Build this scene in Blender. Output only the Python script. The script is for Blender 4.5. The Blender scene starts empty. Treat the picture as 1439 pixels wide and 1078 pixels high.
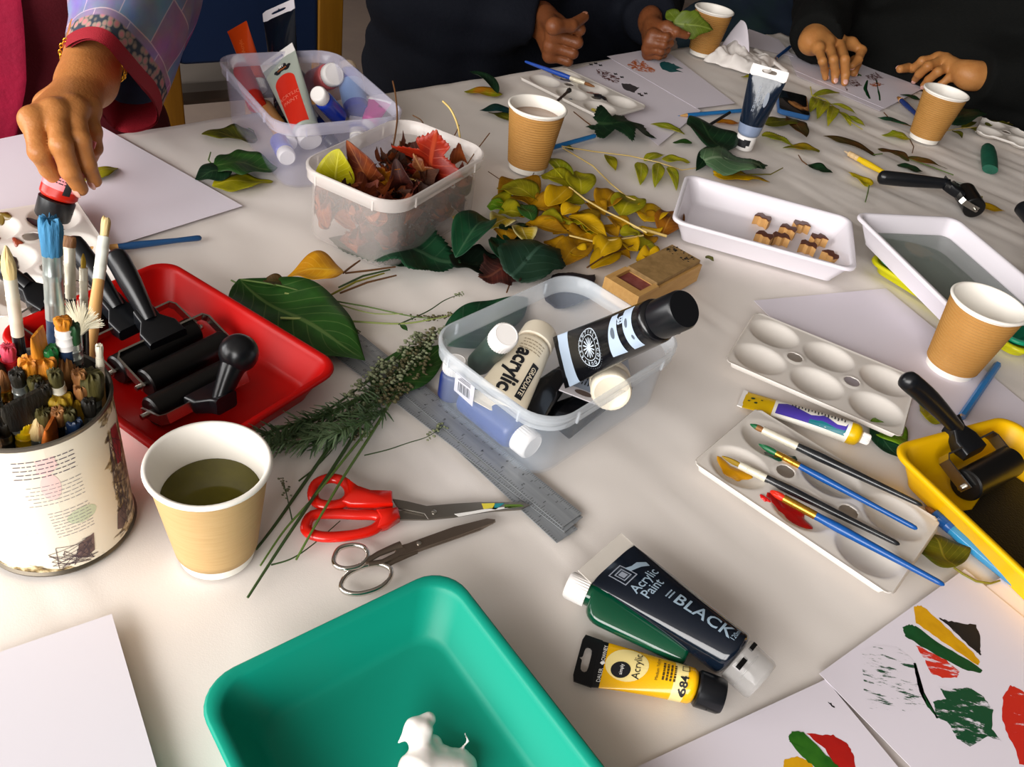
import bpy, bmesh, math, random
import numpy as np
from mathutils import Vector, Matrix, noise
PI = math.pi
R = math.radians
rnd = random.Random(7)
SC = bpy.context.scene
COL = SC.collection
TABLE = 0.74            # height of the table top; everything is laid out relative to it and lifted at the end
# ---------------------------------------------------------------- camera
F_PX, PITCH, ROLL, CAM_H = 1164.7, R(38.82), R(11.55), 0.5165
_f = Vector((0, math.cos(PITCH), -math.sin(PITCH)))
_r = Vector((1, 0, 0)); _u = _r.cross(_f)
CR = _r * math.cos(ROLL) + _u * math.sin(ROLL)
CU = -_r * math.sin(ROLL) + _u * math.cos(ROLL)
EYE = Vector((0, 0, CAM_H))
cd = bpy.data.cameras.new('camera'); cam = bpy.data.objects.new('camera', cd); COL.objects.link(cam)
cd.sensor_fit = 'HORIZONTAL'; cd.sensor_width = 36; cd.lens = F_PX / 1439 * 36; cd.clip_start = 0.02
m = Matrix((CR, CU, -_f)).transposed().to_4x4(); m.translation = EYE
cam.matrix_world = m
SC.camera = cam
def P(x, y, z=0.0):
    """photo pixel -> point at height z above the table top"""
    d = _f + CR * ((x - 719.5) / F_PX) - CU * ((y - 539) / F_PX)
    return EYE + d * ((z - CAM_H) / d.z)
# ---------------------------------------------------------------- materials
def lin(h):
    if isinstance(h, str):
        h = h.lstrip('#'); c = [int(h[i:i + 2], 16) / 255 for i in (0, 2, 4)]
    else: c = h
    return tuple(x / 12.92 if x <= .04045 else ((x + .055) / 1.055) ** 2.4 for x in c) + (1,)
MATS = {}
def mat(name, col, rough=.5, metal=0, alpha=1, col2=None, nscale=20, namt=.5, bump=0, bscale=200, coat=0, spec=.5, trans=0, sss=0, stretch=None, ior=1.45, emit=None):
    if name in MATS: return MATS[name]
    m = bpy.data.materials.new(name); m.use_nodes = True; MATS[name] = m
    nt = m.node_tree; b = nt.nodes['Principled BSDF']
    b.inputs['Base Color'].default_value = lin(col)
    b.inputs['Roughness'].default_value = rough; b.inputs['Metallic'].default_value = metal
    b.inputs['Alpha'].default_value = alpha; b.inputs['Coat Weight'].default_value = coat; b.inputs['Coat Roughness'].default_value = .08
    b.inputs['Specular IOR Level'].default_value = spec; b.inputs['IOR'].default_value = ior
    b.inputs['Transmission Weight'].default_value = trans
    if sss: b.inputs['Subsurface Weight'].default_value = sss; b.inputs['Subsurface Radius'].default_value = (.012, .004, .002); b.inputs['Subsurface Scale'].default_value = .5
    tc = None
    if col2 or bump:
        tc = nt.nodes.new('ShaderNodeTexCoord'); src = tc.outputs['Object']
        if stretch:
            mp = nt.nodes.new('ShaderNodeMapping'); mp.inputs['Scale'].default_value = stretch
            nt.links.new(src, mp.inputs['Vector']); src = mp.outputs['Vector']
    if col2:
        n = nt.nodes.new('ShaderNodeTexNoise'); n.inputs['Scale'].default_value = nscale; n.inputs['Detail'].default_value = 5; n.inputs['Roughness'].default_value = .6
        nt.links.new(src, n.inputs['Vector'])
        rp = nt.nodes.new('ShaderNodeMapRange'); rp.inputs['From Min'].default_value = .5 - .25 * namt; rp.inputs['From Max'].default_value = .5 + .5 * (1.05 - namt)
        nt.links.new(n.outputs['Fac'], rp.inputs['Value'])
        mx = nt.nodes.new('ShaderNodeMix'); mx.data_type = 'RGBA'
        mx.inputs['A'].default_value = lin(col); mx.inputs['B'].default_value = lin(col2)
        nt.links.new(rp.outputs['Result'], mx.inputs['Factor']); nt.links.new(mx.outputs['Result'], b.inputs['Base Color'])
    if bump:
        n2 = nt.nodes.new('ShaderNodeTexNoise'); n2.inputs['Scale'].default_value = bscale; n2.inputs['Detail'].default_value = 4
        nt.links.new(src, n2.inputs['Vector'])
        bp = nt.nodes.new('ShaderNodeBump'); bp.inputs['Strength'].default_value = bump; bp.inputs['Distance'].default_value = .002
        nt.links.new(n2.outputs['Fac'], bp.inputs['Height']); nt.links.new(bp.outputs['Normal'], b.inputs['Normal'])
    return m
def leafmat(name, c1, c2, cv, edge=None, rough=.45, blot=9, amt=.55, veins=8, trans=.25, vein_amt=.6):
    """leaf blade: blotches, pinnate veins from the UV map (u along the midrib, v across), a little light through it"""
    if name in MATS: return MATS[name]
    m = bpy.data.materials.new(name); m.use_nodes = True; MATS[name] = m
    nt = m.node_tree; N = nt.nodes.new; L = nt.links.new; b = nt.nodes['Principled BSDF']
    b.inputs['Roughness'].default_value = rough; b.inputs['Specular IOR Level'].default_value = .35
    uv = N('ShaderNodeUVMap'); sep = N('ShaderNodeSeparateXYZ'); L(uv.outputs['UV'], sep.inputs[0])
    tc = N('ShaderNodeTexCoord')
    n = N('ShaderNodeTexNoise'); n.inputs['Scale'].default_value = blot * 4; n.inputs['Detail'].default_value = 4; L(tc.outputs['Object'], n.inputs['Vector'])
    rp = N('ShaderNodeMapRange'); rp.inputs['From Min'].default_value = .62 - .4 * amt; rp.inputs['From Max'].default_value = .8 - .3 * amt; L(n.outputs['Fac'], rp.inputs['Value'])
    mx = N('ShaderNodeMix'); mx.data_type = 'RGBA'; mx.inputs['A'].default_value = lin(c1); mx.inputs['B'].default_value = lin(c2); L(rp.outputs['Result'], mx.inputs['Factor'])
    col = mx.outputs['Result']
    ab = N('ShaderNodeMath'); ab.operation = 'ABSOLUTE'; L(sep.outputs['Y'], ab.inputs[0])
    if edge:
        r2 = N('ShaderNodeMapRange'); r2.inputs['From Min'].default_value = .6; r2.inputs['From Max'].default_value = 1.0; L(ab.outputs[0], r2.inputs['Value'])
        m2 = N('ShaderNodeMix'); m2.data_type = 'RGBA'; L(col, m2.inputs['A']); m2.inputs['B'].default_value = lin(edge); L(r2.outputs['Result'], m2.inputs['Factor']); col = m2.outputs['Result']
    # midrib
    mid = N('ShaderNodeMapRange'); mid.inputs['From Min'].default_value = .03; mid.inputs['From Max'].default_value = .07; mid.inputs['To Min'].default_value = 1; mid.inputs['To Max'].default_value = 0; L(ab.outputs[0], mid.inputs['Value'])
    s1 = N('ShaderNodeMath'); s1.operation = 'MULTIPLY_ADD'; L(ab.outputs[0], s1.inputs[0]); s1.inputs[1].default_value = -.28; L(sep.outputs['X'], s1.inputs[2])
    s2 = N('ShaderNodeMath'); s2.operation = 'MULTIPLY'; L(s1.outputs[0], s2.inputs[0]); s2.inputs[1].default_value = veins
    s3 = N('ShaderNodeMath'); s3.operation = 'FRACT'; L(s2.outputs[0], s3.inputs[0])
    s4 = N('ShaderNodeMapRange'); s4.inputs['From Min'].default_value = .06; s4.inputs['From Max'].default_value = .12; s4.inputs['To Min'].default_value = .6; s4.inputs['To Max'].default_value = 0; L(s3.outputs[0], s4.inputs['Value'])
    mxm = N('ShaderNodeMath'); mxm.operation = 'MAXIMUM'; L(mid.outputs['Result'], mxm.inputs[0]); L(s4.outputs['Result'], mxm.inputs[1])
    am = N('ShaderNodeMath'); am.operation = 'MULTIPLY'; L(mxm.outputs[0], am.inputs[0]); am.inputs[1].default_value = vein_amt
    m3 = N('ShaderNodeMix'); m3.data_type = 'RGBA'; L(col, m3.inputs['A']); m3.inputs['B'].default_value = lin(cv); L(am.outputs[0], m3.inputs['Factor'])
    L(m3.outputs['Result'], b.inputs['Base Color'])
    bp = N('ShaderNodeBump'); bp.inputs['Strength'].default_value = .35; bp.inputs['Distance'].default_value = .001
    L(mxm.outputs[0], bp.inputs['Height']); L(bp.outputs['Normal'], b.inputs['Normal'])
    if trans:
        tr = N('ShaderNodeBsdfTranslucent'); L(m3.outputs['Result'], tr.inputs['Color'])
        ms = N('ShaderNodeMixShader'); ms.inputs[0].default_value = trans; L(b.outputs[0], ms.inputs[1]); L(tr.outputs[0], ms.inputs[2])
        L(ms.outputs[0], nt.nodes['Material Output'].inputs['Surface'])
    return m
# ---------------------------------------------------------------- objects
def tagset(o, label=None, cat=None, group=None, kind=None):
    if label: o['label'] = label
    if cat: o['category'] = cat
    if group: o['group'] = group
    if kind: o['kind'] = kind
    return o
def thing(name, label, cat, loc=(0, 0, 0), rz=0.0, group=None, M=None):
    o = bpy.data.objects.new(name, None); COL.objects.link(o); o.empty_display_size = .02
    if M is not None: o.matrix_world = M
    else: o.location = loc; o.rotation_euler = (0, 0, rz)
    return tagset(o, label, cat, group)
def axis_frame(A, B, up=(0, 0, 1), roll=0.0):
    """frame at A with X towards B and Z as near `up` as can be"""
    A = Vector(A); x = (Vector(B) - A).normalized(); up = Vector(up)
    y = up.cross(x)
    if y.length < 1e-6: y = Vector((0, 1, 0)).cross(x)
    y.normalize(); z = x.cross(y)
    M = Matrix((x, y, z)).transposed().to_4x4() @ Matrix.Rotation(roll, 4, 'X'); M.translation = A
    return M
def rr(hx, hy, r, n=6):
    r = min(r, hx - 1e-5, hy - 1e-5); out = []
    for cx, cy, a0 in ((hx - r, hy - r, 0), (-hx + r, hy - r, 90), (-hx + r, -hy + r, 180), (hx - r, -hy + r, 270)):
        for k in range(n + 1):
            a = R(a0 + 90 * k / n); out.append((cx + r * math.cos(a), cy + r * math.sin(a)))
    return out
class MB:
    def __init__(s): s.v = []; s.f = []; s.m = []; s.uv = {}
    def add(s, vs, fs, mi=0, M=None, uvs=None):
        b = len(s.v)
        s.v += [tuple(M @ Vector(v)) if M is not None else tuple(v) for v in vs]
        for k, f in enumerate(fs):
            s.f.append(tuple(b + i for i in f)); s.m.append(mi[k] if isinstance(mi, (list, tuple)) else mi)
        if uvs:
            for i, t in enumerate(uvs): s.uv[b + i] = t
        return s
    def loft(s, rings, mi=0, cap0=True, cap1=True, closed=True, M=None):
        n = len(rings[0]); vs = [v for r in rings for v in r]; fs = []; ms = []
        for i in range(len(rings) - 1):
            k = mi[i] if isinstance(mi, (list, tuple)) else mi
            for j in range(n if closed else n - 1):
                j2 = (j + 1) % n
                fs.append((i * n + j, i * n + j2, (i + 1) * n + j2, (i + 1) * n + j)); ms.append(k)
        if cap0: fs.append(tuple(range(n - 1, -1, -1))); ms.append(mi[0] if isinstance(mi, (list, tuple)) else mi)
        if cap1: fs.append(tuple((len(rings) - 1) * n + j for j in range(n))); ms.append(mi[-1] if isinstance(mi, (list, tuple)) else mi)
        return s.add(vs, fs, ms, M)
    def lathe(s, prof, n=40, mi=0, M=None, cap0=True, cap1=True):
        rings = [[(r * math.cos(2 * PI * k / n), r * math.sin(2 * PI * k / n), z) for k in range(n)] for r, z in prof]
        return s.loft(rings, mi, cap0, cap1, True, M)
    def tube(s, pts, rad, n=10, mi=0, M=None, flat=1.0, up=None):
        pts = [Vector(p) for p in pts]
        if not isinstance(rad, (list, tuple)): rad = [rad] * len(pts)
        rings = []; t0 = (pts[1] - pts[0]).normalized()
        a = Vector(up) if up else (Vector((0, 0, 1)) if abs(t0.z) < .9 else Vector((1, 0, 0)))
        for i, p in enumerate(pts):
            t = (pts[min(i + 1, len(pts) - 1)] - pts[max(i - 1, 0)])
            t = t.normalized() if t.length > 1e-9 else t0
            b = a.cross(t)
            if b.length < 1e-6: b = Vector((1, 0, 0)).cross(t)
            b.normalize(); a = t.cross(b)
            rings.append([tuple(p + b * (rad[i] * math.cos(2 * PI * k / n)) + a * (rad[i] * flat * math.sin(2 * PI * k / n))) for k in range(n)])
        return s.loft(rings, mi, True, True, True, M)
    def box(s, x0, x1, y0, y1, z0, z1, mi=0, M=None):
        vs = [(x, y, z) for z in (z0, z1) for x, y in ((x0, y0), (x1, y0), (x1, y1), (x0, y1))]
        return s.add(vs, [(3, 2, 1, 0), (4, 5, 6, 7), (0, 1, 5, 4), (1, 2, 6, 5), (2, 3, 7, 6), (3, 0, 4, 7)], mi, M)
    def bbox(s, hx, hy, z0, z1, r=.002, b=.001, mi=0, M=None, n=4):
        g = [[(x, y, z) for x, y in rr(hx - i, hy - i, r, n)] for i, z in ((b, z0), (0, z0 + b), (0, z1 - b), (b, z1))]
        return s.loft(g, mi, M=M)
    def prism(s, poly, z0, z1, mi=0, M=None, b=0):
        if b:
            c = Vector((sum(p[0] for p in poly) / len(poly), sum(p[1] for p in poly) / len(poly)))
            def sh(d): return [tuple(Vector(p) + (c - Vector(p)).normalized() * d) for p in poly]
            g = [[(x, y, z) for x, y in q] for q, z in ((sh(b), z0), (poly, z0 + b), (poly, z1 - b), (sh(b), z1))]
        else: g = [[(x, y, z) for x, y in poly] for z in (z0, z1)]
        return s.loft(g, mi, M=M)
    def ball(s, c, r, n=14, mi=0, sc=(1, 1, 1), M=None):
        k = n // 2; rings = []
        for i in range(k + 1):
            a = -PI / 2 + PI * i / k; q = max(math.cos(a), .02)
            rings.append([(c[0] + r * sc[0] * q * math.cos(2 * PI * j / n), c[1] + r * sc[1] * q * math.sin(2 * PI * j / n), c[2] + r * sc[2] * math.sin(a)) for j in range(n)])
        return s.loft(rings, mi, M=M)
    def build(s, name, mats, parent=None, smooth=40, solid=0, sub=0, flip=False):
        me = bpy.data.meshes.new(name); me.from_pydata(s.v, [], s.f)
        for m in (mats if isinstance(mats, (list, tuple)) else [mats]): me.materials.append(m)
        me.polygons.foreach_set('material_index', s.m)
        if s.uv:
            ul = me.uv_layers.new(name='UVMap')
            for lp in me.loops: ul.data[lp.index].uv = s.uv.get(lp.vertex_index, (0, 0))
        if smooth:
            me.polygons.foreach_set('use_smooth', [True] * len(me.polygons)); me.set_sharp_from_angle(angle=R(smooth))
        me.update()
        o = bpy.data.objects.new(name, me); COL.objects.link(o)
        if parent: o.parent = parent
        if solid:
            md = o.modifiers.new('thickness', 'SOLIDIFY'); md.thickness = solid; md.offset = -1
        if sub:
            md = o.modifiers.new('round', 'SUBSURF'); md.levels = sub; md.render_levels = sub
        return o
_tx = {}
def text_geo(body, size, bold=0.0, align='CENTER', spacing=1.0, shear=0):
    key = (body, size, bold, align, spacing, shear)
    if key in _tx: return _tx[key]
    c = bpy.data.curves.new('lettering', 'FONT'); c.body = body; c.size = size; c.offset = bold; c.align_x = align; c.align_y = 'CENTER'; c.space_character = spacing; c.shear = shear
    c.resolution_u = 3
    o = bpy.data.objects.new('lettering', c); COL.objects.link(o)
    bpy.context.view_layer.update()
    dg = bpy.context.evaluated_depsgraph_get(); ev = o.evaluated_get(dg); me = ev.to_mesh()
    bm = bmesh.new(); bm.from_mesh(me); bmesh.ops.triangulate(bm, faces=bm.faces[:])
    for _ in range(3):
        el = [e for e in bm.edges if e.calc_length() > max(size * .16, .0012)]
        if not el: break
        bmesh.ops.subdivide_edges(bm, edges=el, cuts=1, use_grid_fill=False); bmesh.ops.triangulate(bm, faces=[f for f in bm.faces if len(f.verts) > 3])
    bm.verts.index_update(); vs = [tuple(v.co) for v in bm.verts]; fs = [tuple(v.index for v in f.verts) for f in bm.faces]; bm.free()
    ev.to_mesh_clear(); bpy.data.objects.remove(o); bpy.data.curves.remove(c)
    _tx[key] = (vs, fs); return vs, fs
def ellipse(a, b, n=28, cx=0, cy=0): return [(cx + a * math.cos(2 * PI * k / n), cy + b * math.sin(2 * PI * k / n)) for k in range(n)]
def patch(mb, poly, surf, mi=0, z=.0003, sub=3):
    """a thin flat decoration laid on a surface: fan-filled polygon, points mapped through surf(x, y, lift)"""
    c = (sum(p[0] for p in poly) / len(poly), sum(p[1] for p in poly) / len(poly)); q = []
    for i in range(len(poly)):
        a, b = poly[i], poly[(i + 1) % len(poly)]; m = max(1, min(30, int(math.hypot(b[0] - a[0], b[1] - a[1]) / .0022))) if sub > 1 else 1
        q += [(a[0] + (b[0] - a[0]) * k / m, a[1] + (b[1] - a[1]) * k / m) for k in range(m)]
    if sub > 1: sub = max(sub, int(max(math.hypot(p[0] - c[0], p[1] - c[1]) for p in q) / .0022))
    poly = q; n = len(poly); vs = []; fs = []
    for k in range(sub, 0, -1):
        t = k / sub; vs += [surf(c[0] + (x - c[0]) * t, c[1] + (y - c[1]) * t, z) for x, y in poly]
    vs.append(surf(c[0], c[1], z))
    for k in range(sub - 1):
        for j in range(n): fs.append((k * n + j, k * n + (j + 1) % n, (k + 1) * n + (j + 1) % n, (k + 1) * n + j))
    b = (sub - 1) * n
    fs += [(b + j, b + (j + 1) % n, len(vs) - 1) for j in range(n)]
    return mb.add(vs, fs, mi)
def rect_poly(x0, x1, y0, y1, n=6):
    e = [(x0 + (x1 - x0) * k / n, y0) for k in range(n)] + [(x1, y0 + (y1 - y0) * k / n) for k in range(n)]
    return e + [(x1 - (x1 - x0) * k / n, y1) for k in range(n)] + [(x0, y1 - (y1 - y0) * k / n) for k in range(n)]
def letters(mb, body, size, surf, x=0, y=0, rot=0, mi=0, z=.0004, bold=0.0, align='CENTER', spacing=1.0, sx=1.0):
    vs, fs = text_geo(body, size, bold, align, spacing); c, s_ = math.cos(rot), math.sin(rot)
    return mb.add([surf(x + (c * p[0] * sx - s_ * p[1]), y + (s_ * p[0] * sx + c * p[1]), z) for p in vs], fs, mi)
def flatsurf(h): return lambda x, y, z: (x, y, h + z)
# ================================================================ materials used all over
M_cloth = mat('cloth', 'E9E2DC', .75, bump=.05, bscale=900, spec=.2)
M_paper = mat('paper', 'E3DCE6', .7, spec=.25)
M_paperw = mat('white_paper', 'DDD9E1', .7, spec=.25)
M_wood = mat('chair_wood', 'A87419', .5, col2='8A5A10', nscale=6, stretch=(8, 8, .6))
M_blue_fab = mat('blue_upholstery', '14305E', .9, bump=.3, bscale=900)
M_white = mat('white_plastic', 'F3EFEC', .28, spec=.5)
M_whiteg = mat('white_gloss_plastic', 'E6E1E8', .2, spec=.5)
M_black = mat('black_plastic', '101216', .28, spec=.5)
M_blackm = mat('black_rubber', '0A0A0B', .35)
M_steel = mat('steel', 'B9B6B0', .25, metal=1)
M_chrome = mat('chrome', 'D9D5CF', .12, metal=1)
M_ink = mat('black_print', '15161A', .6)
M_grey = mat('grey_print', '8C93A0', .5)
M_silverp = mat('silver_print', 'B9C4CE', .35)
M_txtw = mat('white_print', 'F4F2EE', .5)
# ================================================================ the room
def struct(o): o['kind'] = 'structure'; return o
mb = MB(); mb.box(-3.6, 4.2, -2.6, 5.6, -TABLE - .05, -TABLE)
struct(mb.build('floor', mat('floor_vinyl', 'A08E82', .6, col2='92827A', nscale=4), smooth=0))
M_wall = mat('wall_paint', '6A5F58', .85)
mb = MB(); mb.box(-3.6, 4.2, 5.6, 5.7, -TABLE, 1.96); struct(mb.build('wall_back', M_wall, smooth=0))
FX0, FX1, FZ0, FZ1, FY = -2.5, .4, .15, 1.8, -2.0
mb = MB(); mb.box(-3.6, FX0, FY - .1, FY, -TABLE, 1.96); mb.box(FX1, 4.2, FY - .1, FY, -TABLE, 1.96); mb.box(FX0, FX1, FY - .1, FY, -TABLE, FZ0); mb.box(FX0, FX1, FY - .1, FY, FZ1, 1.96)
struct(mb.build('wall_front', M_wall, smooth=0))
mb = MB()
for x in (FX0, FX0 + .95, FX0 + 1.92, FX1 - .05): mb.box(x, x + .05, FY - .08, FY - .02, FZ0, FZ1)
mb.box(FX0, FX1, FY - .08, FY - .02, FZ0, FZ0 + .05); mb.box(FX0, FX1, FY - .08, FY - .02, FZ1 - .05, FZ1)
struct(mb.build('window_2', mat('window_frame_paint', 'E8E8E6', .4), smooth=0))
mb = MB(); mb.box(4.2, 4.3, -2.6, 5.6, -TABLE, 1.96); struct(mb.build('wall_right', M_wall, smooth=0))
mb = MB(); mb.box(-3.6, 4.2, -2.6, 5.6, 1.96, 2.06); struct(mb.build('ceiling', mat('ceiling_paint', '9A948C', .9), smooth=0))
# wall with the window band on the left
WY0, WY1, WZ0, WZ1 = -2.3, 1.3, .12, 1.75
mb = MB()
mb.box(-3.7, -3.6, -2.6, WY0, -TABLE, 1.96); mb.box(-3.7, -3.6, WY1, 5.6, -TABLE, 1.96)
mb.box(-3.7, -3.6, WY0, WY1, -TABLE, WZ0); mb.box(-3.7, -3.6, WY0, WY1, WZ1, 1.96)
struct(mb.build('wall_left', M_wall, smooth=0))
mb = MB()
for y in (WY0, (WY0 * 2 + WY1) / 3, (WY0 + WY1 * 2) / 3, WY1 - .05): mb.box(-3.68, -3.62, y, y + .05, WZ0, WZ1)
mb.box(-3.68, -3.62, WY0, WY1, WZ0, WZ0 + .05); mb.box(-3.68, -3.62, WY0, WY1, WZ1 - .05, WZ1)
wf = struct(mb.build('window_1', mat('window_frame_paint', 'E8E8E6', .4), smooth=0))
# daylight: the sky outside, and its light through the window band
w = bpy.data.worlds.new('sky'); SC.world = w; w.use_nodes = True
bg = w.node_tree.nodes['Background']; bg.inputs['Color'].default_value = (.78, .86, 1, 1); bg.inputs['Strength'].default_value = 1.0
def area(name, loc, look, sx, sy, power, col):
    l = bpy.data.lights.new(name, 'AREA'); l.shape = 'RECTANGLE'; l.size = sx; l.size_y = sy; l.energy = power; l.color = col
    o = bpy.data.objects.new(name, l); COL.objects.link(o); o.location = loc
    o.rotation_euler = (Vector(look) - Vector(loc)).to_track_quat('-Z', 'Y').to_euler(); return o
area('window_daylight', (-3.5, -.5, .95), (0, .9, .0), 3.3, 1.55, 95, (1, .965, .925))
area('front_window_daylight', (-1.1, -1.9, 1.0), (-.1, .9, .0), 2.6, 1.5, 108, (1, .965, .925))
# ================================================================ table and cloth
CRN = Vector((.477, 2.214, 0)); LD = Vector((-.656, -.755, 0)).normalized(); RD = Vector((-LD.y, LD.x, 0)) * -1
if RD.x < 0: RD = -RD
TL, TW = 2.45, 1.22
TM = Matrix((LD, RD, Vector((0, 0, 1)))).transposed().to_4x4(); TM.translation = CRN
root = thing('table', 'long table under the white cloth, its legs hidden below', 'table', M=TM @ Matrix.Translation((0, 0, -.74)))
mb = MB(); mb.box(.01, TL - .01, .01, TW - .01, .705, .732); mb.build('tabletop', M_wood, root)
for x in (.08, TL - .08):
    for y in (.08, TW - .08):
        mb = MB(); mb.box(x - .025, x + .025, y - .025, y + .025, 0, .705); mb.build('leg', mat('table_leg', '4A4A4C', .4), root)
def seg_d(p, a, b):
    ab = b - a; t = max(0, min(1, (p - a).dot(ab) / ab.length_squared)); return (p - a - ab * t).length
creases = [(P(505, 570), P(690, 690), 1.0), (P(690, 690), P(860, 815), 1.2), (P(960, 405), P(1050, 462), .8), (P(0, 700), P(150, 880), .7), (P(1060, 800), P(930, 690), .4),
           (P(1115, 250), P(1250, 330), 1.0), (P(1180, 205), P(1439, 320), 1.2), (P(1100, 205), P(1330, 290), .9), (P(1290, 190), P(1439, 250), .8), (P(1200, 150), P(1285, 190), .7), (P(1060, 118), P(1180, 165), .8), (P(1010, 470), P(935, 400), .5)]
creases = [(a.xy, b.xy, w_) for a, b, w_ in creases]
sdir = (P(1439, 320) - P(1180, 205)).xy.normalized(); sperp = Vector((-sdir.y, sdir.x))
def cloth_z(x, y):
    p = Vector((x, y)); z = -.0034
    z += .0018 * noise.noise((x * 9, y * 9, 3)) + .0010 * noise.noise((x * 24, y * 24, 7))
    a, b = p.dot(sdir), p.dot(sperp); mk = max(0, min(1, (x - .25) / .25)) * max(0, min(1, (y - .75) / .25))
    z += mk * (.0030 * noise.noise((a * 4, b * 34, 1)) + .0012 * noise.noise((a * 9, b * 70, 8))) + .0007 * noise.noise((a * 5, b * 30, 5))
    for s, t, w_ in creases:
        d = seg_d(p, s, t)
        if d < .03: z += w_ * .0016 * math.exp(-(d / .0045) ** 2) - w_ * .0008 * math.exp(-((d - .012) / .008) ** 2)
    return min(z, -.0001)
nx, ny = 230, 116; mb = MB(); vs = []; drop = [.0, .012, .035, .065, .095]
def cl_pt(i, j):
    cx = min(max(i, 0), nx); cy = min(max(j, 0), ny); ox, oy = i - cx, j - cy
    k = max(abs(ox), abs(oy)); lx, ly = TL * cx / nx, TW * cy / ny
    if k:
        out = .006 + .02 * (k / 4) + .012 * math.sin((lx + ly) * 40) * (k / 4)
        lx += (1 if ox > 0 else -1 if ox < 0 else 0) * out; ly += (1 if oy > 0 else -1 if oy < 0 else 0) * out
    q = TM @ Vector((lx, ly, 0)); return (q.x, q.y, cloth_z(q.x, q.y) - drop[k])
I = list(range(-4, nx + 5)); J = list(range(-4, ny + 5))
vs = [cl_pt(i, j) for i in I for j in J]; nj = len(J)
fs = [(a * nj + b, (a + 1) * nj + b, (a + 1) * nj + b + 1, a * nj + b + 1) for a in range(len(I) - 1) for b in range(nj - 1)]
mb.add(vs, fs); o = mb.build('tablecloth', M_cloth, smooth=80, flip=True)
tagset(o, 'wide white creased tablecloth spread over the whole table', 'tablecloth')
# ================================================================ chair behind the table
CP = P(350, 82, -.2); cang = R(42)
root = thing('chair', 'empty wooden chair with blue padded back behind the table', 'chair', (CP.x, CP.y, -TABLE), cang)
for sx in (-1, 1):
    mb = MB(); mb.bbox(.031, .021, 0, 1.02, .004, .002, M=Matrix.Translation((sx * .192, 0, 0))); mb.build('back_post', M_wood, root)
mb = MB(); mb.bbox(.163, .018, .54, .98, .012, .006); mb.build('backrest', M_blue_fab, root)
mb = MB(); mb.bbox(.18, .20, .42, .47, .03, .015, M=Matrix.Translation((0, .24, 0))); mb.build('seat', mat('dark_grey_seat', '5E564F', .9), root)
for sx in (-1, 1):
    mb = MB(); mb.bbox(.022, .022, 0, .42, .004, .002, M=Matrix.Translation((sx * .17, .43, 0))); mb.build('front_leg', M_wood, root)
    mb = MB(); mb.bbox(.014, .19, .36, .41, .004, .002, M=Matrix.Translation((sx * .192, .22, 0))); mb.build('side_rail', M_wood, root)
mb = MB(); mb.bbox(.17, .012, .88, .93, .004, .002, M=Matrix.Translation((0, .03, 0))); mb.build('top_rail', M_wood, root)
# ================================================================ paper sheets
def sheet(name, label, pts, z, mat_=None, th=.0003, cat='paper', group=None):
    pts = [Vector(p) for p in pts]; c = sum(pts, Vector()) / len(pts)
    root = thing(name, label, cat, (c.x, c.y, z), 0, group)
    mb = MB(); poly = [(p.x - c.x, p.y - c.y) for p in pts]
    if sum(poly[i][0] * poly[(i + 1) % 4][1] - poly[(i + 1) % 4][0] * poly[i][1] for i in range(4)) < 0: poly.reverse()
    mb.prism(poly, 0, th); mb.build('sheet', mat_ or M_paper, root, smooth=0)
    return root, c
def a4(K, du, dv, lu=.297, lv=.21):
    u = Vector((math.cos(R(du)), math.sin(R(du)), 0)) * lu; v = Vector((math.cos(R(dv)), math.sin(R(dv)), 0)) * lv
    return [K, K + u, K + u + v, K + v]
sheet('paper_sheet', 'white sheet under the left hand holding the pink tube', a4(P(341, 290), 152, 237), .0004)
sheet('paper_sheet', 'thick white sketch pad at the near left table edge', a4(P(157, 863, .006), 219, -51), .0002, M_paperw, .006, 'sketch pad')
sheet('paper_sheet', 'blank white sheet under the cup and the empty palette, blue pencil at its edge', a4(P(1059, 423), -61, 28, .305, .215), .0004)
LS, LSc = sheet('print_sheet', 'uppermost sheet with yellow, green and black leaf prints beside the brush palette', a4(P(1151, 947, .001), 42, -48, .205, .297), .0012)
US, USc = sheet('print_sheet', 'plain corner of white sheet sticking out beyond the leaf prints at the frame edge', a4(P(1168, 952), 38, -52, .225, .29), .0004)
BS, BSc = sheet('print_sheet', 'lower sheet with overlapping green and red leaf prints, partly under the other', a4(P(1160, 955, .0008), 214, -55, .297, .21), .0008)
CS, CSc = sheet('print_sheet', 'sheet with dark red leaf print beside the paint-filled palette', [P(800, 100), P(872, 80), P(985, 156), P(925, 205)], .0004)
DS, DSc = sheet('print_sheet', 'folded sheet with orange and teal leaf prints near the far cup', [P(853, 80), P(929, 67), P(1033, 146), P(978, 153)], .001)
ES, ESc = sheet('print_sheet', 'sheet with red and green flower prints under the fingers of the dark sweater', [P(1116, 99), P(1243, 153), P(1302, 122), P(1172, 68)], .0004)
sheet('paper_sheet', 'white sheet slightly showing beneath the flower print sheet', [P(1105, 72), P(1120, 107), P(1236, 156), P(1262, 140)], .0001)
sheet('paper_sheet', 'blue white sheet lying beyond the crumpled tissue', [P(1035, 62), P(1052, 41), P(1094, 56), P(1115, 80)], .0005)
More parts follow.
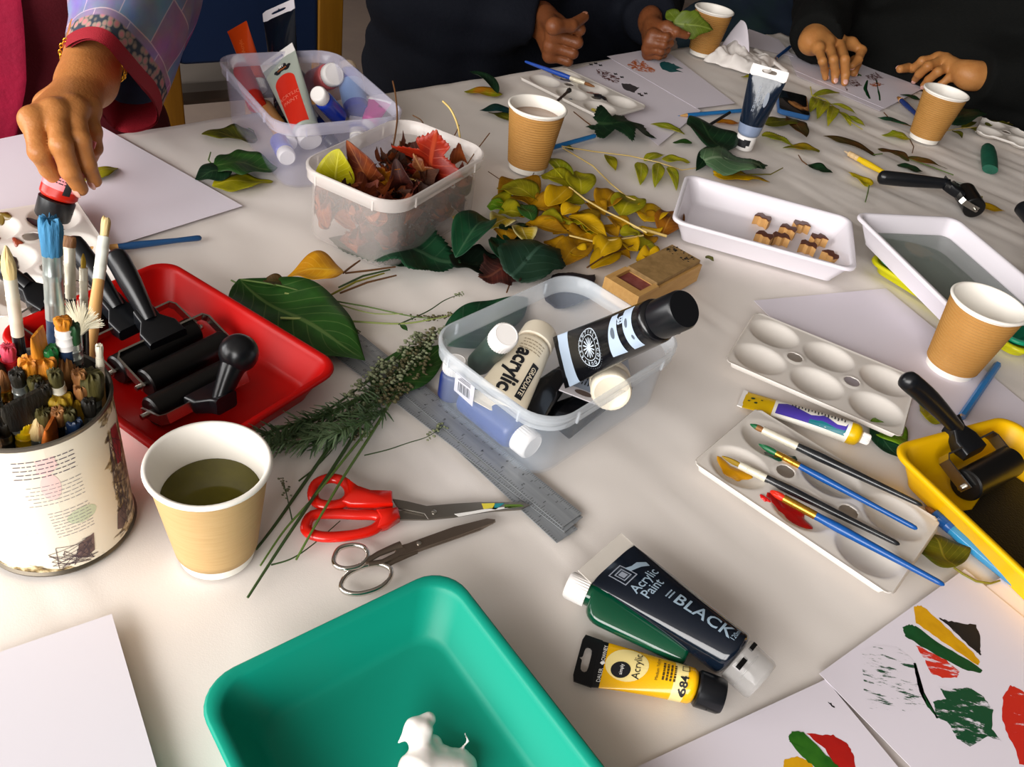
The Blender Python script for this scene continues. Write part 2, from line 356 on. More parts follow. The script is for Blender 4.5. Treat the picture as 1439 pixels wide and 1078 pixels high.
# ================================================================ cups
CUPS = [(-.190, .377, 'tea', 'near cup of dark tea with smooth kraft wall', .0), (-.042, 1.142, 'coffee', 'ribbed brown cup of milky coffee left of the leaf pile', 0), (.499, .834, None, 'empty ribbed brown cup in front of the grey water tray', 0),
        (.680, 1.628, None, 'empty ribbed brown cup in front of the pointing hand of the dark sweater', 0), (.259, 1.888, None, 'ribbed brown cup beside the crumpled tissue at the far edge', 0)]
M_kraft = mat('kraft_ripple', 'B08040', .65, col2='B98A4A', nscale=30)
M_kraft2 = mat('kraft_smooth', 'C8A673', .65, col2='BC9862', nscale=40, stretch=(1, 1, 30), bump=.15, bscale=60)
M_cupw = mat('cup_white', 'F6F1E8', .4)
M_tea = mat('green_tea', '5C561C', .10, col2='3C380F', nscale=14, spec=.2); M_coffee = mat('milky_coffee', '9C7757', .12)
for i, (x, y, liq, lab, _) in enumerate(CUPS):
    root = thing('paper_cup', lab, 'cup', (x, y, .0003), i * 1.1, 'paper cups'); H, RT, RB = .094, .0385, .0265
    def rad(z): return RB + (RT - RB) * z / H
    mb = MB()
    pr = [(RB - .002, .004), (RB - .001, 0), (RB + .0002, 0), (rad(.009), .009), (rad(H - .004), H - .004)]
    pr += [(.040 + .0021 * math.cos(a), H - .0021 + .0021 * math.sin(a)) for a in [R(k) for k in range(-90, 181, 30)]]
    pr += [(rad(H - .004) - .0012, H - .005), (rad(.05) - .0009, .05), (rad(.008) - .0009, .008)]
    mb.lathe(pr, 56); mb.build('cup_wall', M_cupw, root, smooth=50)
    mb = MB()
    if i == 0: pr = [(rad(z) + .0004, z) for z in (.0098,)] + [(rad(z) + .0014, z) for z in np.linspace(.01, H - .007, 12)] + [(rad(H - .0068) + .0003, H - .0068)]
    else:
        n = 21 * 8; pr = []
        for k in range(n + 1):
            z = .0085 + (H - .0155) * k / n; pr.append((rad(z) + .0011 + 0.0011 * math.sin(2 * PI * 21 * k / n), z))
        pr = [(rad(.0083), .0083)] + pr + [(rad(H - .0068), H - .0068)]
    mb.lathe(pr, 56, cap0=False, cap1=False); mb.build('sleeve', M_kraft2 if i == 0 else M_kraft, root, smooth=80)
    if liq:
        zl = .064 if liq == 'tea' else .078
        mb = MB(); mb.lathe([(rad(.01) - .0015, .01), (rad(zl) - .0012, zl - .0006), (rad(zl) - .0022, zl)], 48); mb.build(liq, M_tea if liq == 'tea' else M_coffee, root)
# ================================================================ trays
def tray(name, label, cx, cy, ang, L, W, h, m, r=.022, inset=.014, lip=.006, z0=.0003, cat='tray', fillm=None, fillz=.003, wall=.0022, parent_only=False):
    root = thing(name, label, cat, (cx, cy, z0), ang); a, b = L / 2, W / 2; ih = lip + inset
    def ring(d, z, rr_): return [(x, y, z) for x, y in rr(a - d, b - d, max(rr_, .004), 7)]
    g = [ring(ih + .002, 0, r - .008), ring(ih - .001, .001, r - .006), ring(ih - .002, .004, r - .005), ring(lip, h - .006, r - .003), ring(lip - .001, h - .0045, r - .003),
         ring(.0005, h - .0045, r), ring(0, h - .003, r), ring(.0008, h - .0006, r), ring(.002, h, r - .001), ring(lip - .0005, h - .0003, r - .002), ring(lip + wall - .001, h - .002, r - .003),
         ring(lip + wall, h - .005, r - .004), ring(ih + wall - .002, .0075, r - .006), ring(ih + wall, .0045, r - .007), ring(ih + wall + .004, .003, r - .008)]
    mb = MB(); mb.loft(g); mb.build('tray_body', m, root, smooth=50)
    if fillm:
        t = (fillz - .003) / (h - .005); d = ih + wall + .003 - inset * t
        mb = MB(); mb.loft([ring(ih + wall + .003, .0034, r - .008), ring(d, fillz - .0002, r - .006), ring(d + .0005, fillz, r - .006)]); mb.build('water', fillm, root, smooth=50)
    return root
def mid(*p): return sum((Vector(q) for q in p), Vector()) / len(p)
M_teal = mat('teal_plastic', '0A917A', .42, spec=.3); M_red = mat('red_plastic', 'C40603', .4, spec=.3); M_yel = mat('yellow_plastic', 'E4B004', .4, spec=.3)
M_lime = mat('lime_plastic', 'CFCB0C', .35); M_grn = mat('green_plastic', '12946E', .35)
tl = math.radians
def tray_at(corner, du, dv, L, W):
    """corner of the rim, headings of the long and short sides -> centre, rotation"""
    u = Vector((math.cos(R(du)), math.sin(R(du)), 0)); v = Vector((math.cos(R(dv)), math.sin(R(dv)), 0))
    c = Vector(corner) + u * L / 2 + v * W / 2; return c.x, c.y, R(du)
TH = .035
x, y, a = tray_at(P(629, 791, TH), -46, 224, .250, .186)
tray('paint_tray', 'teal plastic tray with a white paint blob in it', x, y, a, .250, .186, TH, M_teal, r=.026, inset=.016, lip=.008)
x, y, a = tray_at(P(233, 362, TH), -27, 243, .242, .178); RED = (x, y, a)
tray('paint_tray', 'red plastic tray holding the black rollers', x, y, a, .242, .178, TH, M_red)
x, y, a = tray_at(P(1248, 626, TH), -58, 32, .245, .175); YEL = (x, y, a)
root = tray('paint_tray', 'yellow plastic tray of black ink at the right edge', x, y, a, .245, .175, TH, M_yel)
mb = MB(); pts = [(-.078, .055), (-.03, .066), (.03, .064), (.085, .064), (.1, .05), (.102, -.05), (.09, -.065), (.02, -.066), (-.02, -.066), (-.055, -.062), (-.050, -.03), (-.066, .01)]
mb.prism(pts, .0032, .0042, b=.0004); mb.build('black_ink', mat('wet_black_ink', '040405', .55, bump=.5, bscale=500), root)
x, y, a = tray_at(P(961, 242, TH), -9, 263, .243, .162)
tray('photo_tray', 'white tray holding the small wooden blocks', x, y, a, .243, .162, TH, M_whiteg, r=.018); W1T = (x, y, a)
x, y, a = tray_at(P(1217, 362, .017), -47, 43, .235, .165)
tray('paint_tray', 'lime yellow tray under the green tray', x, y, a, .235, .165, .017, M_lime, z0=.0003, inset=.006)
tray('paint_tray', 'green tray nested in the lime yellow tray under the water tray', x, y, a, .222, .152, .017, M_grn, z0=.0056, inset=.011)
RZ = .0585; x, y, a = tray_at(P(1199, 297, RZ), -71, 19, .234, .170)
M_water = mat('grey_water', '8E9A92', .04, alpha=.55, spec=.5)
tray('photo_tray', 'white tray of grey water resting on the green tray', x, y, a, .234, .170, TH, M_whiteg, r=.018, z0=.0232, fillm=M_water, fillz=.015)
# ================================================================ clear boxes
def clearmat(name, col, alpha, rough):
    return mat(name, col, rough, alpha=alpha, spec=.6)
M_clearA = clearmat('clear_plastic_violet', 'C9C8E4', .13, .15); M_clearC = clearmat('clear_plastic', 'D4E2F2', .12, .12); M_milky = clearmat('milky_plastic', 'E6DDD8', .19, .3)
M_rimA = clearmat('rim_plastic_violet', 'D6D4E8', .34, .15); M_rimC = clearmat('rim_plastic', 'E2E9F0', .36, .12); M_rimB = clearmat('rim_plastic_milky', 'EDE5E0', .5, .25)
def tub(label, cx, cy, ang, L, W, h, m, mr, r=.034, inset=.012, tabs=True):
    root = thing('storage_tub', label, 'plastic tub', (cx, cy, .0003), ang, None); a, b = L / 2, W / 2; lip = .005; w = .0012
    def ring(d, z, q): return [(x, y, z) for x, y in rr(a - d, b - d, max(q, .006), 9)]
    g = [ring(inset + lip + .004, 0, r - .014), ring(inset + lip, .0012, r - .01), ring(inset + lip - .002, .005, r - .009), ring(lip + .001, h - .016, r - .004)]
    gi = [ring(lip + w + .001, h - .016, r - .005), ring(inset + lip + w - .002, .006, r - .01), ring(inset + lip + w + .001, .0026, r - .012), ring(inset + lip + w + .006, .0018, r - .016)]
    mb = MB(); mb.loft(g, cap1=False); mb.loft(gi, cap0=False); mb.build('tub_wall', m, root, smooth=50)
    rim = [ring(lip + .001, h - .016, r - .004), ring(.0022, h - .016, r - .001), ring(.0012, h - .015, r - .001), ring(.0012, h - .0055, r - .001), ring(0, h - .005, r), ring(0, h - .001, r), ring(.001, h, r),
           ring(.0025, h, r - .001), ring(.0032, h - .001, r - .002), ring(lip + w, h - .006, r - .004), ring(lip + w + .001, h - .016, r - .005)]
    mb = MB(); mb.loft(rim, cap0=False, cap1=False); rimo = mb.build('tub_rim', mr, root, smooth=50)
    if tabs:
        for sx in (-.3, .3):
            for q in ((-b + .0005, -b + .0025), (b - .0025, b - .0005)): mb = MB(); mb.box(sx * L - .001, sx * L + .001, *q, h - .016, h - .004); mb.build('rim_tab', mr, root, smooth=0)
        for sy in (-.28, .28): mb = MB(); mb.box(-a + .0005, -a + .0025, sy * W - .001, sy * W + .001, h - .016, h - .004); mb.build('rim_tab', mr, root, smooth=0)
    return root
def rect4(px, z):
    """centre, heading of side 0-1, side lengths of the rectangle nearest to four corners"""
    q = [P(x, y, z) for x, y in px]; c = sum(q, Vector()) / 4
    e = [(q[1] - q[0]), (q[2] - q[1]), (q[3] - q[2]), (q[0] - q[3])]
    v = e[0].normalized() - e[2].normalized() + Vector((e[1].y, -e[1].x, 0)).normalized() * (-1) + Vector((e[3].y, -e[3].x, 0)).normalized()
    w1 = e[0] - e[2]; w2 = e[1] - e[3]; w2r = Vector((w2.y, -w2.x, 0)); 
    if w2r.dot(w1) < 0: w2r = -w2r
    d = w1.normalized() + w2r.normalized()
    return c.x, c.y, math.atan2(d.y, d.x), (e[0].length + e[2].length) / 2, (e[1].length + e[3].length) / 2
HA, HB, HC = .090, .090, .076
BXA = rect4([(308, 76), (478, 66), (562, 160), (388, 188)], HA)
BXB = rect4([(405, 228), (570, 166), (702, 210), (548, 290)], HB)
BXC = rect4([(604, 478), (803, 369), (963, 482), (772, 608)], HC)
tubA = tub('clear violet tinted tub of paint tubes and bottles at the far left table edge', BXA[0], BXA[1], BXA[2], .176, .240, HA, M_clearA, M_rimA, inset=.007)
tubB = tub('milky tub heaped with dry red leaves, standing on green leaves', BXB[0], BXB[1], BXB[2], .208, .139, HB, M_milky, M_rimB, inset=.004)
tubC = tub('clear tub of black and white paint tubes in the middle', BXC[0], BXC[1], BXC[2], .207, .153, HC, M_clearC, M_rimC, inset=.005)
print('TUBS', BXA, BXB, BXC)
# ================================================================ palettes
M_pal = mat('palette_plastic', 'F1ECE6', .3, spec=.5)
_nt = M_pal.node_tree; _tr = _nt.nodes.new('ShaderNodeBsdfTranslucent'); _tr.inputs['Color'].default_value = lin('F3ECE2'); _ms = _nt.nodes.new('ShaderNodeMixShader'); _ms.inputs[0].default_value = .3
_nt.links.new(_nt.nodes['Principled BSDF'].outputs[0], _ms.inputs[1]); _nt.links.new(_tr.outputs[0], _ms.inputs[2]); _nt.links.new(_ms.outputs[0], _nt.nodes['Material Output'].inputs['Surface'])
def palette(label, cx, cy, ang, L=.200, W=.125, paints=(), round_wells=False, notch=True):
    """moulded white palette: plate with six deep oval wells and two thumb holes, standing on its wells"""
    root = thing('palette', label, 'palette', (cx, cy, .0003), ang, None); top = .0125; n = 96
    nx_, ny_ = 100, 62; a, b = L / 2, W / 2
    wl = [(-.064, .03), (0, .03), (.064, .03), (-.064, -.03), (0, -.03), (.064, -.03)]; ra, rb = .027, .0245
    holes = [(-.032, 0), (.032, 0)]; hr = .0085
    def z_at(x, y):
        z = top
        for k, (wx, wy) in enumerate(wl):
            q = math.hypot((x - wx) / ra, (y - wy) / rb)
            if q < 1.08:
                z = min(z, .0015 + (top - .0015) * min(1, max(0, q / 1.05)) ** 2.6)
        for hx, hy in holes:
            q = math.hypot(x - hx, y - hy)
            if hr * .9 < q < hr + .003: z = max(z, top + .0012 * math.sin(PI * min(1, (q - hr * .9) / (hr * .1 + .003))))
        return z
    r0 = .014
    def inside(x, y):
        dx, dy = abs(x) - (a - r0), abs(y) - (b - r0)
        if dx > 0 and dy > 0 and math.hypot(dx, dy) > r0: return False
        for hx, hy in holes:
            if math.hypot(x - hx, y - hy) < hr * .92: return False
        return True
    vs = []; idx = {}; fs = []
    def vid(i, j):
        if (i, j) in idx: return idx[i, j]
        x, y = -a + L * i / nx_, -b + W * j / ny_
        dx, dy = abs(x) - (a - r0), abs(y) - (b - r0)
        if dx > 0 and dy > 0:
            q = math.hypot(dx, dy)
            if q > r0: x = math.copysign(a - r0 + dx * r0 / q, x); y = math.copysign(b - r0 + dy * r0 / q, y)
        for hx, hy in holes:
            q = math.hypot(x - hx, y - hy)
            if 1e-6 < q < hr: x = hx + (x - hx) * hr / q; y = hy + (y - hy) * hr / q
        edge = min(a - abs(x), b - abs(y)); z = z_at(x, y)
        if edge < .0011: z -= .003
        elif edge < .0035: z += .0007
        idx[i, j] = len(vs); vs.append((x, y, z)); return idx[i, j]
    for i in range(nx_):
        for j in range(ny_):
            x, y = -a + L * (i + .5) / nx_, -b + W * (j + .5) / ny_
            if any(math.hypot(x - hx, y - hy) < hr * .75 for hx, hy in holes): continue
            dx, dy = abs(x) - (a - r0), abs(y) - (b - r0)
            if dx > 0 and dy > 0 and math.hypot(dx, dy) > r0 + .0012: continue
            fs.append((vid(i, j), vid(i + 1, j), vid(i + 1, j + 1), vid(i, j + 1)))
    mb = MB(); mb.add(vs, fs); mb.build('palette_body', M_pal, root, smooth=60, solid=.0011)
    for (px_, py_, s, m_, seed, nm) in paints:
        mb = MB(); q = random.Random(seed); n = 26; ph = [q.uniform(0, 6.3) for _ in range(4)]
        rr_ = [s * (1 + .28 * math.sin(2 * k / n * 2 * PI + ph[0]) + .2 * math.sin(3 * k / n * 2 * PI + ph[1]) + .14 * math.sin(5 * k / n * 2 * PI + ph[2])) for k in range(n)]
        rings = []
        for t, lz in ((1, .0002), (.95, .0009), (.7, .0016), (.35, .0022), (.03, .0024)):
            rings.append([(px_ + rr_[k] * t * math.cos(2 * PI * k / n), py_ + rr_[k] * t * .8 * math.sin(2 * PI * k / n), 0) for k in range(n)])
            rings[-1] = [(x_, y_, z_at(x_, y_) + lz) for x_, y_, _z in rings[-1]]
        mb.loft(rings, cap0=False); mb.build(nm, m_, root)
    return root
def pm(name, c, rough=.3): return mat(name, c, rough, coat=.3)
K_y, K_g, K_r, K_k, K_b = pm('paint_yellow', 'E0A010'), pm('paint_dark_green', '0C3B2A'), pm('paint_red', 'C31512'), pm('paint_black', '121218'), pm('paint_blue', '1B3A66')
K_br, K_ly, K_pink, K_ol = pm('paint_brown', '8A3A20'), pm('paint_lemon', 'E3D23A'), pm('paint_pale_pink', 'EBD3CC'), pm('paint_olive', '6A5414')
def pal_at(px, z): return rect4(px, z)
c = pal_at([(1060, 436), (1297, 534), (1262, 612), (1015, 513)], .012); print('PAL1', c)
palette('empty white palette above the yellow and blue tube', c[0], c[1], c[2], c[3], .126)
c = pal_at([(1062, 583), (1330, 727), (1252, 840), (963, 645)], .012); print('PAL2', c)
PAL2 = palette('white palette with yellow, green and red paint and four brushes on it', c[0], c[1], c[2], c[3], .126,
        [(-.068, -.03, .013, K_y, 1, 'yellow_paint'), (-.048, .018, .013, K_g, 2, 'green_paint'), (-.006, -.034, .017, K_r, 3, 'red_paint'), (-.028, -.048, .004, K_r, 8, 'red_paint')])
PAL2c = c
c = pal_at([(724, 108), (795, 91), (914, 149), (845, 174)], .012); print('PAL3', c)
palette('white palette of smeared paints in front of the fist', c[0], c[1], c[2] - PI / 2, .200, .128,
        [(-.064, .03, .012, K_b, 5, 'blue_paint'), (0, .03, .012, K_br, 6, 'brown_paint'), (.03, .012, .014, K_k, 7, 'black_paint'), (.062, -.034, .014, K_ly, 9, 'yellow_paint'), (0, -.03, .005, K_b, 10, 'blue_paint'), (-.06, -.036, .005, K_k, 12, 'black_paint')])
c = (-.475, .690)
K_ = P(110, 292); dr_ = (P(150, 352) - K_).xy.normalized(); an_ = math.atan2(dr_.y, dr_.x); c_ = K_.xy + dr_ * .10 + Vector((dr_.y, -dr_.x)) * .0625
palette('paint-stained white palette under the pink tube at the left', c_.x, c_.y, an_, .20, .125,
        [(-.064, .022, .016, K_k, 15, 'black_paint'), (-.012, .03, .010, K_ol, 17, 'olive_paint'), (.0, -.035, .018, K_k, 16, 'black_paint'), (-.085, -.015, .008, K_ol, 19, 'olive_paint'), (-.064, -.035, .011, K_br, 18, 'brown_paint'), (-.028, -.015, .006, K_br, 21, 'brown_paint')])
p = P(1432, 202); palette('clean white palette cut by the right frame edge beside the green pastel', p.x, p.y, R(-24), .17, .11, [(-.064, -.03, .010, K_pink, 22, 'pink_paint')])
# ================================================================ paint tubes and bottles
def pray(px, py, base, length, far=False):
    """the point on the sight line of a pixel that lies `length` from base (the nearer of the two, or the nearest approach)"""
    d = (_f + CR * ((px - 719.5) / F_PX) - CU * ((py - 539) / F_PX)).normalized(); b = Vector(base)
    t0 = (b - EYE).dot(d); h2 = (b - EYE - d * t0).length_squared; q = length ** 2 - h2
    dt = math.sqrt(q) if q > 0 else 0
    return EYE + d * (t0 + dt if far else t0 - dt)
def tab_ring(mb, x0, x1, hw, z, th, hole, mi=0, n=40):
    """flat tab with a slot: hole = (cx, half x, half y)"""
    cx, ha, hb = hole; ob = []; ib = []
    for k in range(n):
        a = 2 * PI * (k + .5) / n; c, s = math.cos(a), math.sin(a)
        t = min(((x1 - cx) / c if c > 0 else (x0 - cx) / c) if abs(c) > 1e-6 else 9, (hw / abs(s)) if abs(s) > 1e-6 else 9)
        ob.append((cx + c * t, s * t))
        q = 1 / ((abs(c) / ha) ** 4 + (abs(s) / hb) ** 4) ** .25
        bump = 1 + .9 * math.exp(-((abs(a - PI)) / .35) ** 2)
        ib.append((cx + c * q * bump, s * q))
    lo, hi = z - th / 2, z + th / 2
    g = [[(x, y, lo) for x, y in ob], [(x, y, hi) for x, y in ob], [(x, y, hi) for x, y in ib], [(x, y, lo) for x, y in ib], [(x, y, lo) for x, y in ob]]
    mb.loft(g, mi, cap0=False, cap1=False)
def paint_tube(label, A, B, w, r, body, tab_len=.012, tab_mat=None, cap_len=.02, cap_r=None, cap_mat=None, up=(0, 0, 1), roll=0, bands=(), hole=None, rest=True, cap_style='flip', neck=.004, group=None, name='paint_tube', crimp_mat=None):
    A, B = Vector(A), Vector(B); L = (B - A).length; M = axis_frame(A, B, up, roll)
    root = thing(name, label, 'paint tube', M=M, group=group); cap_r = cap_r or r * .95
    xb = L - cap_len - neck; x0 = tab_len
    def half(x): return w / 2 + (r - w / 2) * min(1, max(0, (x - x0) / (xb - x0)))
    def thick(x): return max(.0007, r * min(1, max(0, (x - x0) / (xb - x0))) ** .75)
    def zc(x): return thick(x) if rest else 0
    mats = [body]; rings = []; mi = []; nseg = 30; n = 36
    cut = sorted(set([0, 1] + [b for bb in bands for b in bb[:2]]))
    xs = sorted(set([round(x0 + (xb - x0) * k / nseg, 6) for k in range(nseg + 1)] + [round(x0 + (xb - x0) * c, 6) for c in cut]))
    for i, x in enumerate(xs):
        a, b, c = half(x), thick(x), zc(x)
        rings.append([(x, a * math.cos(2 * PI * k / n), c + b * math.sin(2 * PI * k / n)) for k in range(n)])
        if i:
            t = ((xs[i - 1] + x) / 2 - x0) / (xb - x0); k = 0
            for t0, t1, m in bands:
                if t0 <= t <= t1:
                    if m not in mats: mats.append(m)
                    k = mats.index(m)
            mi.append(k)
    zE = zc(xb); rings += [[(xb + neck * .6, r * .9 * math.cos(2 * PI * k / n), zE + r * .9 * math.sin(2 * PI * k / n)) for k in range(n)], [(xb + neck, r * .55 * math.cos(2 * PI * k / n), zE + r * .55 * math.sin(2 * PI * k / n)) for k in range(n)]]
    mi += [mi[-1], mi[-1]]
    mb = MB(); mb.loft(rings, mi); mb.build('tube_body', mats, root, smooth=50)
    if tab_len > .001:
        mb = MB()
        if hole: tab_ring(mb, 0, tab_len + .001, w / 2, zc(x0), .0012, hole)
        else: mb.box(0, tab_len + .001, -w / 2, w / 2, zc(x0) - .0006, zc(x0) + .0006)
        mb.build('hang_tab' if hole else 'crimp', tab_mat or body, root, smooth=0)
    Mc = Matrix.Translation((L - cap_len, 0, zE)) @ Matrix.Rotation(PI / 2, 4, 'Y')
    mb = MB(); e = .0012
    if cap_style == 'flip':
        mb.lathe([(cap_r - e, 0), (cap_r, e), (cap_r * .97, cap_len - e * 2), (cap_r * .97 - e, cap_len)], 40, M=Mc)
        mb.box(L - cap_len * .55, L - cap_len * .5, -cap_r * .99, cap_r * .99, zE - cap_r * .2, zE - cap_r * .1)
    else:
        pr = [(cap_r - e, 0), (cap_r, e), (cap_r * .95, cap_len - e), (cap_r * .95 - e, cap_len)]; g = []
        for q, z in pr: g.append([((q + .0004 * (-1) ** k) * math.cos(2 * PI * k / 48), (q + .0004 * (-1) ** k) * math.sin(2 * PI * k / 48), z) for k in range(48)])
        mb.loft(g, M=Mc)
    mb.build('cap', cap_mat or M_white, root, smooth=40)
    def surf(x, y, lift=.0003):
        a, b, c = half(x), thick(x), zc(x); s = max(-.985, min(.985, y / a)); q = math.sqrt(1 - s * s)
        return (x, y, c + b * q + lift)
    return root, surf, L, xb
def bottle(label, A, B, r, body, cap_mat, cap_len=.018, cap_r=None, neck_len=.012, up=(0, 0, 1), roll=0, flat=1.0, bands=(), rest=False, group=None, name='paint_bottle', taper=None):
    """small paint bottle: A is the middle of its foot, B the end of its cap"""
    A, B = Vector(A), Vector(B); L = (B - A).length; M = axis_frame(A, B, up, roll); root = thing(name, label, 'paint bottle', M=M, group=group)
    cap_r = cap_r or r * .6; xs_ = L - cap_len - neck_len; nr = cap_r * .85; z0 = r * flat if rest else 0
    prof = [(r - .003, 0), (r - .0008, .0008), (r, .003)] + [(r, xs_ * k / 10) for k in range(1, 11)]
    prof += [(nr + (r - nr) * math.cos(R(90 * k / 6)) ** 1.0, xs_ + neck_len * .8 * math.sin(R(90 * k / 6))) for k in range(1, 7)] + [(nr, L - cap_len + .001)]
    mats = [body]; rings = []; mi = []; n = 36
    for i, (q, x) in enumerate(prof):
        f = flat if x <= xs_ or flat == 1 else (r * flat + (nr - r * flat) * min(1, (x - xs_) / (neck_len * .8))) / q
        rings.append([(x, q * math.cos(2 * PI * k / n), z0 + q * f * math.sin(2 * PI * k / n)) for k in range(n)])
        if i:
            k = 0; t = (prof[i - 1][1] + x) / 2 / L
            for t0, t1, m in bands:
                if t0 <= t <= t1:
                    if m not in mats: mats.append(m)
                    k = mats.index(m)
            mi.append(k)
    mb = MB(); mb.loft(rings, mi); mb.build('bottle_body', mats, root, smooth=50)
    Mc = Matrix.Translation((L - cap_len, 0, z0)) @ Matrix.Rotation(PI / 2, 4, 'Y'); e = .0012; mb = MB(); g = []
    for q, z in [(cap_r - .0003, 0), (cap_r, .0008), (cap_r, cap_len - .0022), (cap_r - .0012, cap_len - .0004), (cap_r * .82, cap_len), (cap_r * .8, cap_len - .0003)]:
        g.append([((q + (.00025 * (-1) ** k if z < cap_len - .002 else 0)) * math.cos(2 * PI * k / 60), (q + (.00025 * (-1) ** k if z < cap_len - .002 else 0)) * math.sin(2 * PI * k / 60), z) for k in range(60)])
    mb.loft(g, M=Mc); mb.build('cap', cap_mat, root, smooth=40)
    def surf(x, y, lift=.0003):
        s = max(-.985, min(.985, y / r)); return (x, y, z0 + r * flat * math.sqrt(1 - s * s) + lift)
    return root, surf, L
def dashes(mb, surf, x0, x1, y0, y1, rows, rot=False, seed=0, th=.45, mi=0):
    """lines of print too small to read in the photo"""
    q = random.Random(seed)
    for k in range(rows):
        t = y0 + (y1 - y0) * (k + .5) / rows; h = (y1 - y0) / rows * th / 2; x = x0
        while x < x1 - .0008:
            l = min(x1 - x, (x1 - x0) * q.uniform(.06, .2))
            p = rect_poly(x, x + l, t - h, t + h, 2)
            if rot: p = [(b, a) for a, b in p]
            patch(mb, p, surf, mi, sub=1); x += l + (x1 - x0) * .035
# ---- big black tube
M_blk_tube = mat('black_foil', '0B1420', .14, coat=.4, bump=.12, bscale=40); M_frost = mat('frosted_clear_cap', 'B4B2B0', .12, alpha=.42, spec=.7); M_ctab = mat('clear_crimp', 'E3DCD2', .2, alpha=.5)
M_lblue = mat('pale_blue_print', '90A4B4', .4)
A, B = P(843, 775, .023), P(1066, 954, .020); A.z = .0225; B.z = .0015
root, sf, L, xb = paint_tube('large black acrylic paint tube with clear cap lying on the green bottle', A, B, .056, .0185, M_blk_tube, .013, M_ctab, .023, .0168, M_frost, rest=True)
mb = MB()
letters(mb, 'Acrylic', .0105, sf, .0405, -.001, PI / 2, z=.0006, bold=.0001); letters(mb, 'Paint', .0105, sf, .0490, -.004, PI / 2, z=.0006, bold=.0001)
letters(mb, 'BLACK', .0142, sf, .088, -.0005, 0, z=.0006, bold=.0002, spacing=1.05); letters(mb, '120ml', .0048, sf, xb - .006, .001, PI / 2, z=.0006)
dashes(mb, sf, -.004, .005, .0585, .0635, 2, rot=True, seed=4)
patch(mb, [(.023, -.0005), (.028, .000), (.031, .009), (.035, .015), (.031, .0165), (.026, .011), (.0255, .005)][::-1], sf, z=.0005)
mb.build('lettering', M_lblue, root, smooth=0)
mb = MB()
for d in (.0075, .0045):
    for x0_, x1_, y0_, y1_ in ((-d, d, -d, -d + .0009), (-d, d, d - .0009, d), (-d, -d + .0009, -d, d), (d - .0009, d, -d, d)): patch(mb, rect_poly(.026 + x0_, .026 + x1_, -.007 + y0_, -.007 + y1_, 3), sf, sub=1)
patch(mb, rect_poly(.0235, .0285, -.0095, -.0045, 3), sf, sub=1); mb.build('square_emblem', M_grey, root, smooth=0)
mb = MB(); mb.box(L - .020, L - .0165, -.0165, -.006, .031, .0335); mb.box(L - .021, L - .018, .001, .008, .0335, .0354); mb.build('cap_hinge', M_blackm, root)
# ---- yellow tube
M_ytube = mat('yellow_tube', 'F2B705', .22, coat=.4); M_cream = mat('pale_yellow_print', 'F7E39A', .35); M_dkprint = mat('dark_brown_print', '4A3A12', .5)
A, B = P(814, 918, .006), P(1010, 989, .004); A.z = .0005; B.z = .0005
root, sf, L, xb = paint_tube('small yellow acrylic tube numbered 684 with black hanging tab and cap', A, B, .040, .0125, M_ytube, .0135, M_black, .019, .0128, M_black, bands=((0, .085, M_black), (.80, .93, M_cream)), hole=(.0062, .0028, .0105))
mb = MB(); patch(mb, ellipse(.0145, .0135, 30, .034, .001), sf, z=.0002); mb.build('pale_disc', M_cream, root, smooth=0)
mb = MB(); patch(mb, ellipse(.0066, .0066, 26, .0305, -.004), sf, z=.0004); mb.build('black_disc', M_ink, root, smooth=0); mb = MB()
letters(mb, 'Acrylic', .0074, sf, .0410, .0005, PI / 2, z=.0006); mb.build('acrylic_lettering', M_ink, root, smooth=0); mb = MB(); letters(mb, '684', .0075, sf, .0855 - .0125, -.0075, PI / 2, z=.0006, bold=.0002); letters(mb, '***', .006, sf, .0742, .0115, PI / 2, z=.0006)
for x0_, x1_, y0_, y1_ in ((.0705, .0755, .002, .0025), (.0705, .0755, .0065, .007), (.0705, .071, .002, .007), (.075, .0755, .002, .007)): patch(mb, rect_poly(x0_, x1_, y0_, y1_, 2), sf, z=.0006, sub=1)
mb.build('number_print', M_ink, root, smooth=0)
mb = MB(); letters(mb, 'Medium Yellow', .0029, sf, .0545, .001, PI / 2, z=.0006); dashes(mb, sf, -.007, .007, .0575, .0675, 4, rot=True, seed=2, th=.55); mb.build('colour_name_print', M_dkprint, root, smooth=0)
mb = MB(); letters(mb, 'DALER    ROWNEY', .0037, sf, .0178, 0, PI / 2, z=.0006); patch(mb, [(.016, 0), (.0178, -.0018), (.0196, 0), (.0178, .0018)], sf, z=.0006, sub=1); letters(mb, 'simply', .0034, sf, .0308, -.004, PI / 2, z=.0008); mb.build('white_lettering', M_txtw, root, smooth=0)
# ---- green bottle under them
M_gbot = mat('green_bottle', '04472F', .12, coat=.5)
A, B = P(948, 905, 0), P(793, 832, 0); A.z = B.z = .0005; A = A + (A - B).normalized() * .01
bottle('dark green paint bottle with white cap lying beneath the large black tube', A, B, .0225, M_gbot, M_white, .017, .0105, .016, flat=.44, rest=True)
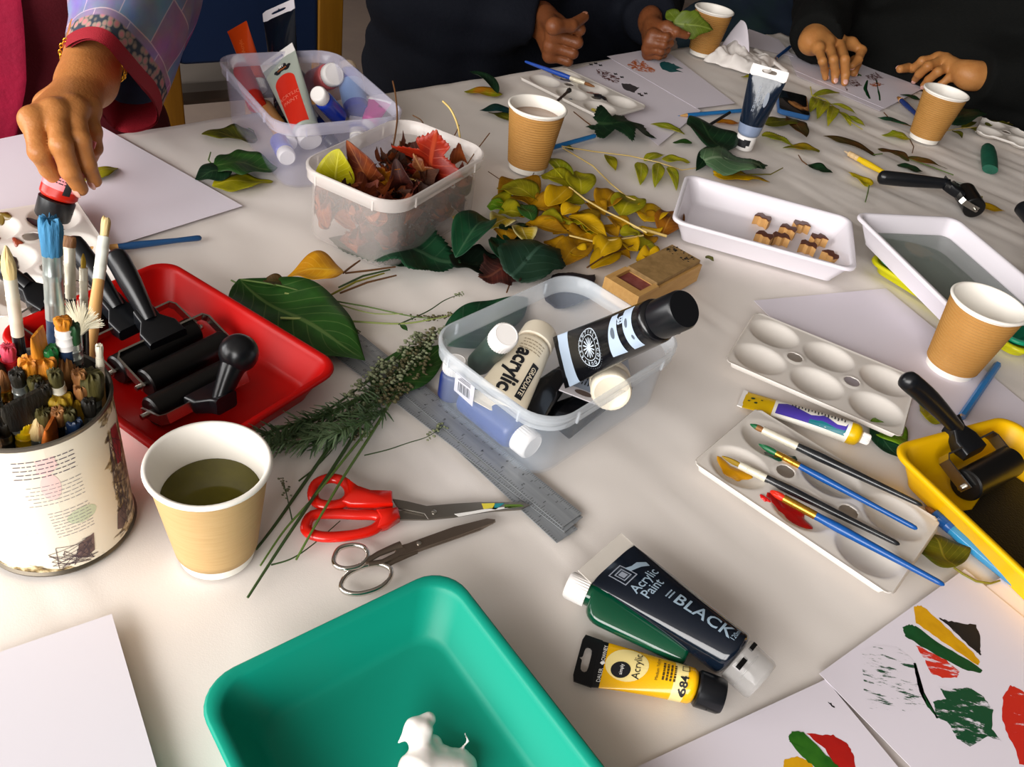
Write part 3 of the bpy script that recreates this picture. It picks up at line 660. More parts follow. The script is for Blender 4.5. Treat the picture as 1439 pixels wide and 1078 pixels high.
# ---- oil tube between the palettes
M_wtube = mat('white_label', 'F0ECE2', .35); M_yfoil = mat('yellow_foil', 'D9B007', .3)
A, B = P(1040, 560, 0), P(1215, 631, 0); A.z = B.z = .0004
root, sf, L, xb = paint_tube('slim white, violet and yellow oil paint tube between the two right palettes', A, B, .030, .0115, M_wtube, .004, M_white, .009, .0055, M_white, bands=((0, .27, M_yfoil), (.95, 1, M_yfoil)), cap_style='screw', neck=.007)
mb = MB(); wv = [(.037, .003), (.045, .007), (.052, .0065), (.06, .0015), (.07, -.003), (.078, -.001), (.081, .001), (.086, -.0005), (.096, -.006), (.104, -.0055), (.1055, -.0015)]
lo = [(x, -.0122) for x in (.1055, .096, .086, .078, .07, .06, .052, .045, .037)]
vs = []; n_ = 11
for k in range(len(wv) - 1):
    for (xa, ya), (xc, yc) in ((wv[k], wv[k + 1]),):
        ql = [(xa, -.0118), (xc, -.0118), (xc, max(yc, -.0117)), (xa, max(ya, -.0117))]; mb_ = []
        for j in range(5):
            t0, t1 = j / 5, (j + 1) / 5
            q4 = [(xa, -.0118 + (ya + .0118) * t0), (xc, -.0118 + (yc + .0118) * t0), (xc, -.0118 + (yc + .0118) * t1), (xa, -.0118 + (ya + .0118) * t1)]
            mb.add([sf(x, y, .0003) for x, y in q4], [(0, 1, 2, 3)], 1 if (j < 2 and k > 3) else 0)
mb.build('violet_wave_print', [mat('violet_print', '4A3AA0', .35), mat('teal_print', '14707C', .35)], root, smooth=0)
mb = MB(); q = random.Random(3)
for k in range(17):
    x = .05 + .0032 * k; patch(mb, rect_poly(x, x + .0011, .0075 - .0012 * (k % 3) - .003 - .005 * (k / 17), .0088 - .006 * (k / 17) + .002 * (k % 2), 2), sf, z=.0005, sub=1)
mb.build('label_print', M_ink, root, smooth=0)
mb = MB()
for x, y, s in ((.012, .003, .0022), (.016, -.004, .0018), (.021, .002, .0012), (.009, -.002, .0014)): patch(mb, ellipse(s, s * .8, 10, x, y), sf, z=.0006, sub=1)
mb.build('paint_stain', K_g, root, smooth=0)
# ---- tube standing on its cap
M_navy = mat('navy_foil', '101C2C', .10, coat=.3, bump=.35, bscale=45, stretch=(.5, 2, 2))
b0 = P(1044, 208, 0); b0.z = .0004; top = b0 + Vector((0, 0, .136))
root, sf, L, xb = paint_tube('dark tube with white tab standing on its white cap beside the phone', top, b0, .060, .0185, M_navy, .017, M_white, .024, .0165, M_white, up=(-.25, -1, .0), rest=False, hole=(.007, .003, .012), bands=((.83, 1, mat('grey_blue_band', '7F8DA8', .3)),))
mb = MB(); patch(mb, rect_poly(L - .018, L - .006, -.011, .004, 3), lambda x, y, z: (x, y, math.sqrt(max(.0168 ** 2 - y * y, 0)) + z), sub=1); patch(mb, rect_poly(L - .020, L - .010, -.002, .009, 3), lambda x, y, z: (x, y, math.sqrt(max(.0168 ** 2 - y * y, 0)) + z), sub=1); mb.build('cap_print', M_ink, root, smooth=0)
mb = MB(); patch(mb, ellipse(.012, .0035, 20, .048, .010), sf, z=.0004); letters(mb, 'Acrylic', .007, sf, .05, .0, PI, z=.0004); dashes(mb, sf, .03, .07, -.008, -.003, 2, seed=9); mb.build('silver_lettering', M_grey, root, smooth=0)
# ---- tube squeezed by the left hand
M_pinkl = mat('pink_label', 'E8848C', .35); M_redt = mat('red_tube', 'C2200E', .3)
b0 = P(73, 306, .026); top = Vector((-.489, .764, .110)); PINK = (b0, top)
root, sf, L, xb = paint_tube('pink labelled paint tube held over the palette by the left hand', top, b0, .044, .0185, M_pinkl, .006, M_pinkl, .022, .0180, M_black, up=(0, -1, .6), rest=False, bands=((.86, 1, M_redt),))
mb = MB(); dashes(mb, sf, -.012, .012, L - .052, L - .04, 4, rot=True, seed=12, th=.4); mb.build('small_print', M_ink, root, smooth=0)
mb = MB(); patch(mb, rect_poly(L - .047, L - .031, .0115, .0165, 4), sf, sub=2); mb.build('dark_label_panel', M_ink, root, smooth=0)
print('PINK', b0, top)
# ================================================================ tubes and bottles in the violet tub (far left)
M_orange = mat('orange_tube', 'D8470C', .3, coat=.3); M_crim = mat('red_bottle', 'B81C0C', .25); M_gg = mat('grey_green_tube', 'AEB7AC', .35, coat=.2); M_redp = mat('red_label', 'E0301C', .35)
M_blue = mat('blue_bottle', '1733A0', .2); M_lbl = mat('pale_blue_label', '6E98D0', .4); M_mag = mat('magenta_tube', 'D0228C', .3); M_beige = mat('beige_cap', 'E3CDB0', .4); M_dkb = mat('dark_blue_tube', '0E1638', .25); M_prange = mat('reddish_translucent', 'B8585A', .3)
def inA(u, v, z):   # point in the tub: u along its left-right side, v away from the viewer (fractions of the half size)
    c, s = math.cos(BXA[2]), math.sin(BXA[2]); x, y = u * .09, v * .122
    return Vector((BXA[0] + c * x - s * y, BXA[1] + s * x + c * y, z))
fl = .006
def tubeA(label, bpx, bz, tpx, L, *a, **k):
    b = P(bpx[0], bpx[1], bz); t = pray(tpx[0], tpx[1], b, L, far=True); return paint_tube(label, t, b, *a, rest=False, **k)
# tall black tube with white tab
b = P(406, 170, .013); t = pray(391, 8, b, .190, far=True)
root, sf, L, xb = paint_tube('tall black tube with white hanging tab standing at the back of the violet tub', t, b, .056, .019, M_blk_tube, .017, M_whiteg, .022, .016, M_black, up=(-.2, -1, .3), rest=False, hole=(.009, .0025, .013), bands=((.52, .8, mat('grey_blue_label', '8A9BB2', .4)),))
mb = MB()
for k in range(14): patch(mb, rect_poly(.095, .105, -.016 + k * .0023, -.0152 + k * .0023, 2), sf, sub=1)
mb.build('barcode', M_ink, root, smooth=0)
# orange tube
b = P(366, 128, .03); t = pray(333, 37, b, .105, far=True)
root, sf, L, xb = paint_tube('orange tube with white cap down, leaning in the back corner of the violet tub', t, b, .034, .0135, M_orange, .003, M_orange, .016, .011, M_white, up=(-.1, -1, .4), rest=False, cap_style='screw')
mb = MB(); letters(mb, 'Acrylic', .008, sf, .035, 0, PI, z=.0005); letters(mb, 'Paint', .008, sf, .053, 0, PI, z=.0005); mb.build('orange_lettering', mat('light_orange_print', 'F08040', .4), root, smooth=0)
# red bottle at the left wall
b = P(362, 150, .022); t = pray(334, 84, b, .088, far=True); bottle('red paint bottle with white cap leaning on the left wall of the violet tub', b, t, .0135, M_crim, M_white, .014, .0115, .01)
# grey-green tube with red label
b = P(437, 200, .0155); t = pray(388, 76, b, .158, far=True)
root, sf, L, xb = paint_tube('pale grey tube with big red label leaning over the near wall of the violet tub', t, b, .058, .0185, M_gg, .013, M_white, .018, .017, M_white, up=(-.25, -1, .6), rest=False)
mb = MB(); pl = [(.052 + .012 * (1 - math.cos(a)) if False else .056 - .013 * math.sin(a), .0165 * math.cos(a)) for a in [PI * k / 14 for k in range(15)]] + [(.135, -.0145), (.135, .0145)]
patch(mb, pl, sf, sub=5); mb.build('red_label', M_redp, root, smooth=0)
mb = MB(); letters(mb, 'ACRYLIC', .0085, sf, .083, 0, PI / 2, z=.0008); letters(mb, 'PAINT', .0085, sf, .094, 0, PI / 2, z=.0008); mb.build('label_lettering', mat('pale_red_print', 'F2836E', .4), root, smooth=0)
mb = MB()
for dx, dy, s in ((0, 0, .006), (.003, -.007, .005), (.003, .007, .005), (-.003, .003, .005), (.001, -.011, .0032), (.001, .011, .0032)): patch(mb, ellipse(s * .9, s, 14, .031 + dx, .002 + dy), sf, sub=2, z=.0004 + .00005 * abs(dy) * 100)
mb.build('cloud_emblem', M_ink, root, smooth=0)
mb = MB(); letters(mb, 'MY', .006, sf, .028, .002, PI / 2, z=.0014, bold=.0002); mb.build('emblem_lettering', M_txtw, root, smooth=0)
mb = MB(); letters(mb, 'colours', .005, sf, .033, .002, PI / 2, z=.0014, bold=.0001); mb.build('emblem_colours', mat('orange_print', 'D07030', .4), root, smooth=0)
mb = MB(); letters(mb, 'carioca', .0065, lambda x, y, z: (x, y, .0007 + z), .008, 0, PI / 2, bold=.0002); mb.build('tab_lettering', mat('violet_print2', '3A2E86', .4), root, smooth=0)
# bottle whose white cap faces the viewer
b = P(442, 116, .034); t = pray(470, 104, b, .062); bottle('bottle smeared with red whose white cap faces the viewer in the violet tub', b, t, .0185, M_prange, M_white, .012, .0165, .006)
b = P(502, 158, .022); t = pray(487, 92, b, .085, far=True); root, sf, L = bottle('blue bottle with pale blue label and beige cap in the violet tub', b, t, .0185, M_blue, M_beige, .012, .014, .01, bands=((.15, .62, M_lbl),))
b = P(476, 164, .022); t = pray(446, 131, b, .078); bottle('slim dark blue bottle with small white cap in the violet tub', b, t, .013, M_blue, M_white, .016, .0112, .01)
b = P(514, 182, .012); t = pray(535, 140, b, .058, far=True); root, sf, L, xb = paint_tube('magenta tube with white crimp at the right of the violet tub', t, b, .036, .012, M_mag, .003, M_white, .012, .009, M_white, up=(-.2, -1, .6), rest=False, cap_style='screw')
mb = MB(); letters(mb, 'M', .007, sf, .017, .007, PI / 2, z=.0005); mb.build('tube_print', M_ink, root, smooth=0)
b = P(470, 205, .012); t = P(420, 150, .04); root, sf, L, xb = paint_tube('dark blue tube lying across the middle of the violet tub', t, b, .040, .0125, M_dkb, .006, M_dkb, .014, .010, M_black, rest=False)
b = P(500, 200, .012); t = P(508, 165, .016); paint_tube('white and blue tube at the near right corner of the violet tub', t, b, .034, .0105, M_wtube, .006, M_white, .012, .009, M_white, rest=False, bands=((.3, .7, M_blue),))
b = P(372, 150, .014); t = P(408, 203, .014); bottle('orange brown bottle with white cap low at the left wall of the violet tub', b, t, .0115, mat('ochre_bottle', 'C08A50', .35), M_white, .014, .0105, .008)
b = P(405, 178, .014); t = P(432, 222, .016); bottle('clear bottle with white cap low at the near wall of the violet tub', P(392, 198, .014), P(404, 222, .014), .0125, mat('violet_bottle', '6E70C0', .3), M_white, .014, .0115, .008)
def inC(u, v, z): c, s = math.cos(BXC[2]), math.sin(BXC[2]); return Vector((BXC[0] + c * u - s * v, BXC[1] + s * u + c * v, z))
# ================================================================ tubes and bottles in the middle tub
M_creamt = mat('cream_tube', 'E9DCC2', .3, coat=.3); M_creamc = mat('cream_cap', 'F3E8D2', .35); M_smoke = mat('pale_label', 'AFC0D4', .4); M_dkt = mat('black_tube', '0B0C10', .25, coat=.3)
b = P(760, 468, .052); t = P(714, 546, .038); A = b + (t - b).normalized() * .112
root, sf, L, xb = paint_tube('cream white acrylic tube with black lettering lying in the middle tub', A, b, .052, .0185, M_creamt, .004, M_creamc, .020, .0185, M_creamc, up=(.15, -.35, 1), rest=False, bands=((.0, .09, mat('cream_tail', 'EFE4D0', .4)), (.09, .17, M_ink)))
mb = MB(); letters(mb, 'acrylic', .0215, sf, .046, .0035, PI, bold=.0007, sx=.88, z=.0006); mb.build('lettering', M_ink, root, smooth=0)
mb = MB(); patch(mb, rect_poly(.022, .062, -.0155, -.0085, 8), sf, sub=3, z=.0004); mb.build('label_bar', M_ink, root, smooth=0)
mb = MB(); letters(mb, 'GRADUATE', .0062, sf, .042, -.012, PI, bold=.0001, z=.0008); letters(mb, 'DALER', .004, sf, .0135, -.002, PI / 2, z=.0008); mb.build('label_lettering', M_creamt, root, smooth=0)
mb = MB(); dashes(mb, sf, -.011, .011, .070, .084, 4, rot=True, seed=5, th=.3); mb.build('small_print', mat('tan_print', 'A8987C', .5), root, smooth=0)
b = P(672, 512, .026); t = pray(712, 470, b, .075); bottle('small clear bottle with white cap behind the cream tube in the middle tub', b, t, .012, mat('murky_bottle', '3E5048', .3, alpha=.8), M_white, .016, .0125, .009)
# black tube with round emblem resting on the rim
b = pray(962, 434, P(790, 508, .052), .168); A = P(786, 510, .048)
root, sf, L, xb = paint_tube('black tube with round white emblem leaning out over the right rim of the middle tub', A, b, .050, .0185, M_dkt, .006, M_dkt, .028, .0165, M_black, up=(-.05, -.75, .75), rest=False, bands=((0, .14, M_smoke),))
mb = MB(); cx_, cy_ = .060, .000
for ra_, rb_ in ((.0172, .0164), (.0118, .0112)):
    for k in range(32):
        a0, a1 = 2 * PI * k / 32, 2 * PI * (k + 1) / 32
        mb.add([sf(cx_ + q * math.cos(a), cy_ + q * math.sin(a), .0005) for q, a in ((ra_, a0), (ra_, a1), (rb_, a1), (rb_, a0))], [(0, 1, 2, 3)])
for k, ch in enumerate('ESSENTIALS*COLOUR*'):
    a = R(200 - k * 20); letters(mb, ch, .0044, sf, cx_ + .0141 * math.cos(a), cy_ + .0141 * math.sin(a), a - PI / 2, z=.0005, bold=.0001)
for k in range(40):
    a = 2 * PI * k / 40; letters(mb, '.', .004, sf, cx_ + .0181 * math.cos(a), cy_ + .0181 * math.sin(a), 0, z=.0005)
for k in range(7):
    a = PI * k / 7; patch(mb, [(cx_ + .009 * math.cos(a) + .0006 * math.sin(a), cy_ + .009 * math.sin(a) - .0006 * math.cos(a)), (cx_ + .009 * math.cos(a) - .0006 * math.sin(a), cy_ + .009 * math.sin(a) + .0006 * math.cos(a)), (cx_ - .009 * math.cos(a) - .0006 * math.sin(a), cy_ - .009 * math.sin(a) + .0006 * math.cos(a)), (cx_ - .009 * math.cos(a) + .0006 * math.sin(a), cy_ - .009 * math.sin(a) - .0006 * math.cos(a))], sf, z=.0005, sub=1)
mb.build('round_emblem', M_silverp, root, smooth=0)
mb = MB(); patch(mb, [(.088, -.016), (.108, -.0165), (.108, .0165), (.099, .0165)], sf, sub=4, z=.0004); patch(mb, rect_poly(.117, .130, -.0165, .0165, 5), sf, sub=3, z=.0004); mb.build('pale_panel', M_smoke, root, smooth=0)
mb = MB(); patch(mb, ellipse(.003, .005, 12, .101, .002), sf, z=.0007); patch(mb, ellipse(.002, .004, 12, .122, .005), sf, z=.0007); patch(mb, ellipse(.0015, .002, 12, .126, -.008), sf, z=.0007); mb.build('ink_smudge', mat('grey_smudge', '5A6470', .5), root, smooth=0)
mb = MB(); letters(mb, 'ER', .008, sf, .113, .010, PI / 2 * 0 + PI, z=.0006, bold=.0003); mb.build('panel_lettering', M_smoke, root, smooth=0)
# silver-labelled tube, black tubes, big capped bottle
A = P(816, 560, .030); b = P(866, 478, .022)
root, sf, L, xb = paint_tube('dark tube with pale label end in the middle tub', A, A + (b - A).normalized() * .12, .044, .013, mat('silver_grey_tube', '848C98', .35), .014, mat('pale_tail', 'CFCBD0', .4), .014, .011, M_black, rest=False)
mb = MB(); dashes(mb, sf, .02, .055, -.014, .014, 9, seed=31, th=.35); mb.build('small_print', M_ink, root, smooth=0)
mb = MB(); patch(mb, ellipse(.004, .009, 16, .008, 0), lambda x, y, z: (x, y, .0008 + z), sub=1); mb.build('tail_print', mat('brown_print', '5A4A44', .5), root, smooth=0)
for (pa, pb, za, zb, lab) in (((722, 590), (800, 520), .026, .020, 'black tube under the cream tube in the middle tub'), ((775, 596), (880, 540), .012, .012, 'black tube along the near right wall of the middle tub')):
    paint_tube(lab, P(*pa, za), P(*pb, zb), .046, .011, M_dkt, .004, M_dkt, .016, .010, M_black, rest=False)
t = P(859, 552, .056); b = P(853, 492, .026); b = t + (b - t).normalized() * .084
root, sf, L = bottle('bottle with wide cream cap facing the viewer in the middle tub', b, t, .0195, mat('grey_label_bottle', '7D8CA4', .35), M_creamc, .020, .0185, .006, up=(0, -.3, 1), bands=((.62, .8, M_creamc),))
mb = MB()
for k in range(10): patch(mb, rect_poly(.030, .040, -.010 + k * .0021, -.0092 + k * .0021, 2), sf, sub=1)
mb.build('barcode', M_txtw, root, smooth=0)
A = inC(-.0765, .036, .0195); b = inC(-.0775, -.048, .0195); root, sf, L = bottle('blue bottle with white cap along the near left wall of the middle tub', A, b, .0165, mat('deep_blue_bottle', '1E3F8C', .3), M_white, .017, .013, .010)
bottle('round dark blue bottle at the left corner of the middle tub', inC(-.077, .0575, .0045), inC(-.077, .0575, .048), .0125, mat('indigo_bottle', '1C2C70', .3), M_white, .012, .011, .01)
# price label on the tub wall
xw = -(.207 / 2 - .0092); lab = lambda x, y, z: (xw - .0012 - z - (y - .045) * .09, .026 + x, y)
mb = MB(); patch(mb, [(-.012, .031), (.0125, .0335), (.0115, .058), (-.013, .0555)], lab, sub=2); mb.build('price_label', M_paperw, tubC, smooth=0)
mb = MB()
for k in range(11): patch(mb, rect_poly(-.0075 + k * .0014, -.0075 + k * .0014 + (.0008 if k % 3 else .0004), .037, .048, 2), lab, sub=1, z=.0006)
for k in range(3): patch(mb, rect_poly(-.008, .008 - .002 * k, .0505 + .0018 * k, .0513 + .0018 * k, 2), lab, sub=1, z=.0006)
mb.build('label_barcode', M_ink, tubC, smooth=0)
# ================================================================ brushes
def brush(label, tip, end, L=None, br=.006, bl=.02, fl_=.03, fr=None, hr=.0045, hm=None, fm=None, bm=None, kind='round', tipm=None, name='paint_brush', side=None, group=None, hend=.0022):
    """tip = bristle tip, end = handle end, both world points"""
    tip, end = Vector(tip), Vector(end); L = (end - tip).length; M = axis_frame(tip, end, side or (0, 0, 1)); root = thing(name, label, 'paint brush', M=M, group=group)
    fr = fr or hr * 1.05; n = 20; mb = MB()
    if kind == 'fan':
        q = random.Random(3)
        for k in range(120):
            a = R(-56 + 112 * k / 119); l = bl * q.uniform(.82, 1.05); x0 = bl
            mb.tube([(x0, fr * .6 * k / 119 - fr * .3, 0), (x0 - l * .5 * math.cos(a * .8), l * .5 * math.sin(a * .8), q.uniform(-.0006, .0006)), (x0 - l * math.cos(a), l * math.sin(a), q.uniform(-.0015, .0015))], [.0006, .00055, .00015], 4)
    elif kind == 'flat':
        g = []
        for t, wy, wz in ((0, 1.05, .18), (.06, 1.08, .25), (.4, 1.1, .5), (.8, 1.0, .7), (1.02, .95, .75)):
            g.append([(bl * t, br * wy * math.copysign(abs(math.cos(2 * PI * k / n)) ** .5, math.cos(2 * PI * k / n)), fr * wz * math.sin(2 * PI * k / n)) for k in range(n)])
        mb.loft(g)
    else:
        pr = ((.0, .05), (.03, .2), (.14, .45), (.3, .72), (.5, .92), (.75, 1.0), (1.02, .85)) if kind == 'round' else ((.10, .25), (.06, .62), (.05, .88), (.18, 1.06), (.4, 1.10), (.7, 1.0), (1.02, .95))
        n = 32; jq = random.Random(hash(label) % 1000 if False else len(label) * 7 + int(tip.x * 1e4)); jr = [1 + jq.uniform(-.13, .10) for _ in range(n)]; jx = [jq.uniform(-.07, .16) for _ in range(n)]
        mb.loft([[(bl * (t + jx[k] * max(0, 1 - t * 1.6) * (q > .3)), br * q * (1 + (jr[k] - 1) * (1.2 - t)) * math.cos(2 * PI * k / n), br * q * (1 + (jr[k] - 1) * (1.2 - t)) * math.sin(2 * PI * k / n)) for k in range(n)] for t, q in pr]); n = 20
    bo = mb.build('bristles', [bm] + ([tipm] if tipm else []), root, smooth=60)
    if tipm and kind != 'fan':
        for p_ in bo.data.polygons:
            if p_.center.x < bl * .45: p_.material_index = 1
    mb = MB(); w = br * .92 if kind in ('flat',) else fr * (1.0 if kind != 'fan' else .55); h_ = fr * .62 if kind == 'flat' else w
    g = []
    for t in (0, .03, .28, .3, .33, .36, .39, .7, .73, .76, 1):
        a = w + (fr - w) * min(1, t * 1.3); b = h_ + (fr - h_) * min(1, t * 1.3); e = .0003 if t in (.3, .36, .73) else 0
        g.append([(bl + fl_ * t, (a + e) * math.cos(2 * PI * k / n), (b + e) * math.sin(2 * PI * k / n)) for k in range(n)])
    mb.loft(g); mb.build('ferrule', fm, root, smooth=40)
    mb = MB(); hx = bl + fl_; HL = L - hx
    pr = [(0, fr * .96), (.04, hr), (.18, hr * 1.18), (.4, hr * 1.02), (.7, hr * .8), (.95, hend * 1.1), (.985, hend * .9), (1, hend * .3)]
    mb.loft([[(hx + HL * t - .0005, q * math.cos(2 * PI * k / 14), q * math.sin(2 * PI * k / 14)) for k in range(14)] for t, q in pr]); mb.build('handle', hm, root, smooth=50)
    return root
H_blk = mat('black_lacquer', '14161A', .25, coat=.4, col2='3C3E40', nscale=60, namt=.25); H_blue = mat('blue_lacquer', '0A4C92', .3, coat=.2); H_dblue = mat('dark_blue_lacquer', '182C4C', .35, col2='50627A', nscale=40, namt=.3)
H_wood = mat('pale_wood', 'D8A868', .45, col2='C08E50', nscale=12); H_red = mat('red_lacquer', 'B01C24', .3, coat=.3); H_green = mat('green_lacquer', '1E6A34', .3); H_yel = mat('yellow_lacquer', 'E0BC14', .3); H_grey = mat('grey_lacquer', '3E4650', .35); H_clear = mat('clear_blue_acrylic', '2C8FC4', .08, alpha=.75, spec=.7)
Fm_s = mat('silver_ferrule', 'C9CCC8', .28, metal=.85, col2='A8B8B4', nscale=60); Fm_w = mat('whitish_ferrule', 'DDD6C2', .4, metal=.2); Fm_g = mat('brass_ferrule', 'D7A13C', .25, metal=.9)
B_cream = mat('cream_bristle', 'E6CE96', .7, col2='D0B070', nscale=150, bump=.5, bscale=500, stretch=(.15, 1, 1)); B_blue = mat('blue_stained_bristle', '3E86B0', .7, col2='285F88', nscale=120, bump=.6, bscale=500, stretch=(.15, 1, 1)); B_or = mat('orange_bristle', 'D4840E', .65, col2='8A4E0A', nscale=120, bump=.5, bscale=500, stretch=(.15, 1, 1))
B_br = mat('brown_bristle', '7A4A22', .6, col2='A0703C', nscale=120, bump=.4, bscale=500, stretch=(.15, 1, 1)); B_wh = mat('white_bristle', 'EDE6CE', .7); B_bk = mat('black_bristle', '14120E', .6, col2='2A2418', nscale=100, bump=.5, bscale=400, stretch=(.15, 1, 1)); B_ye = mat('mustard_bristle', 'B08C10', .65, col2='5E4C0C', nscale=90, bump=.4, bscale=400, stretch=(.15, 1, 1)); B_ol = mat('olive_bristle', '4C4416', .7, col2='2C2A10', nscale=80, bump=.5, bscale=400, stretch=(.15, 1, 1))
B_gr = mat('green_wet_bristle', '14633A', .35); B_re = mat('red_wet_bristle', 'D02A14', .35)
# ---- the can
CX, CY, CRAD, CANH = -.3072, .3752, .0504, .1245
root = thing('brush_can', 'old collaged tin can full of brushes', 'tin can', (CX, CY, .0003), R(-50))
def canmat():
    m = bpy.data.materials.new('collaged_paper'); m.use_nodes = True; nt = m.node_tree; N = nt.nodes.new; L = nt.links.new; b = nt.nodes['Principled BSDF']; b.inputs['Roughness'].default_value = .45
    uv = N('ShaderNodeUVMap'); sep = N('ShaderNodeSeparateXYZ'); L(uv.outputs['UV'], sep.inputs[0])
    n = N('ShaderNodeTexNoise'); n.inputs['Scale'].default_value = 60; n.inputs['Detail'].default_value = 8; mp = N('ShaderNodeMapping'); mp.inputs['Scale'].default_value = (1, .35, 1); L(uv.outputs['UV'], mp.inputs['Vector']); L(mp.outputs['Vector'], n.inputs['Vector'])
    n2 = N('ShaderNodeTexNoise'); n2.inputs['Scale'].default_value = 9; n2.inputs['Detail'].default_value = 6; L(uv.outputs['UV'], n2.inputs['Vector'])
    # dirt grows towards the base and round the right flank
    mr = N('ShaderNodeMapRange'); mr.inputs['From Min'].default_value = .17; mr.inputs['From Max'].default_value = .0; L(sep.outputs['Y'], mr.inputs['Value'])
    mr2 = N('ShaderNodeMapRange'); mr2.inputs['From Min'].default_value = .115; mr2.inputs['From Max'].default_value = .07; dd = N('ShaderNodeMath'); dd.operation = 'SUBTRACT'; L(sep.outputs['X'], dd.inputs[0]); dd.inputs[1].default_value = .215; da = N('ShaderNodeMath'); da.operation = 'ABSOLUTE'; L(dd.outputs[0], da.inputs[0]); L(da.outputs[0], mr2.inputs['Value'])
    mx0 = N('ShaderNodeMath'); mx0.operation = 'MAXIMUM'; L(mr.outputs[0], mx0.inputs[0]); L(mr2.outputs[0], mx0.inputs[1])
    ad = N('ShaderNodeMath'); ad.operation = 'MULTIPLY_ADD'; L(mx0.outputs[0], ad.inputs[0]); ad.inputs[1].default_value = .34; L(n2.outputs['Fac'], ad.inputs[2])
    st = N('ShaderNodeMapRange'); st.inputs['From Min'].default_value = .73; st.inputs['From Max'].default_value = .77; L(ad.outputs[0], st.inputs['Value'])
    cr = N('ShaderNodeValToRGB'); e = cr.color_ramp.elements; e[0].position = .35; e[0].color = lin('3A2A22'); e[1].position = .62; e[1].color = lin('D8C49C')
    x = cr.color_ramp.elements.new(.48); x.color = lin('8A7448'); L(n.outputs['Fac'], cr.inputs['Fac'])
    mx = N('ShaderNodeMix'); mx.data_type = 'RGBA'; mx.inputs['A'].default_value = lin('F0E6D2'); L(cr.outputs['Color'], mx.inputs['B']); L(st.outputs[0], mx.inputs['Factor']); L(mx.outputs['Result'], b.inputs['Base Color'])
    return m
mb = MB(); n = 72; g = []
prof = [(CRAD - .003, .002), (CRAD, 0), (CRAD + .0003, .002), (CRAD - .001, .004), (CRAD - .001, CANH - .004)]
mb2 = MB(); mb2.lathe([(CRAD - .003, .002), (CRAD + .0006, 0), (CRAD + .001, .0016), (CRAD - .0006, .0036)], 64, cap1=False); mb2.build('base_rim', mat('dark_tin', '5C5448', .35, metal=.6), root)
for k in range(n + 1):
    a = 2 * PI * k / n
    for z in (.003, CANH * .5, CANH - .004):
        mb.v.append(((CRAD - .0006) * math.cos(a), (CRAD - .0006) * math.sin(a), z)); mb.uv[len(mb.v) - 1] = (k / n, z / CANH)
for k in range(n):
    for j in range(2): mb.f.append((k * 3 + j, k * 3 + 3 + j, k * 3 + 4 + j, k * 3 + 1 + j)); mb.m.append(0)
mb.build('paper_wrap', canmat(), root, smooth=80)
mb = MB(); mb.lathe([(CRAD - .0006, CANH - .0045), (CRAD + .0006, CANH - .003), (CRAD + .0006, CANH - .0006), (CRAD - .0004, CANH), (CRAD - .0016, CANH - .0012), (CRAD - .002, CANH - .006), (CRAD - .002, .003), (.002, .0028)], 64, cap0=False); mb.build('tin_wall', mat('tin_inside', '6A645A', .3, metal=.7), root)
def csurf(x, y, z): a = x / CRAD; return ((CRAD - .0006 + z) * math.cos(a), (CRAD - .0006 + z) * math.sin(a), y)
mb = MB(); mp_ = MB(); q = random.Random(11)
a0 = R(-30)      # where the text block is centred, in the can's own angle
def tline(y, x0, x1, m_, th=.0007):
    x = x0
    while x < x1:
        l = q.uniform(.0015, .0048); patch(m_, rect_poly(x, min(x + l, x1), y - th / 2, y + th / 2, 2), csurf, sub=1, z=.0002); x += l + .0009
XT = CRAD * R(-4)
for k in range(5): tline(.111 - .0036 * k, XT - .016 + .002 * math.sin(k * 3), XT + .020, mb)
for k in range(6): tline(.088 - .0034 * k, XT - .012 + .002 * math.sin(k * 2), XT + .021, mp_, .0005)
for k in range(9): tline(.062 - .003 * k, XT - .004 + .0015 * k * .2, XT + .022, mp_, .0005)
mb.build('text_lines', mat('purple_grey_ink', '4A4052', .6), root, smooth=0); mp_.build('faint_text_lines', mat('grey_ink', '8A8488', .6), root, smooth=0)
mb = MB(); patch(mb, [(XT - .003, .111), (XT + .008, .112), (XT + .009, .103), (XT + .004, .098), (XT - .004, .099)], csurf, sub=2, z=.00012); patch(mb, ellipse(.006, .012, 18, XT + .002, .086), csurf, sub=2, z=.00012); mb.build('pink_wash', mat('pink_wash', 'F2CFC8', .5), root, smooth=0)
mb = MB(); patch(mb, ellipse(.010, .007, 18, XT + .016, .052), csurf, sub=2, z=.00012); mb.build('green_wash', mat('green_wash', 'CBD3B4', .5), root, smooth=0)
mb = MB(); XR = CRAD * R(60); patch(mb, [(XR - .004, .103), (XR + .006, .1), (XR + .008, .082), (XR + .003, .066), (XR - .004, .070), (XR - .006, .086)], csurf, sub=3, z=.0003); mb.build('red_drawing', mat('crimson_drawing', 'A82834', .5, col2='7A1A22', nscale=120), root, smooth=0)
mb = MB()
for (x0_, x1_, y0_, y1_) in ((XT + .006, XT + .018, .010, .030), (XR - .018, XR - .006, .012, .034)): patch(mb, [(x0_, y0_ + .004), (x0_ + .005, y0_), (x1_, y0_ + .003), (x1_ + .002, y1_), (x0_ + .003, y1_ - .004)], csurf, sub=2, z=.0003)
mb.build('house_drawing', mat('sepia_drawing', '7C625C', .6, col2='3A2C2C', nscale=140), root, smooth=0)
ql = random.Random(4)
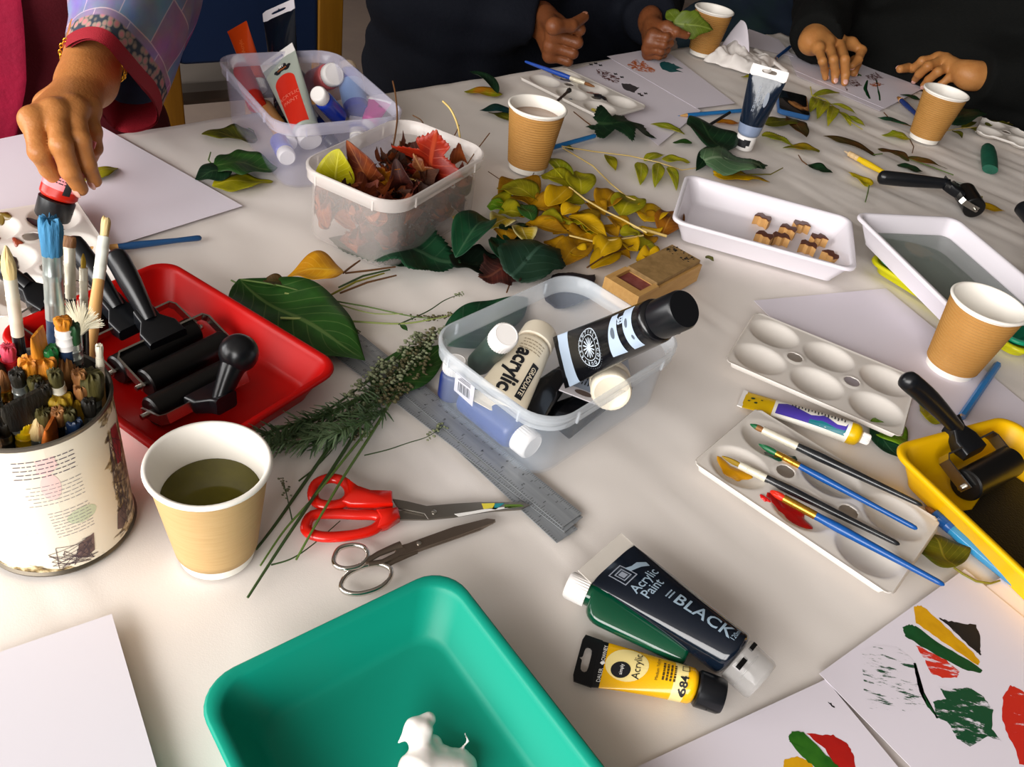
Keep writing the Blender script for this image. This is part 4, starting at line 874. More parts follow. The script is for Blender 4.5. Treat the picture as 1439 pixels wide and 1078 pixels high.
for part in (0, 1):
    mb = MB(); px0, py0 = (XT + .004, .016) if part == 0 else (XR - .006, .02)
    for k in range(40):      # one scrawled line that runs on
        x = (XT + ql.uniform(-.012, .02)) if part == 0 else (XR + ql.uniform(-.014, .010)); y = ql.uniform(.004, .03) if part == 0 else ql.uniform(.01, .10)
        d_ = math.hypot(x - px0, y - py0) or 1; nx_, ny_ = -(y - py0) / d_ * .00022, (x - px0) / d_ * .00022
        patch(mb, [(px0 - nx_, py0 - ny_), (x - nx_, y - ny_), (x + nx_, y + ny_), (px0 + nx_, py0 + ny_)], csurf, sub=2, z=.0004); px0, py0 = x, y
    mb.build('ink_scribble', mat('dark_purple_ink', '4A3A40', .6), root, smooth=0)
def incan(u, v, z=.006): return Vector((CX + u * CRAD, CY + v * CRAD, z))
def cbrush(label, tip_px, u, v, L, **k):
    b = incan(u, v); t = pray(tip_px[0], tip_px[1], b, L, far=k.pop('far', False)); k.setdefault('group', None); return brush(label, t, b, **k)
BR = [
 ('round brush with cream bristles and black handle, leftmost tall one in the can', (8, 345), -.35, .1, .215, dict(br=.0042, bl=.022, fl_=.042, hr=.0036, hm=H_blk, fm=Fm_w, bm=B_cream)),
 ('thick brush with blue stained bristles standing tallest in the can', (70, 303), -.1, .3, .225, dict(br=.0062, bl=.026, fl_=.046, hr=.0056, hm=H_dblue, fm=Fm_s, bm=B_blue, kind='stub')),
 ('flat brush with brown tip and long cream ferrule in the can', (97, 332), .05, .35, .205, dict(br=.0044, bl=.007, fl_=.036, hr=.0032, hm=H_blk, fm=Fm_w, bm=B_br, kind='flat')),
 ('thin pointed brush with white ferrule behind the fan brush', (117, 356), .15, .45, .19, dict(br=.0017, bl=.010, fl_=.030, hr=.0026, hm=H_blk, fm=Fm_w, bm=B_ye)),
 ('brush with pale wooden handle and cream tip, rightmost tall one in the can', (150, 304), -.1, .5, .215, dict(far=True, br=.0031, bl=.017, fl_=.034, hr=.0042, hm=H_wood, fm=mat('white_painted_ferrule', 'E4E6DA', .4), bm=B_cream, kind='stub')),
 ('fan brush with splayed white bristles in the can', (114, 424), .15, .05, .172, dict(br=.01, bl=.024, fl_=.03, hr=.0030, hm=H_grey, fm=Fm_s, bm=B_wh, kind='fan')),
 ('flat brush with bright orange bristles in the middle of the can', (52, 466), -.1, .2, .165, dict(br=.0070, bl=.020, fl_=.024, hr=.0045, hm=H_blk, fm=Fm_s, bm=B_or, kind='flat')),
 ('wide brush with orange tip left of the middle of the can', (40, 503), -.3, .05, .15, dict(br=.0060, bl=.015, fl_=.018, hr=.0038, hm=H_wood, fm=Fm_w, bm=B_or, kind='stub')),
 ('orange tipped brush with cream ferrule in the can', (62, 500), .0, .0, .148, dict(br=.0062, bl=.015, fl_=.018, hr=.0038, hm=H_wood, fm=Fm_w, bm=B_or, kind='stub')),
 ('round brush with coppery brown bristles in the can', (90, 497), .2, .1, .142, dict(br=.0072, bl=.024, fl_=.02, hr=.004, hm=H_blk, fm=Fm_s, bm=B_br, kind='stub')),
 ('brush with mustard yellow bristles near the front of the can', (84, 552), .25, -.3, .128, dict(br=.007, bl=.018, fl_=.022, hr=.0045, hm=H_dblue, fm=Fm_s, bm=B_ye, kind='stub')),
 ('brush with olive bristles at the right side of the can', (108, 562), .5, -.1, .12, dict(br=.0055, bl=.016, fl_=.022, hr=.004, hm=H_blk, fm=Fm_s, bm=B_ye)),
 ('wide flat brush with black bristles in the middle of the can', (36, 556), -.15, -.15, .138, dict(br=.015, bl=.022, fl_=.02, hr=.007, hm=H_wood, fm=Fm_s, bm=B_bk, kind='flat')),
 ('small brush with bright orange tip and silver ferrule at the front of the can', (70, 594), .15, -.5, .122, dict(br=.0075, bl=.016, fl_=.02, hr=.005, hm=H_blk, fm=Fm_s, bm=mat('bright_orange_bristle', 'CC6A18', .65, col2='7A3A10', nscale=120), kind='flat')),
 ('white tipped brush lying low at the front of the can', (52, 588), -.05, -.55, .12, dict(br=.005, bl=.016, fl_=.02, hr=.004, hm=H_red, fm=Fm_s, bm=B_cream)),
 ('brush with green round end in the can', (69, 486), .1, .2, .152, dict(br=.0045, bl=.012, fl_=.014, hr=.0042, hm=H_green, fm=H_green, bm=H_green, kind='stub')),
 ('brush with orange tip and white ferrule beside the fan brush', (88, 446), .2, .3, .17, dict(br=.005, bl=.008, fl_=.016, hr=.0052, hm=H_dblue, fm=M_white, bm=B_or, kind='stub')),
 ('pink red handled brush at the left of the can', (10, 484), -.5, .1, .15, dict(br=.0042, bl=.012, fl_=.016, hr=.005, hm=H_red, fm=H_red, bm=mat('pink_tip', 'C84058', .5), kind='stub')),
 ('grey handled brush with white ferrule lying to the left of the can', (-22, 560), -.45, -.45, .135, dict(br=.005, bl=.012, fl_=.03, hr=.0055, hm=H_grey, fm=M_white, bm=B_cream)),
 ('dark handled brush with white tip at the left front of the can', (-20, 596), -.35, -.62, .128, dict(br=.005, bl=.012, fl_=.026, hr=.0055, hm=H_grey, fm=M_white, bm=B_cream)),
 ('green tipped dark brush behind the fan brush', (98, 452), .35, .35, .165, dict(br=.005, bl=.016, fl_=.016, hr=.0045, hm=H_blk, fm=Fm_s, bm=mat('dark_green_bristle', '1E4A24', .6), kind='stub')),
 ('dark olive brush with splayed bristles at the back of the can', (125, 520), .55, .25, .138, dict(br=.0075, bl=.022, fl_=.02, hr=.005, hm=H_blk, fm=Fm_s, bm=B_ol, kind='stub')),
 ('dark brush at the far left of the can', (-8, 505), -.6, .0, .145, dict(br=.006, bl=.02, fl_=.02, hr=.005, hm=H_blk, fm=Fm_s, bm=B_bk)),
 ('dark blue brush handle at the right front of the can', (104, 588), .45, -.45, .116, dict(br=.0045, bl=.010, fl_=.014, hr=.005, hm=H_dblue, fm=H_dblue, bm=H_dblue, kind='stub')),
 ('thin pale stick poking out at the right of the can', (139, 484), .62, .2, .15, dict(br=.0022, bl=.01, fl_=.02, hr=.0024, hm=H_wood, fm=Fm_w, bm=Fm_w, kind='stub')),
 ('brown stick brush at the left middle of the can', (2, 520), -.5, -.2, .14, dict(br=.004, bl=.015, fl_=.02, hr=.005, hm=mat('brown_lacquer', '5A2A12', .35), fm=Fm_g, bm=B_br)),
 ('dark purple brush low in the front of the can', (40, 580), -.2, -.4, .12, dict(br=.006, bl=.014, fl_=.02, hr=.005, hm=mat('plum_lacquer', '3A2230', .35), fm=mat('plum_ferrule', '4A3444', .4), bm=B_ol, kind='stub')),
 ('yellow edged dark brush in the front of the can', (34, 592), -.15, -.6, .118, dict(br=.004, bl=.008, fl_=.014, hr=.0048, hm=H_blk, fm=H_yel, bm=H_yel, kind='stub')),
] + [('dark handled brush deep in the crowd of the can', (x, y), u, v, L, dict(br=.0042, bl=.014, fl_=.018, hr=.0042, hm=[H_blk, H_dblue, H_grey][i % 3], fm=[Fm_s, Fm_w, H_blk][i % 3], bm=[B_bk, B_ol, B_br][i % 3], kind='stub', group='dark brushes crowding the can')) for i, (x, y, u, v, L) in enumerate(((22, 520, -.4, .3, .15), (76, 520, .1, .45, .15), (112, 540, .4, .4, .132), (58, 540, .0, .3, .14), (96, 575, .3, .1, .124), (16, 570, -.3, -.3, .13), (124, 560, .62, .0, .122), (30, 575, -.1, .1, .128), (80, 575, .2, .0, .125), (4, 590, -.5, -.35, .126), (60, 575, .0, -.2, .126), (110, 520, .5, .3, .14), (-12, 540, -.6, -.2, .14), (48, 530, -.2, .4, .142)))]
for lab, px, u, v, L, k in BR: cbrush(lab, px, u, v, L, **k)
# ---- brushes and pencils on the table
def tb(label, tpx, epx, tz, ez, **k): return brush(label, P(tpx[0], tpx[1], tz), P(epx[0], epx[1], ez), **k)
tb('black brush with green tip on the brush palette, furthest right of the four', (1054, 596), (1297, 711), .0175, .0195, br=.003, bl=.013, fl_=.035, hr=.0038, hm=H_blk, fm=Fm_w, bm=B_br, tipm=B_gr)
tb('slender blue brush dipped in dark green paint on the brush palette', (1066, 624), (1290, 744), .0135, .0175, br=.003, bl=.018, fl_=.024, hr=.0030, hm=H_blue, fm=Fm_g, bm=B_gr)
tb('black brush with tip in yellow paint on the brush palette', (1014, 641), (1265, 766), .012, .018, br=.0026, bl=.018, fl_=.026, hr=.0036, hm=H_blk, fm=Fm_w, bm=B_ye)
tb('blue brush with red tip reaching over the edge of the brush palette', (1082, 690), (1328, 823), .0165, .0185, br=.0034, bl=.013, fl_=.030, hr=.0036, hm=H_blue, fm=Fm_g, bm=B_re)
tb('blue brush with red brown tip across the smeared palette', (836, 122), (737, 86), .017, .0185, br=.0028, bl=.02, fl_=.03, hr=.0038, hm=mat('royal_blue_lacquer', '1C4AA8', .25, coat=.4), fm=Fm_w, bm=B_br)
tb('dark stick with black tip leaning on the smeared palette behind the coffee cup', (801, 126), (768, 156), .017, .006, br=.004, bl=.008, fl_=.02, hr=.0022, hm=mat('dark_stick', '3A2C26', .4), fm=mat('dark_stick', '3A2C26', .4), bm=B_bk, kind='stub')
tb('brush with wooden tip and dark blue handle above the red tray', (105, 354), (284, 334), .004, .0035, br=.003, bl=.012, fl_=.03, hr=.0036, hm=mat('navy_lacquer', '1F4A78', .3), fm=H_wood, bm=B_br, hend=.003)
tb('yellow handled brush ending at the far black roller', (1186, 212), (1268, 257), .003, .005, br=.002, bl=.012, fl_=.022, hr=.0046, hm=H_yel, fm=mat('tan_ferrule', 'D8B888', .4), bm=mat('tan_bristle', 'C8B090', .6))
tb('brush with brown tip and blue handle beside the far right cup', (1261, 136), (1302, 174), .003, .004, br=.004, bl=.018, fl_=.003, hr=.0046, hm=mat('midnight_lacquer', '1E3470', .3), fm=H_wood, bm=B_br)
tb('bright blue clear handled brush lying along the yellow tray', (1300, 712), (1455, 845), .0045, .0045, br=.003, bl=.01, fl_=.02, hr=.0052, hm=H_clear, fm=H_blue, bm=B_br, hend=.004)
def pencil(label, a, b, m_, r=.0036, sharp=True, name='pencil'):
    a, b = Vector(a), Vector(b); L = (b - a).length; root = thing(name, label, 'pencil', M=axis_frame(a, b)); t = .022 if sharp else .004
    def hexr(q, x): return [(x, q * math.cos(PI / 3 * k), q * math.sin(PI / 3 * k)) for k in range(6)]
    mb = MB(); mb.loft([hexr(r, t), hexr(r, L - .001), hexr(r * .8, L)]); mb.build('pencil_body', m_, root, smooth=20)
    mb = MB(); mb.loft([hexr(r * .2, .005), hexr(r, t)]); mb.build('sharpened_wood', H_wood, root, smooth=20)
    mb = MB(); mb.loft([hexr(.0001, 0), hexr(r * .24, .0054)]); mb.build('lead', m_, root, smooth=20)
    return root
M_pen = mat('blue_pencil_paint', '2478BC', .35)
pencil('blue pencil with pale point under the standing dark tube', P(952, 163, .004), P(1072, 153, .004), M_pen)
pencil('blue pencil behind the coffee cup', P(760, 212, .004), P(836, 191, .004), M_pen, sharp=False)
pencil('thin black pencil crossing the blue one beside the standing tube', P(988, 181, .0035), P(1026, 158, .0110), M_ink, .0028)
pencil('blue pencil at the right edge of the blank sheet near the empty cup', P(1350, 588, .004), P(1402, 512, .004), M_pen, .0042, sharp=False)
pencil('short dark blue pencil under the dark sleeve at the far edge', P(1090, 82, .004), P(1110, 66, .004), mat('dark_blue_pencil', '1C4A86', .35), .004, sharp=False)
# ================================================================ rollers (brayers)
def brayer(label, M, rl=.09, rr_=.0135, fd=.040, hl=.115, rise=.42, bend=.018, knob=False, fw=.009, light=False, hend=None, hr=.0098):
    """origin = middle of the roller axis, roller along Y, handle towards +X rising"""
    root = thing('brayer', label, 'ink roller', M=M); h = rl / 2 + .004
    mb = MB(); Mr = Matrix.Translation((0, -rl / 2, 0)) @ Matrix.Rotation(-PI / 2, 4, 'X'); e = .0015
    mb.lathe([(.004, -.0), (rr_ - e, 0), (rr_, e), (rr_, rl - e), (rr_ - e, rl), (.004, rl)], 36, M=Mr); mb.build('roller', M_blackm, root)
    for s in (-1, 1):
        mb = MB(); mb.lathe([(.0026, 0), (.0026, .010), (.0012, .0105)], 12, M=Matrix.Translation((0, s * (rl / 2 - .001), 0)) @ Matrix.Rotation(-s * PI / 2, 4, 'X')); mb.build('axle_pin', M_steel, root)
    ca, sa = math.cos(.5), math.sin(.5); zt = fd * sa * .8
    fr = MB(); t = .0009; pth = [(-.004, -h, 0), (fd * .5, -h, zt * .5), (fd - .004, -h, zt - .002), (fd, -h + .004, zt), (fd, h - .004, zt), (fd - .004, h, zt - .002), (fd * .5, h, zt * .5), (-.004, h, 0)]
    nrm = Vector((-math.sin(.4), 0, math.cos(.4))); rings = []
    for i, p in enumerate(pth):
        p = Vector(p); a = Vector(pth[max(i - 1, 0)]); b = Vector(pth[min(i + 1, len(pth) - 1)]); tt = (b - a).normalized(); out = tt.cross(nrm).normalized(); ww = nrm * (fw / 2)
        rings.append([tuple(p + ww + out * t), tuple(p + ww - out * t), tuple(p - ww - out * t), tuple(p - ww + out * t)])
    fr.loft(rings); fr.build('steel_frame', M_steel, root, smooth=0)
    mb = MB(); yw = rl * .22
    g = []
    for x, w_, z0_, z1_ in ((fd - .010, yw, zt - .007, zt + .004), (fd + .004, yw, zt - .007, zt + .008), (fd + .014, yw * .55, zt - .005, zt + .012), (fd + .024, .010, zt, zt + .018)):
        g.append([(x, y, (z0_ + z1_) / 2 + zz) for y, zz in rr(w_, (z1_ - z0_) / 2, .003, 3)])
    mb.loft(g); mb.build('yoke', M_black, root)
    p0 = Vector((fd + .016, 0, zt + .008)); d = Vector((math.cos(rise), 0, math.sin(rise))); pts = []; rad = []
    if hend is not None: d = root.matrix_basis.inverted() @ Vector(hend) - p0; hl = d.length - .011; d.normalize()
    for k in range(9):
        t_ = k / 8; pts.append(p0 + d * (hl * t_) + Vector((0, 0, bend * math.sin(PI * t_ * .5) * .4))); rad.append(hr * .72 + hr * .30 * min(1, t_ * 1.5))
    pts += [pts[-1] + d * .006, pts[-1] + d * .0095, pts[-1] + d * .011]; rad += [hr * .95, hr * .6, hr * .15]
    mb = MB(); mb.tube(pts, rad, 20, flat=1.15); mb.build('handle', M_black, root, smooth=60)
    if light:
        mb = MB(); mb.box(fd * .15, fd * .95, -h - .0012, -h - .0002, -.003, .012); mb.build('side_plate', mat('pale_metal_plate', 'C8C8BE', .35, metal=.6), root, smooth=0)
    if knob:
        mb = MB(); mb.ball(pts[-4], .0165, 20); mb.build('knob', M_black, root)
    return root
def br_frame(rpx, rz, hpx, hz, roll=0):
    a = P(rpx[0], rpx[1], rz); b = P(hpx[0], hpx[1], hz); d = b - a; d.z = 0
    M = axis_frame(a, a + d); return M @ Matrix.Rotation(roll, 4, 'X')
def br_axis(a, b, z, toward, zt=None):
    """frame from the two roller ends in the photo; X on the side of the pixel `toward`"""
    A, B = P(*a, z), P(*b, z); o = (A + B) / 2; y = (B - A).normalized(); x = Vector((y.y, -y.x, 0))
    if x.dot(P(*toward, z) - o) < 0: x = -x; 
    y = Vector((0, 0, 1)).cross(x); M = Matrix((x, y, Vector((0, 0, 1)))).transposed().to_4x4(); M.translation = o; return M
brayer('front black roller with steel frame in the red tray, handle up to the left', br_axis((202, 541), (320, 482), .0172, (160, 360)), rl=.086, fd=.034, hend=P(160, 362, .075))
brayer('rear black roller with steel frame in the red tray, half hidden by the front one', br_axis((157, 524), (278, 462), .0172, (100, 340)), rl=.084, fd=.034, hend=P(99, 345, .075))
brayer('black roller turned towards the red tray corner with round ended handle', br_axis((210, 581), (325, 522), .0172, (330, 640)), rl=.080, fd=.024, hend=P(344, 489, .066), knob=True)
# ---- handle crossing behind the brushes at the left
M4 = axis_frame(P(118, 462, .0185), P(20, 424, .0185))
brayer('black roller whose handle lies behind the brushes at the left frame edge', M4, rl=.07, hl=.11, rise=.30)
brayer('black roller standing in the wet ink of the yellow tray', br_axis((1350, 686), (1424, 646), .0205, (1268, 540)), rl=.078, rr_=.0155, fd=.030, fw=.012, hend=P(1265, 538, .088), hr=.0085)
MF = axis_frame(P(1362, 281, .018), P(1318, 268, .018)) @ Matrix.Rotation(R(12), 4, 'Z')
brayer('black roller lying by the far edge of the water tray', MF, rl=.062, rr_=.0165, fd=.026, hl=.10, rise=-.12, bend=.0, light=True)
MR = axis_frame(P(1500, 398, .018), P(1428, 335, .018))
brayer('black roller with only its handle end showing at the right frame edge', MR, rl=.07, hl=.085, rise=.1)
# ================================================================ scissors
def pxpoly(pts, z, c): return [((P(x, y, z) - c).x, (P(x, y, z) - c).y) for x, y in pts]
def cr6(x, y): return (400 + x / 3.27, 640 + y / 3.27)
def ringtube(mb, pts, r, z, flat=.8, n=12):
    """closed smooth loop of tube"""
    q = [Vector((x, y, z)) for x, y in pts]; N_ = len(q); sm = []
    for i in range(N_):
        a, b, c, d = q[i - 1], q[i], q[(i + 1) % N_], q[(i + 2) % N_]
        for k in range(4):
            t = k / 4; sm.append(.5 * ((2 * b) + (c - a) * t + (2 * a - 5 * b + 4 * c - d) * t * t + (-a + 3 * b - 3 * c + d) * t ** 3))
    rings = []; M_ = len(sm)
    for i in range(M_ + 1):
        p = sm[i % M_]; t = (sm[(i + 1) % M_] - sm[i - 1 if i < M_ else M_ - 1]).normalized(); o = Vector((-t.y, t.x, 0))
        rings.append([tuple(p + o * (r * math.cos(2 * PI * k / n)) + Vector((0, 0, r * flat * math.sin(2 * PI * k / n)))) for k in range(n)])
    mb.loft(rings, cap0=False, cap1=False)
M_redh = mat('red_handle', 'D81808', .25, coat=.3, spec=.5); M_blade = mat('blade_steel', '8A847C', .32, metal=.85); M_bladed = mat('old_blade_steel', '7E7064', .35, metal=.85)
c = P(560, 715); root = thing('scissors', 'red handled scissors with paint-stained blades', 'scissors', (c.x, c.y, .0004)); Z = .006
mb = MB(); ringtube(mb, pxpoly([cr6(*p) for p in [(130, 180), (150, 135), (215, 112), (280, 135), (300, 185), (270, 225), (200, 238), (145, 222)]], Z, c), .0046, .0075)
sh = pxpoly([cr6(*p) for p in [(285, 130), (330, 160), (400, 182), (493, 187), (496, 243), (400, 248), (300, 246), (262, 232), (295, 190)]], Z, c); mb.prism(sh[::-1], .0035, .0125, b=.0015); mb.build('upper_handle', M_redh, root, smooth=60)
mb = MB(); ringtube(mb, pxpoly([cr6(*p) for p in [(98, 330), (130, 275), (230, 268), (330, 272), (420, 276), (445, 300), (410, 340), (320, 365), (200, 375), (125, 362)]], Z, c), .0046, .0055)
sh = pxpoly([cr6(*p) for p in [(420, 262), (520, 252), (530, 298), (470, 335), (425, 345), (440, 300)]], Z, c); mb.prism(sh[::-1], .0015, .0105, b=.0015); mb.build('lower_handle', M_redh, root, smooth=60)
mb = MB(); mb.prism(pxpoly([cr6(*p) for p in [(495, 203), (560, 214), (650, 236), (780, 224), (900, 218), (1090, 218), (1128, 230), (1085, 250), (900, 262), (660, 298), (640, 270), (520, 245)]], .005, c)[::-1], .0040, .0056, b=.0003); mb.build('upper_blade', M_blade, root, smooth=0)
mb = MB(); mb.prism(pxpoly([cr6(*p) for p in [(520, 260), (640, 246), (720, 240), (900, 228), (1100, 232), (1000, 252), (880, 268), (780, 286), (650, 298), (525, 298)]], .003, c)[::-1], .0020, .0037, b=.0003); mb.build('lower_blade', M_blade, root, smooth=0)
p = P(*cr6(687, 262), .006) - c; mb = MB(); mb.lathe([(.0024, .0), (.0022, .0008), (.001, .001)], 16, M=Matrix.Translation((p.x, p.y, .0055))); mb.box(p.x - .0019, p.x + .0019, p.y - .0003, p.y + .0003, .0063, .0067); mb.build('pivot_screw', M_steel, root)
for nm, m_, pl in (('lemon_stain', K_ly, [(905, 222), (965, 220), (962, 245), (915, 248)]), ('teal_stain', mat('paint_teal', '1E8C96', .4), [(968, 222), (1010, 220), (970, 250), (952, 248)]), ('white_stain', M_txtw, [(780, 270), (860, 258), (940, 244), (1090, 232), (940, 256), (800, 282)]), ('green_stain', mat('paint_olive_green', '5C7A28', .4), [(1010, 226), (1085, 226), (1100, 234), (1010, 244)])):
    mb = MB(); q_ = [P(*cr6(*t), .006) - c for t in pl]; mb.prism([(v.x, v.y) for v in q_][::-1], .0056, .00585); mb.build(nm, m_, root, smooth=0)
c = P(560, 780); root = thing('scissors', 'all metal scissors with oval loops beside the teal tray', 'scissors', (c.x, c.y, .0004))
mb = MB(); ringtube(mb, pxpoly([cr6(*p) for p in [(225, 480), (250, 430), (310, 413), (365, 425), (382, 465), (350, 505), (290, 522), (240, 512)]], .006, c), .0019, .0058, 1.2)
ringtube(mb, pxpoly([cr6(*p) for p in [(258, 600), (290, 545), (370, 508), (440, 502), (488, 525), (480, 570), (430, 612), (350, 636), (285, 630)]], .004, c), .0019, .0036, 1.2); mb.build('finger_loops', M_chrome, root, smooth=60)
def strip(pts, ws, z): return [Vector((*pxpoly([cr6(*p)], z, c)[0], z)) for p in pts], ws
mb = MB(); a_, w_ = strip([(370, 492), (430, 455), (500, 425), (535, 415)], [.0022, .0026, .0032, .004], .006); mb.tube(a_, w_, 10, flat=.6); a_, w_ = strip([(385, 500), (450, 490), (510, 462), (545, 430)], [.0022, .0022, .0025, .003], .0055); mb.tube(a_, w_, 10, flat=.6)
mb.prism(pxpoly([cr6(*p) for p in [(500, 425), (560, 410), (640, 380), (780, 330), (930, 293), (968, 297), (960, 312), (800, 370), (660, 418), (560, 455), (520, 465)]], .006, c)[::-1], .0048, .0066, b=.0003); mb.build('upper_blade', M_bladed, root, smooth=30)
mb = MB(); a_, w_ = strip([(470, 505), (500, 485), (560, 455), (600, 436)], [.0022, .003, .0036, .004], .0035); mb.tube(a_, w_, 10, flat=.6); mb.prism(pxpoly([cr6(*p) for p in [(520, 470), (580, 440), (660, 408), (800, 352), (960, 300), (968, 308), (900, 345), (760, 395), (640, 435), (570, 462)]], .003, c)[::-1], .0024, .0044, b=.0003); mb.build('lower_blade', M_bladed, root, smooth=30)
p = P(*cr6(617, 408), .006) - c; mb = MB(); mb.lathe([(.0022, .0), (.002, .0008), (.001, .001)], 16, M=Matrix.Translation((p.x, p.y, .0066))); mb.build('pivot_screw', M_chrome, root)
# ================================================================ steel rulers
M_rul = mat('ruler_steel', '9A9DA0', .36, metal=.35, col2='84888C', nscale=6, stretch=(2, 30, 1))
def ruler(label, A, B, z, w=.025, L=.305):
    """A = near right end middle, heading to B"""
    M = axis_frame(A, B); M.translation = Vector((A.x, A.y, z)); root = thing('steel_ruler', label, 'ruler', M=M); mb = MB(); mb.prism([(0, -w / 2), (L - .006, -w / 2), (L - .002, -w / 2 + .002), (L, -w / 2 + .006), (L, w / 2 - .006), (L - .002, w / 2 - .002), (L - .006, w / 2), (0, w / 2)], 0, .0009); mb.build('ruler_blade', M_rul, root, smooth=0)
    mb = MB(); S = flatsurf(.0009)
    for k in range(1, 121):
        x = k * .00254; l = .006 if k % 10 == 0 else .004 if k % 5 == 0 else .0025; patch(mb, rect_poly(x - .00016, x + .00016, w / 2 - l, w / 2 - .0002, 1), S, sub=1, z=.0001)
    for k in range(1, 151):
        x = k * .002; l = .006 if k % 5 == 0 else .003; patch(mb, rect_poly(x - .00014, x + .00014, -w / 2 + .0002, -w / 2 + l, 1), S, sub=1, z=.0001)
    for k in range(1, 12): letters(mb, str(k), .0048, S, k * .0254 + .003, w / 2 - .0085, 0, z=.0001)
    for k in range(1, 30): letters(mb, str(k), .0034, S, k * .01 + .002, -w / 2 + .0078, PI, z=.0001)
    mb.build('ruler_marks', M_ink, root, smooth=0); return root
for (e0, e1, z, lab) in (((804, 732), (517, 496), .0032, 'topmost steel ruler of the stack lying beside the middle tub'), ((806, 738), (508, 512), .0018, 'steel ruler sandwiched in the stack beside the middle tub'), ((797, 754), (520, 500), .0003, 'lowest steel ruler, jutting out nearest the scissors')):
    ruler(lab, P(*e0, z), P(*e1, z), z)
# ================================================================ phone, pastel, wooden bits
c4 = rect4([(1097, 126), (1132, 134), (1142, 164), (1089, 152)], .010); root = thing('mobile_phone', 'black phone in blue case behind the standing tube', 'phone', (c4[0], c4[1], .0004), c4[2])
hx, hy = c4[3] / 2, c4[4] / 2; mb = MB(); mb.bbox(hx, hy, 0, .0095, .008, .0015); mb.build('phone_case', mat('blue_phone_case', '2C5C92', .35), root); mb = MB(); mb.bbox(hx - .002, hy - .002, .0095, .0102, .007, .0002); mb.build('screen', mat('phone_glass', '0A0B0E', .06, coat=.5), root)
A, B = P(1388, 203, .008), P(1391, 238, .006); mb = MB(); d = (B - A); root = thing('green_pastel', 'stubby dark green pastel at the far right beside the palette', 'pastel', M=axis_frame(A, B)); Lp = d.length
mb.loft([[(Lp * t, .0005 + .015 * w_ * math.cos(2 * PI * k / 16), .0085 * min(1, w_ * 1.2) * math.sin(2 * PI * k / 16)) for k in range(16)] for t, w_ in ((0, .15), (.05, .5), (.15, .8), (.3, .95), (.6, 1), (.85, .95), (1, .9))]); mb.build('pastel_stick', mat('green_pastel', '0E5C46', .6, col2='0A4A38', nscale=60, bump=.3), root, smooth=60)
M_bt = mat('burnt_wood_top', '5A2A12', .4, coat=.3); M_bs = mat('block_wood', 'D2A468', .6, col2='C08C4C', nscale=60)
def cr7(x, y): return (940 + x / 2.884, 220 + y / 2.884)
prof = [(-.008, -.011), (.003, -.011), (.009, -.007), (.0045, -.001), (.009, .006), (.003, .011), (-.008, .011), (-.003, .005), (-.006, 0), (-.003, -.005)]
for k, (x, y, a, lab) in enumerate(((378, 262, 60, 'leftmost far wooden bit, apart from the others in the white tray'), (384, 335, 40, 'wooden bit nearest the left in the front row of the white tray'), (448, 338, 55, 'wooden bit third in the front row of the white tray'), (480, 306, 50, 'wooden bit behind the middle of the white tray'),
                      (530, 288, 70, 'farthest right wooden bit in the back row of the white tray'), (560, 372, 65, 'wooden bit of the front right cluster in the white tray'), (600, 342, 80, 'wooden bit leaning behind the right cluster in the white tray'), (652, 414, 30, 'rightmost wooden bit, hidden by the near rim of the white tray'))):
    p = P(*cr7(x, y), .010); M = Matrix.Translation((p.x, p.y, .0037)) @ Matrix.Rotation(R(a + 20 * k % 45), 4, 'Z'); root = thing('wood_bit', lab, 'wooden block', M=M, group='small wooden blocks in the white tray')
    mb = MB(); mb.prism(prof, 0, .0125); mb.build('block', M_bs, root, smooth=0); mb = MB(); mb.prism(prof, .0125, .0140); mb.build('dark_top', M_bt, root, smooth=0)
# ---- printing block
A = P(873, 402, .0); B = P(970, 352, .0)
M = axis_frame(P(874, 402, .028), P(972, 352, .028)); M.translation = Vector((M.translation.x, M.translation.y, .0004)); root = thing('print_block', 'wooden printing block with red recess and printed top plate', 'wooden block', M=M)
Lb, Wb, Hb = .135, .050, .027; mb = MB(); M_bk2 = mat('beech_wood', 'CDA060', .55, col2='BC8C4C', nscale=25, stretch=(1, 6, 6)); hw = Wb / 2
mb.box(0, Lb, -hw, hw, 0, Hb - .006); mb.box(0, .012, -hw, hw, Hb - .006, Hb); mb.box(.012, .040, -hw, -hw + .007, Hb - .006, Hb); mb.box(.012, .040, hw - .007, hw, Hb - .006, Hb); mb.box(.040, Lb, -hw, hw, Hb - .006, Hb - .003); mb.build('block', M_bk2, root, smooth=0)
mb = MB(); mb.box(.0125, .0395, -hw + .0075, hw - .0075, Hb - .0059, Hb - .004); mb.build('red_recess', mat('dusty_red_pad', '7E3A34', .8, col2='9A5A50', nscale=80), root, smooth=0)
mb = MB(); mb.bbox(.047, hw - .003, 0, .0055, .001, .0006, M=Matrix.Translation((.0865, 0, Hb - .003))); mb.build('top_plate', mat('mottled_plate', '9C7C4E', .6, col2='7E6238', nscale=90, namt=.6), root, smooth=0)
mb = MB(); q = random.Random(5)
for k in range(34):
    x, y = q.uniform(.112, .130), q.uniform(-.018, .018); patch(mb, rect_poly(x, x + q.uniform(.001, .004), y, y + q.uniform(.001, .003), 1), flatsurf(Hb + .0025), sub=1)
mb.build('stamped_print', M_ink, root, smooth=0)
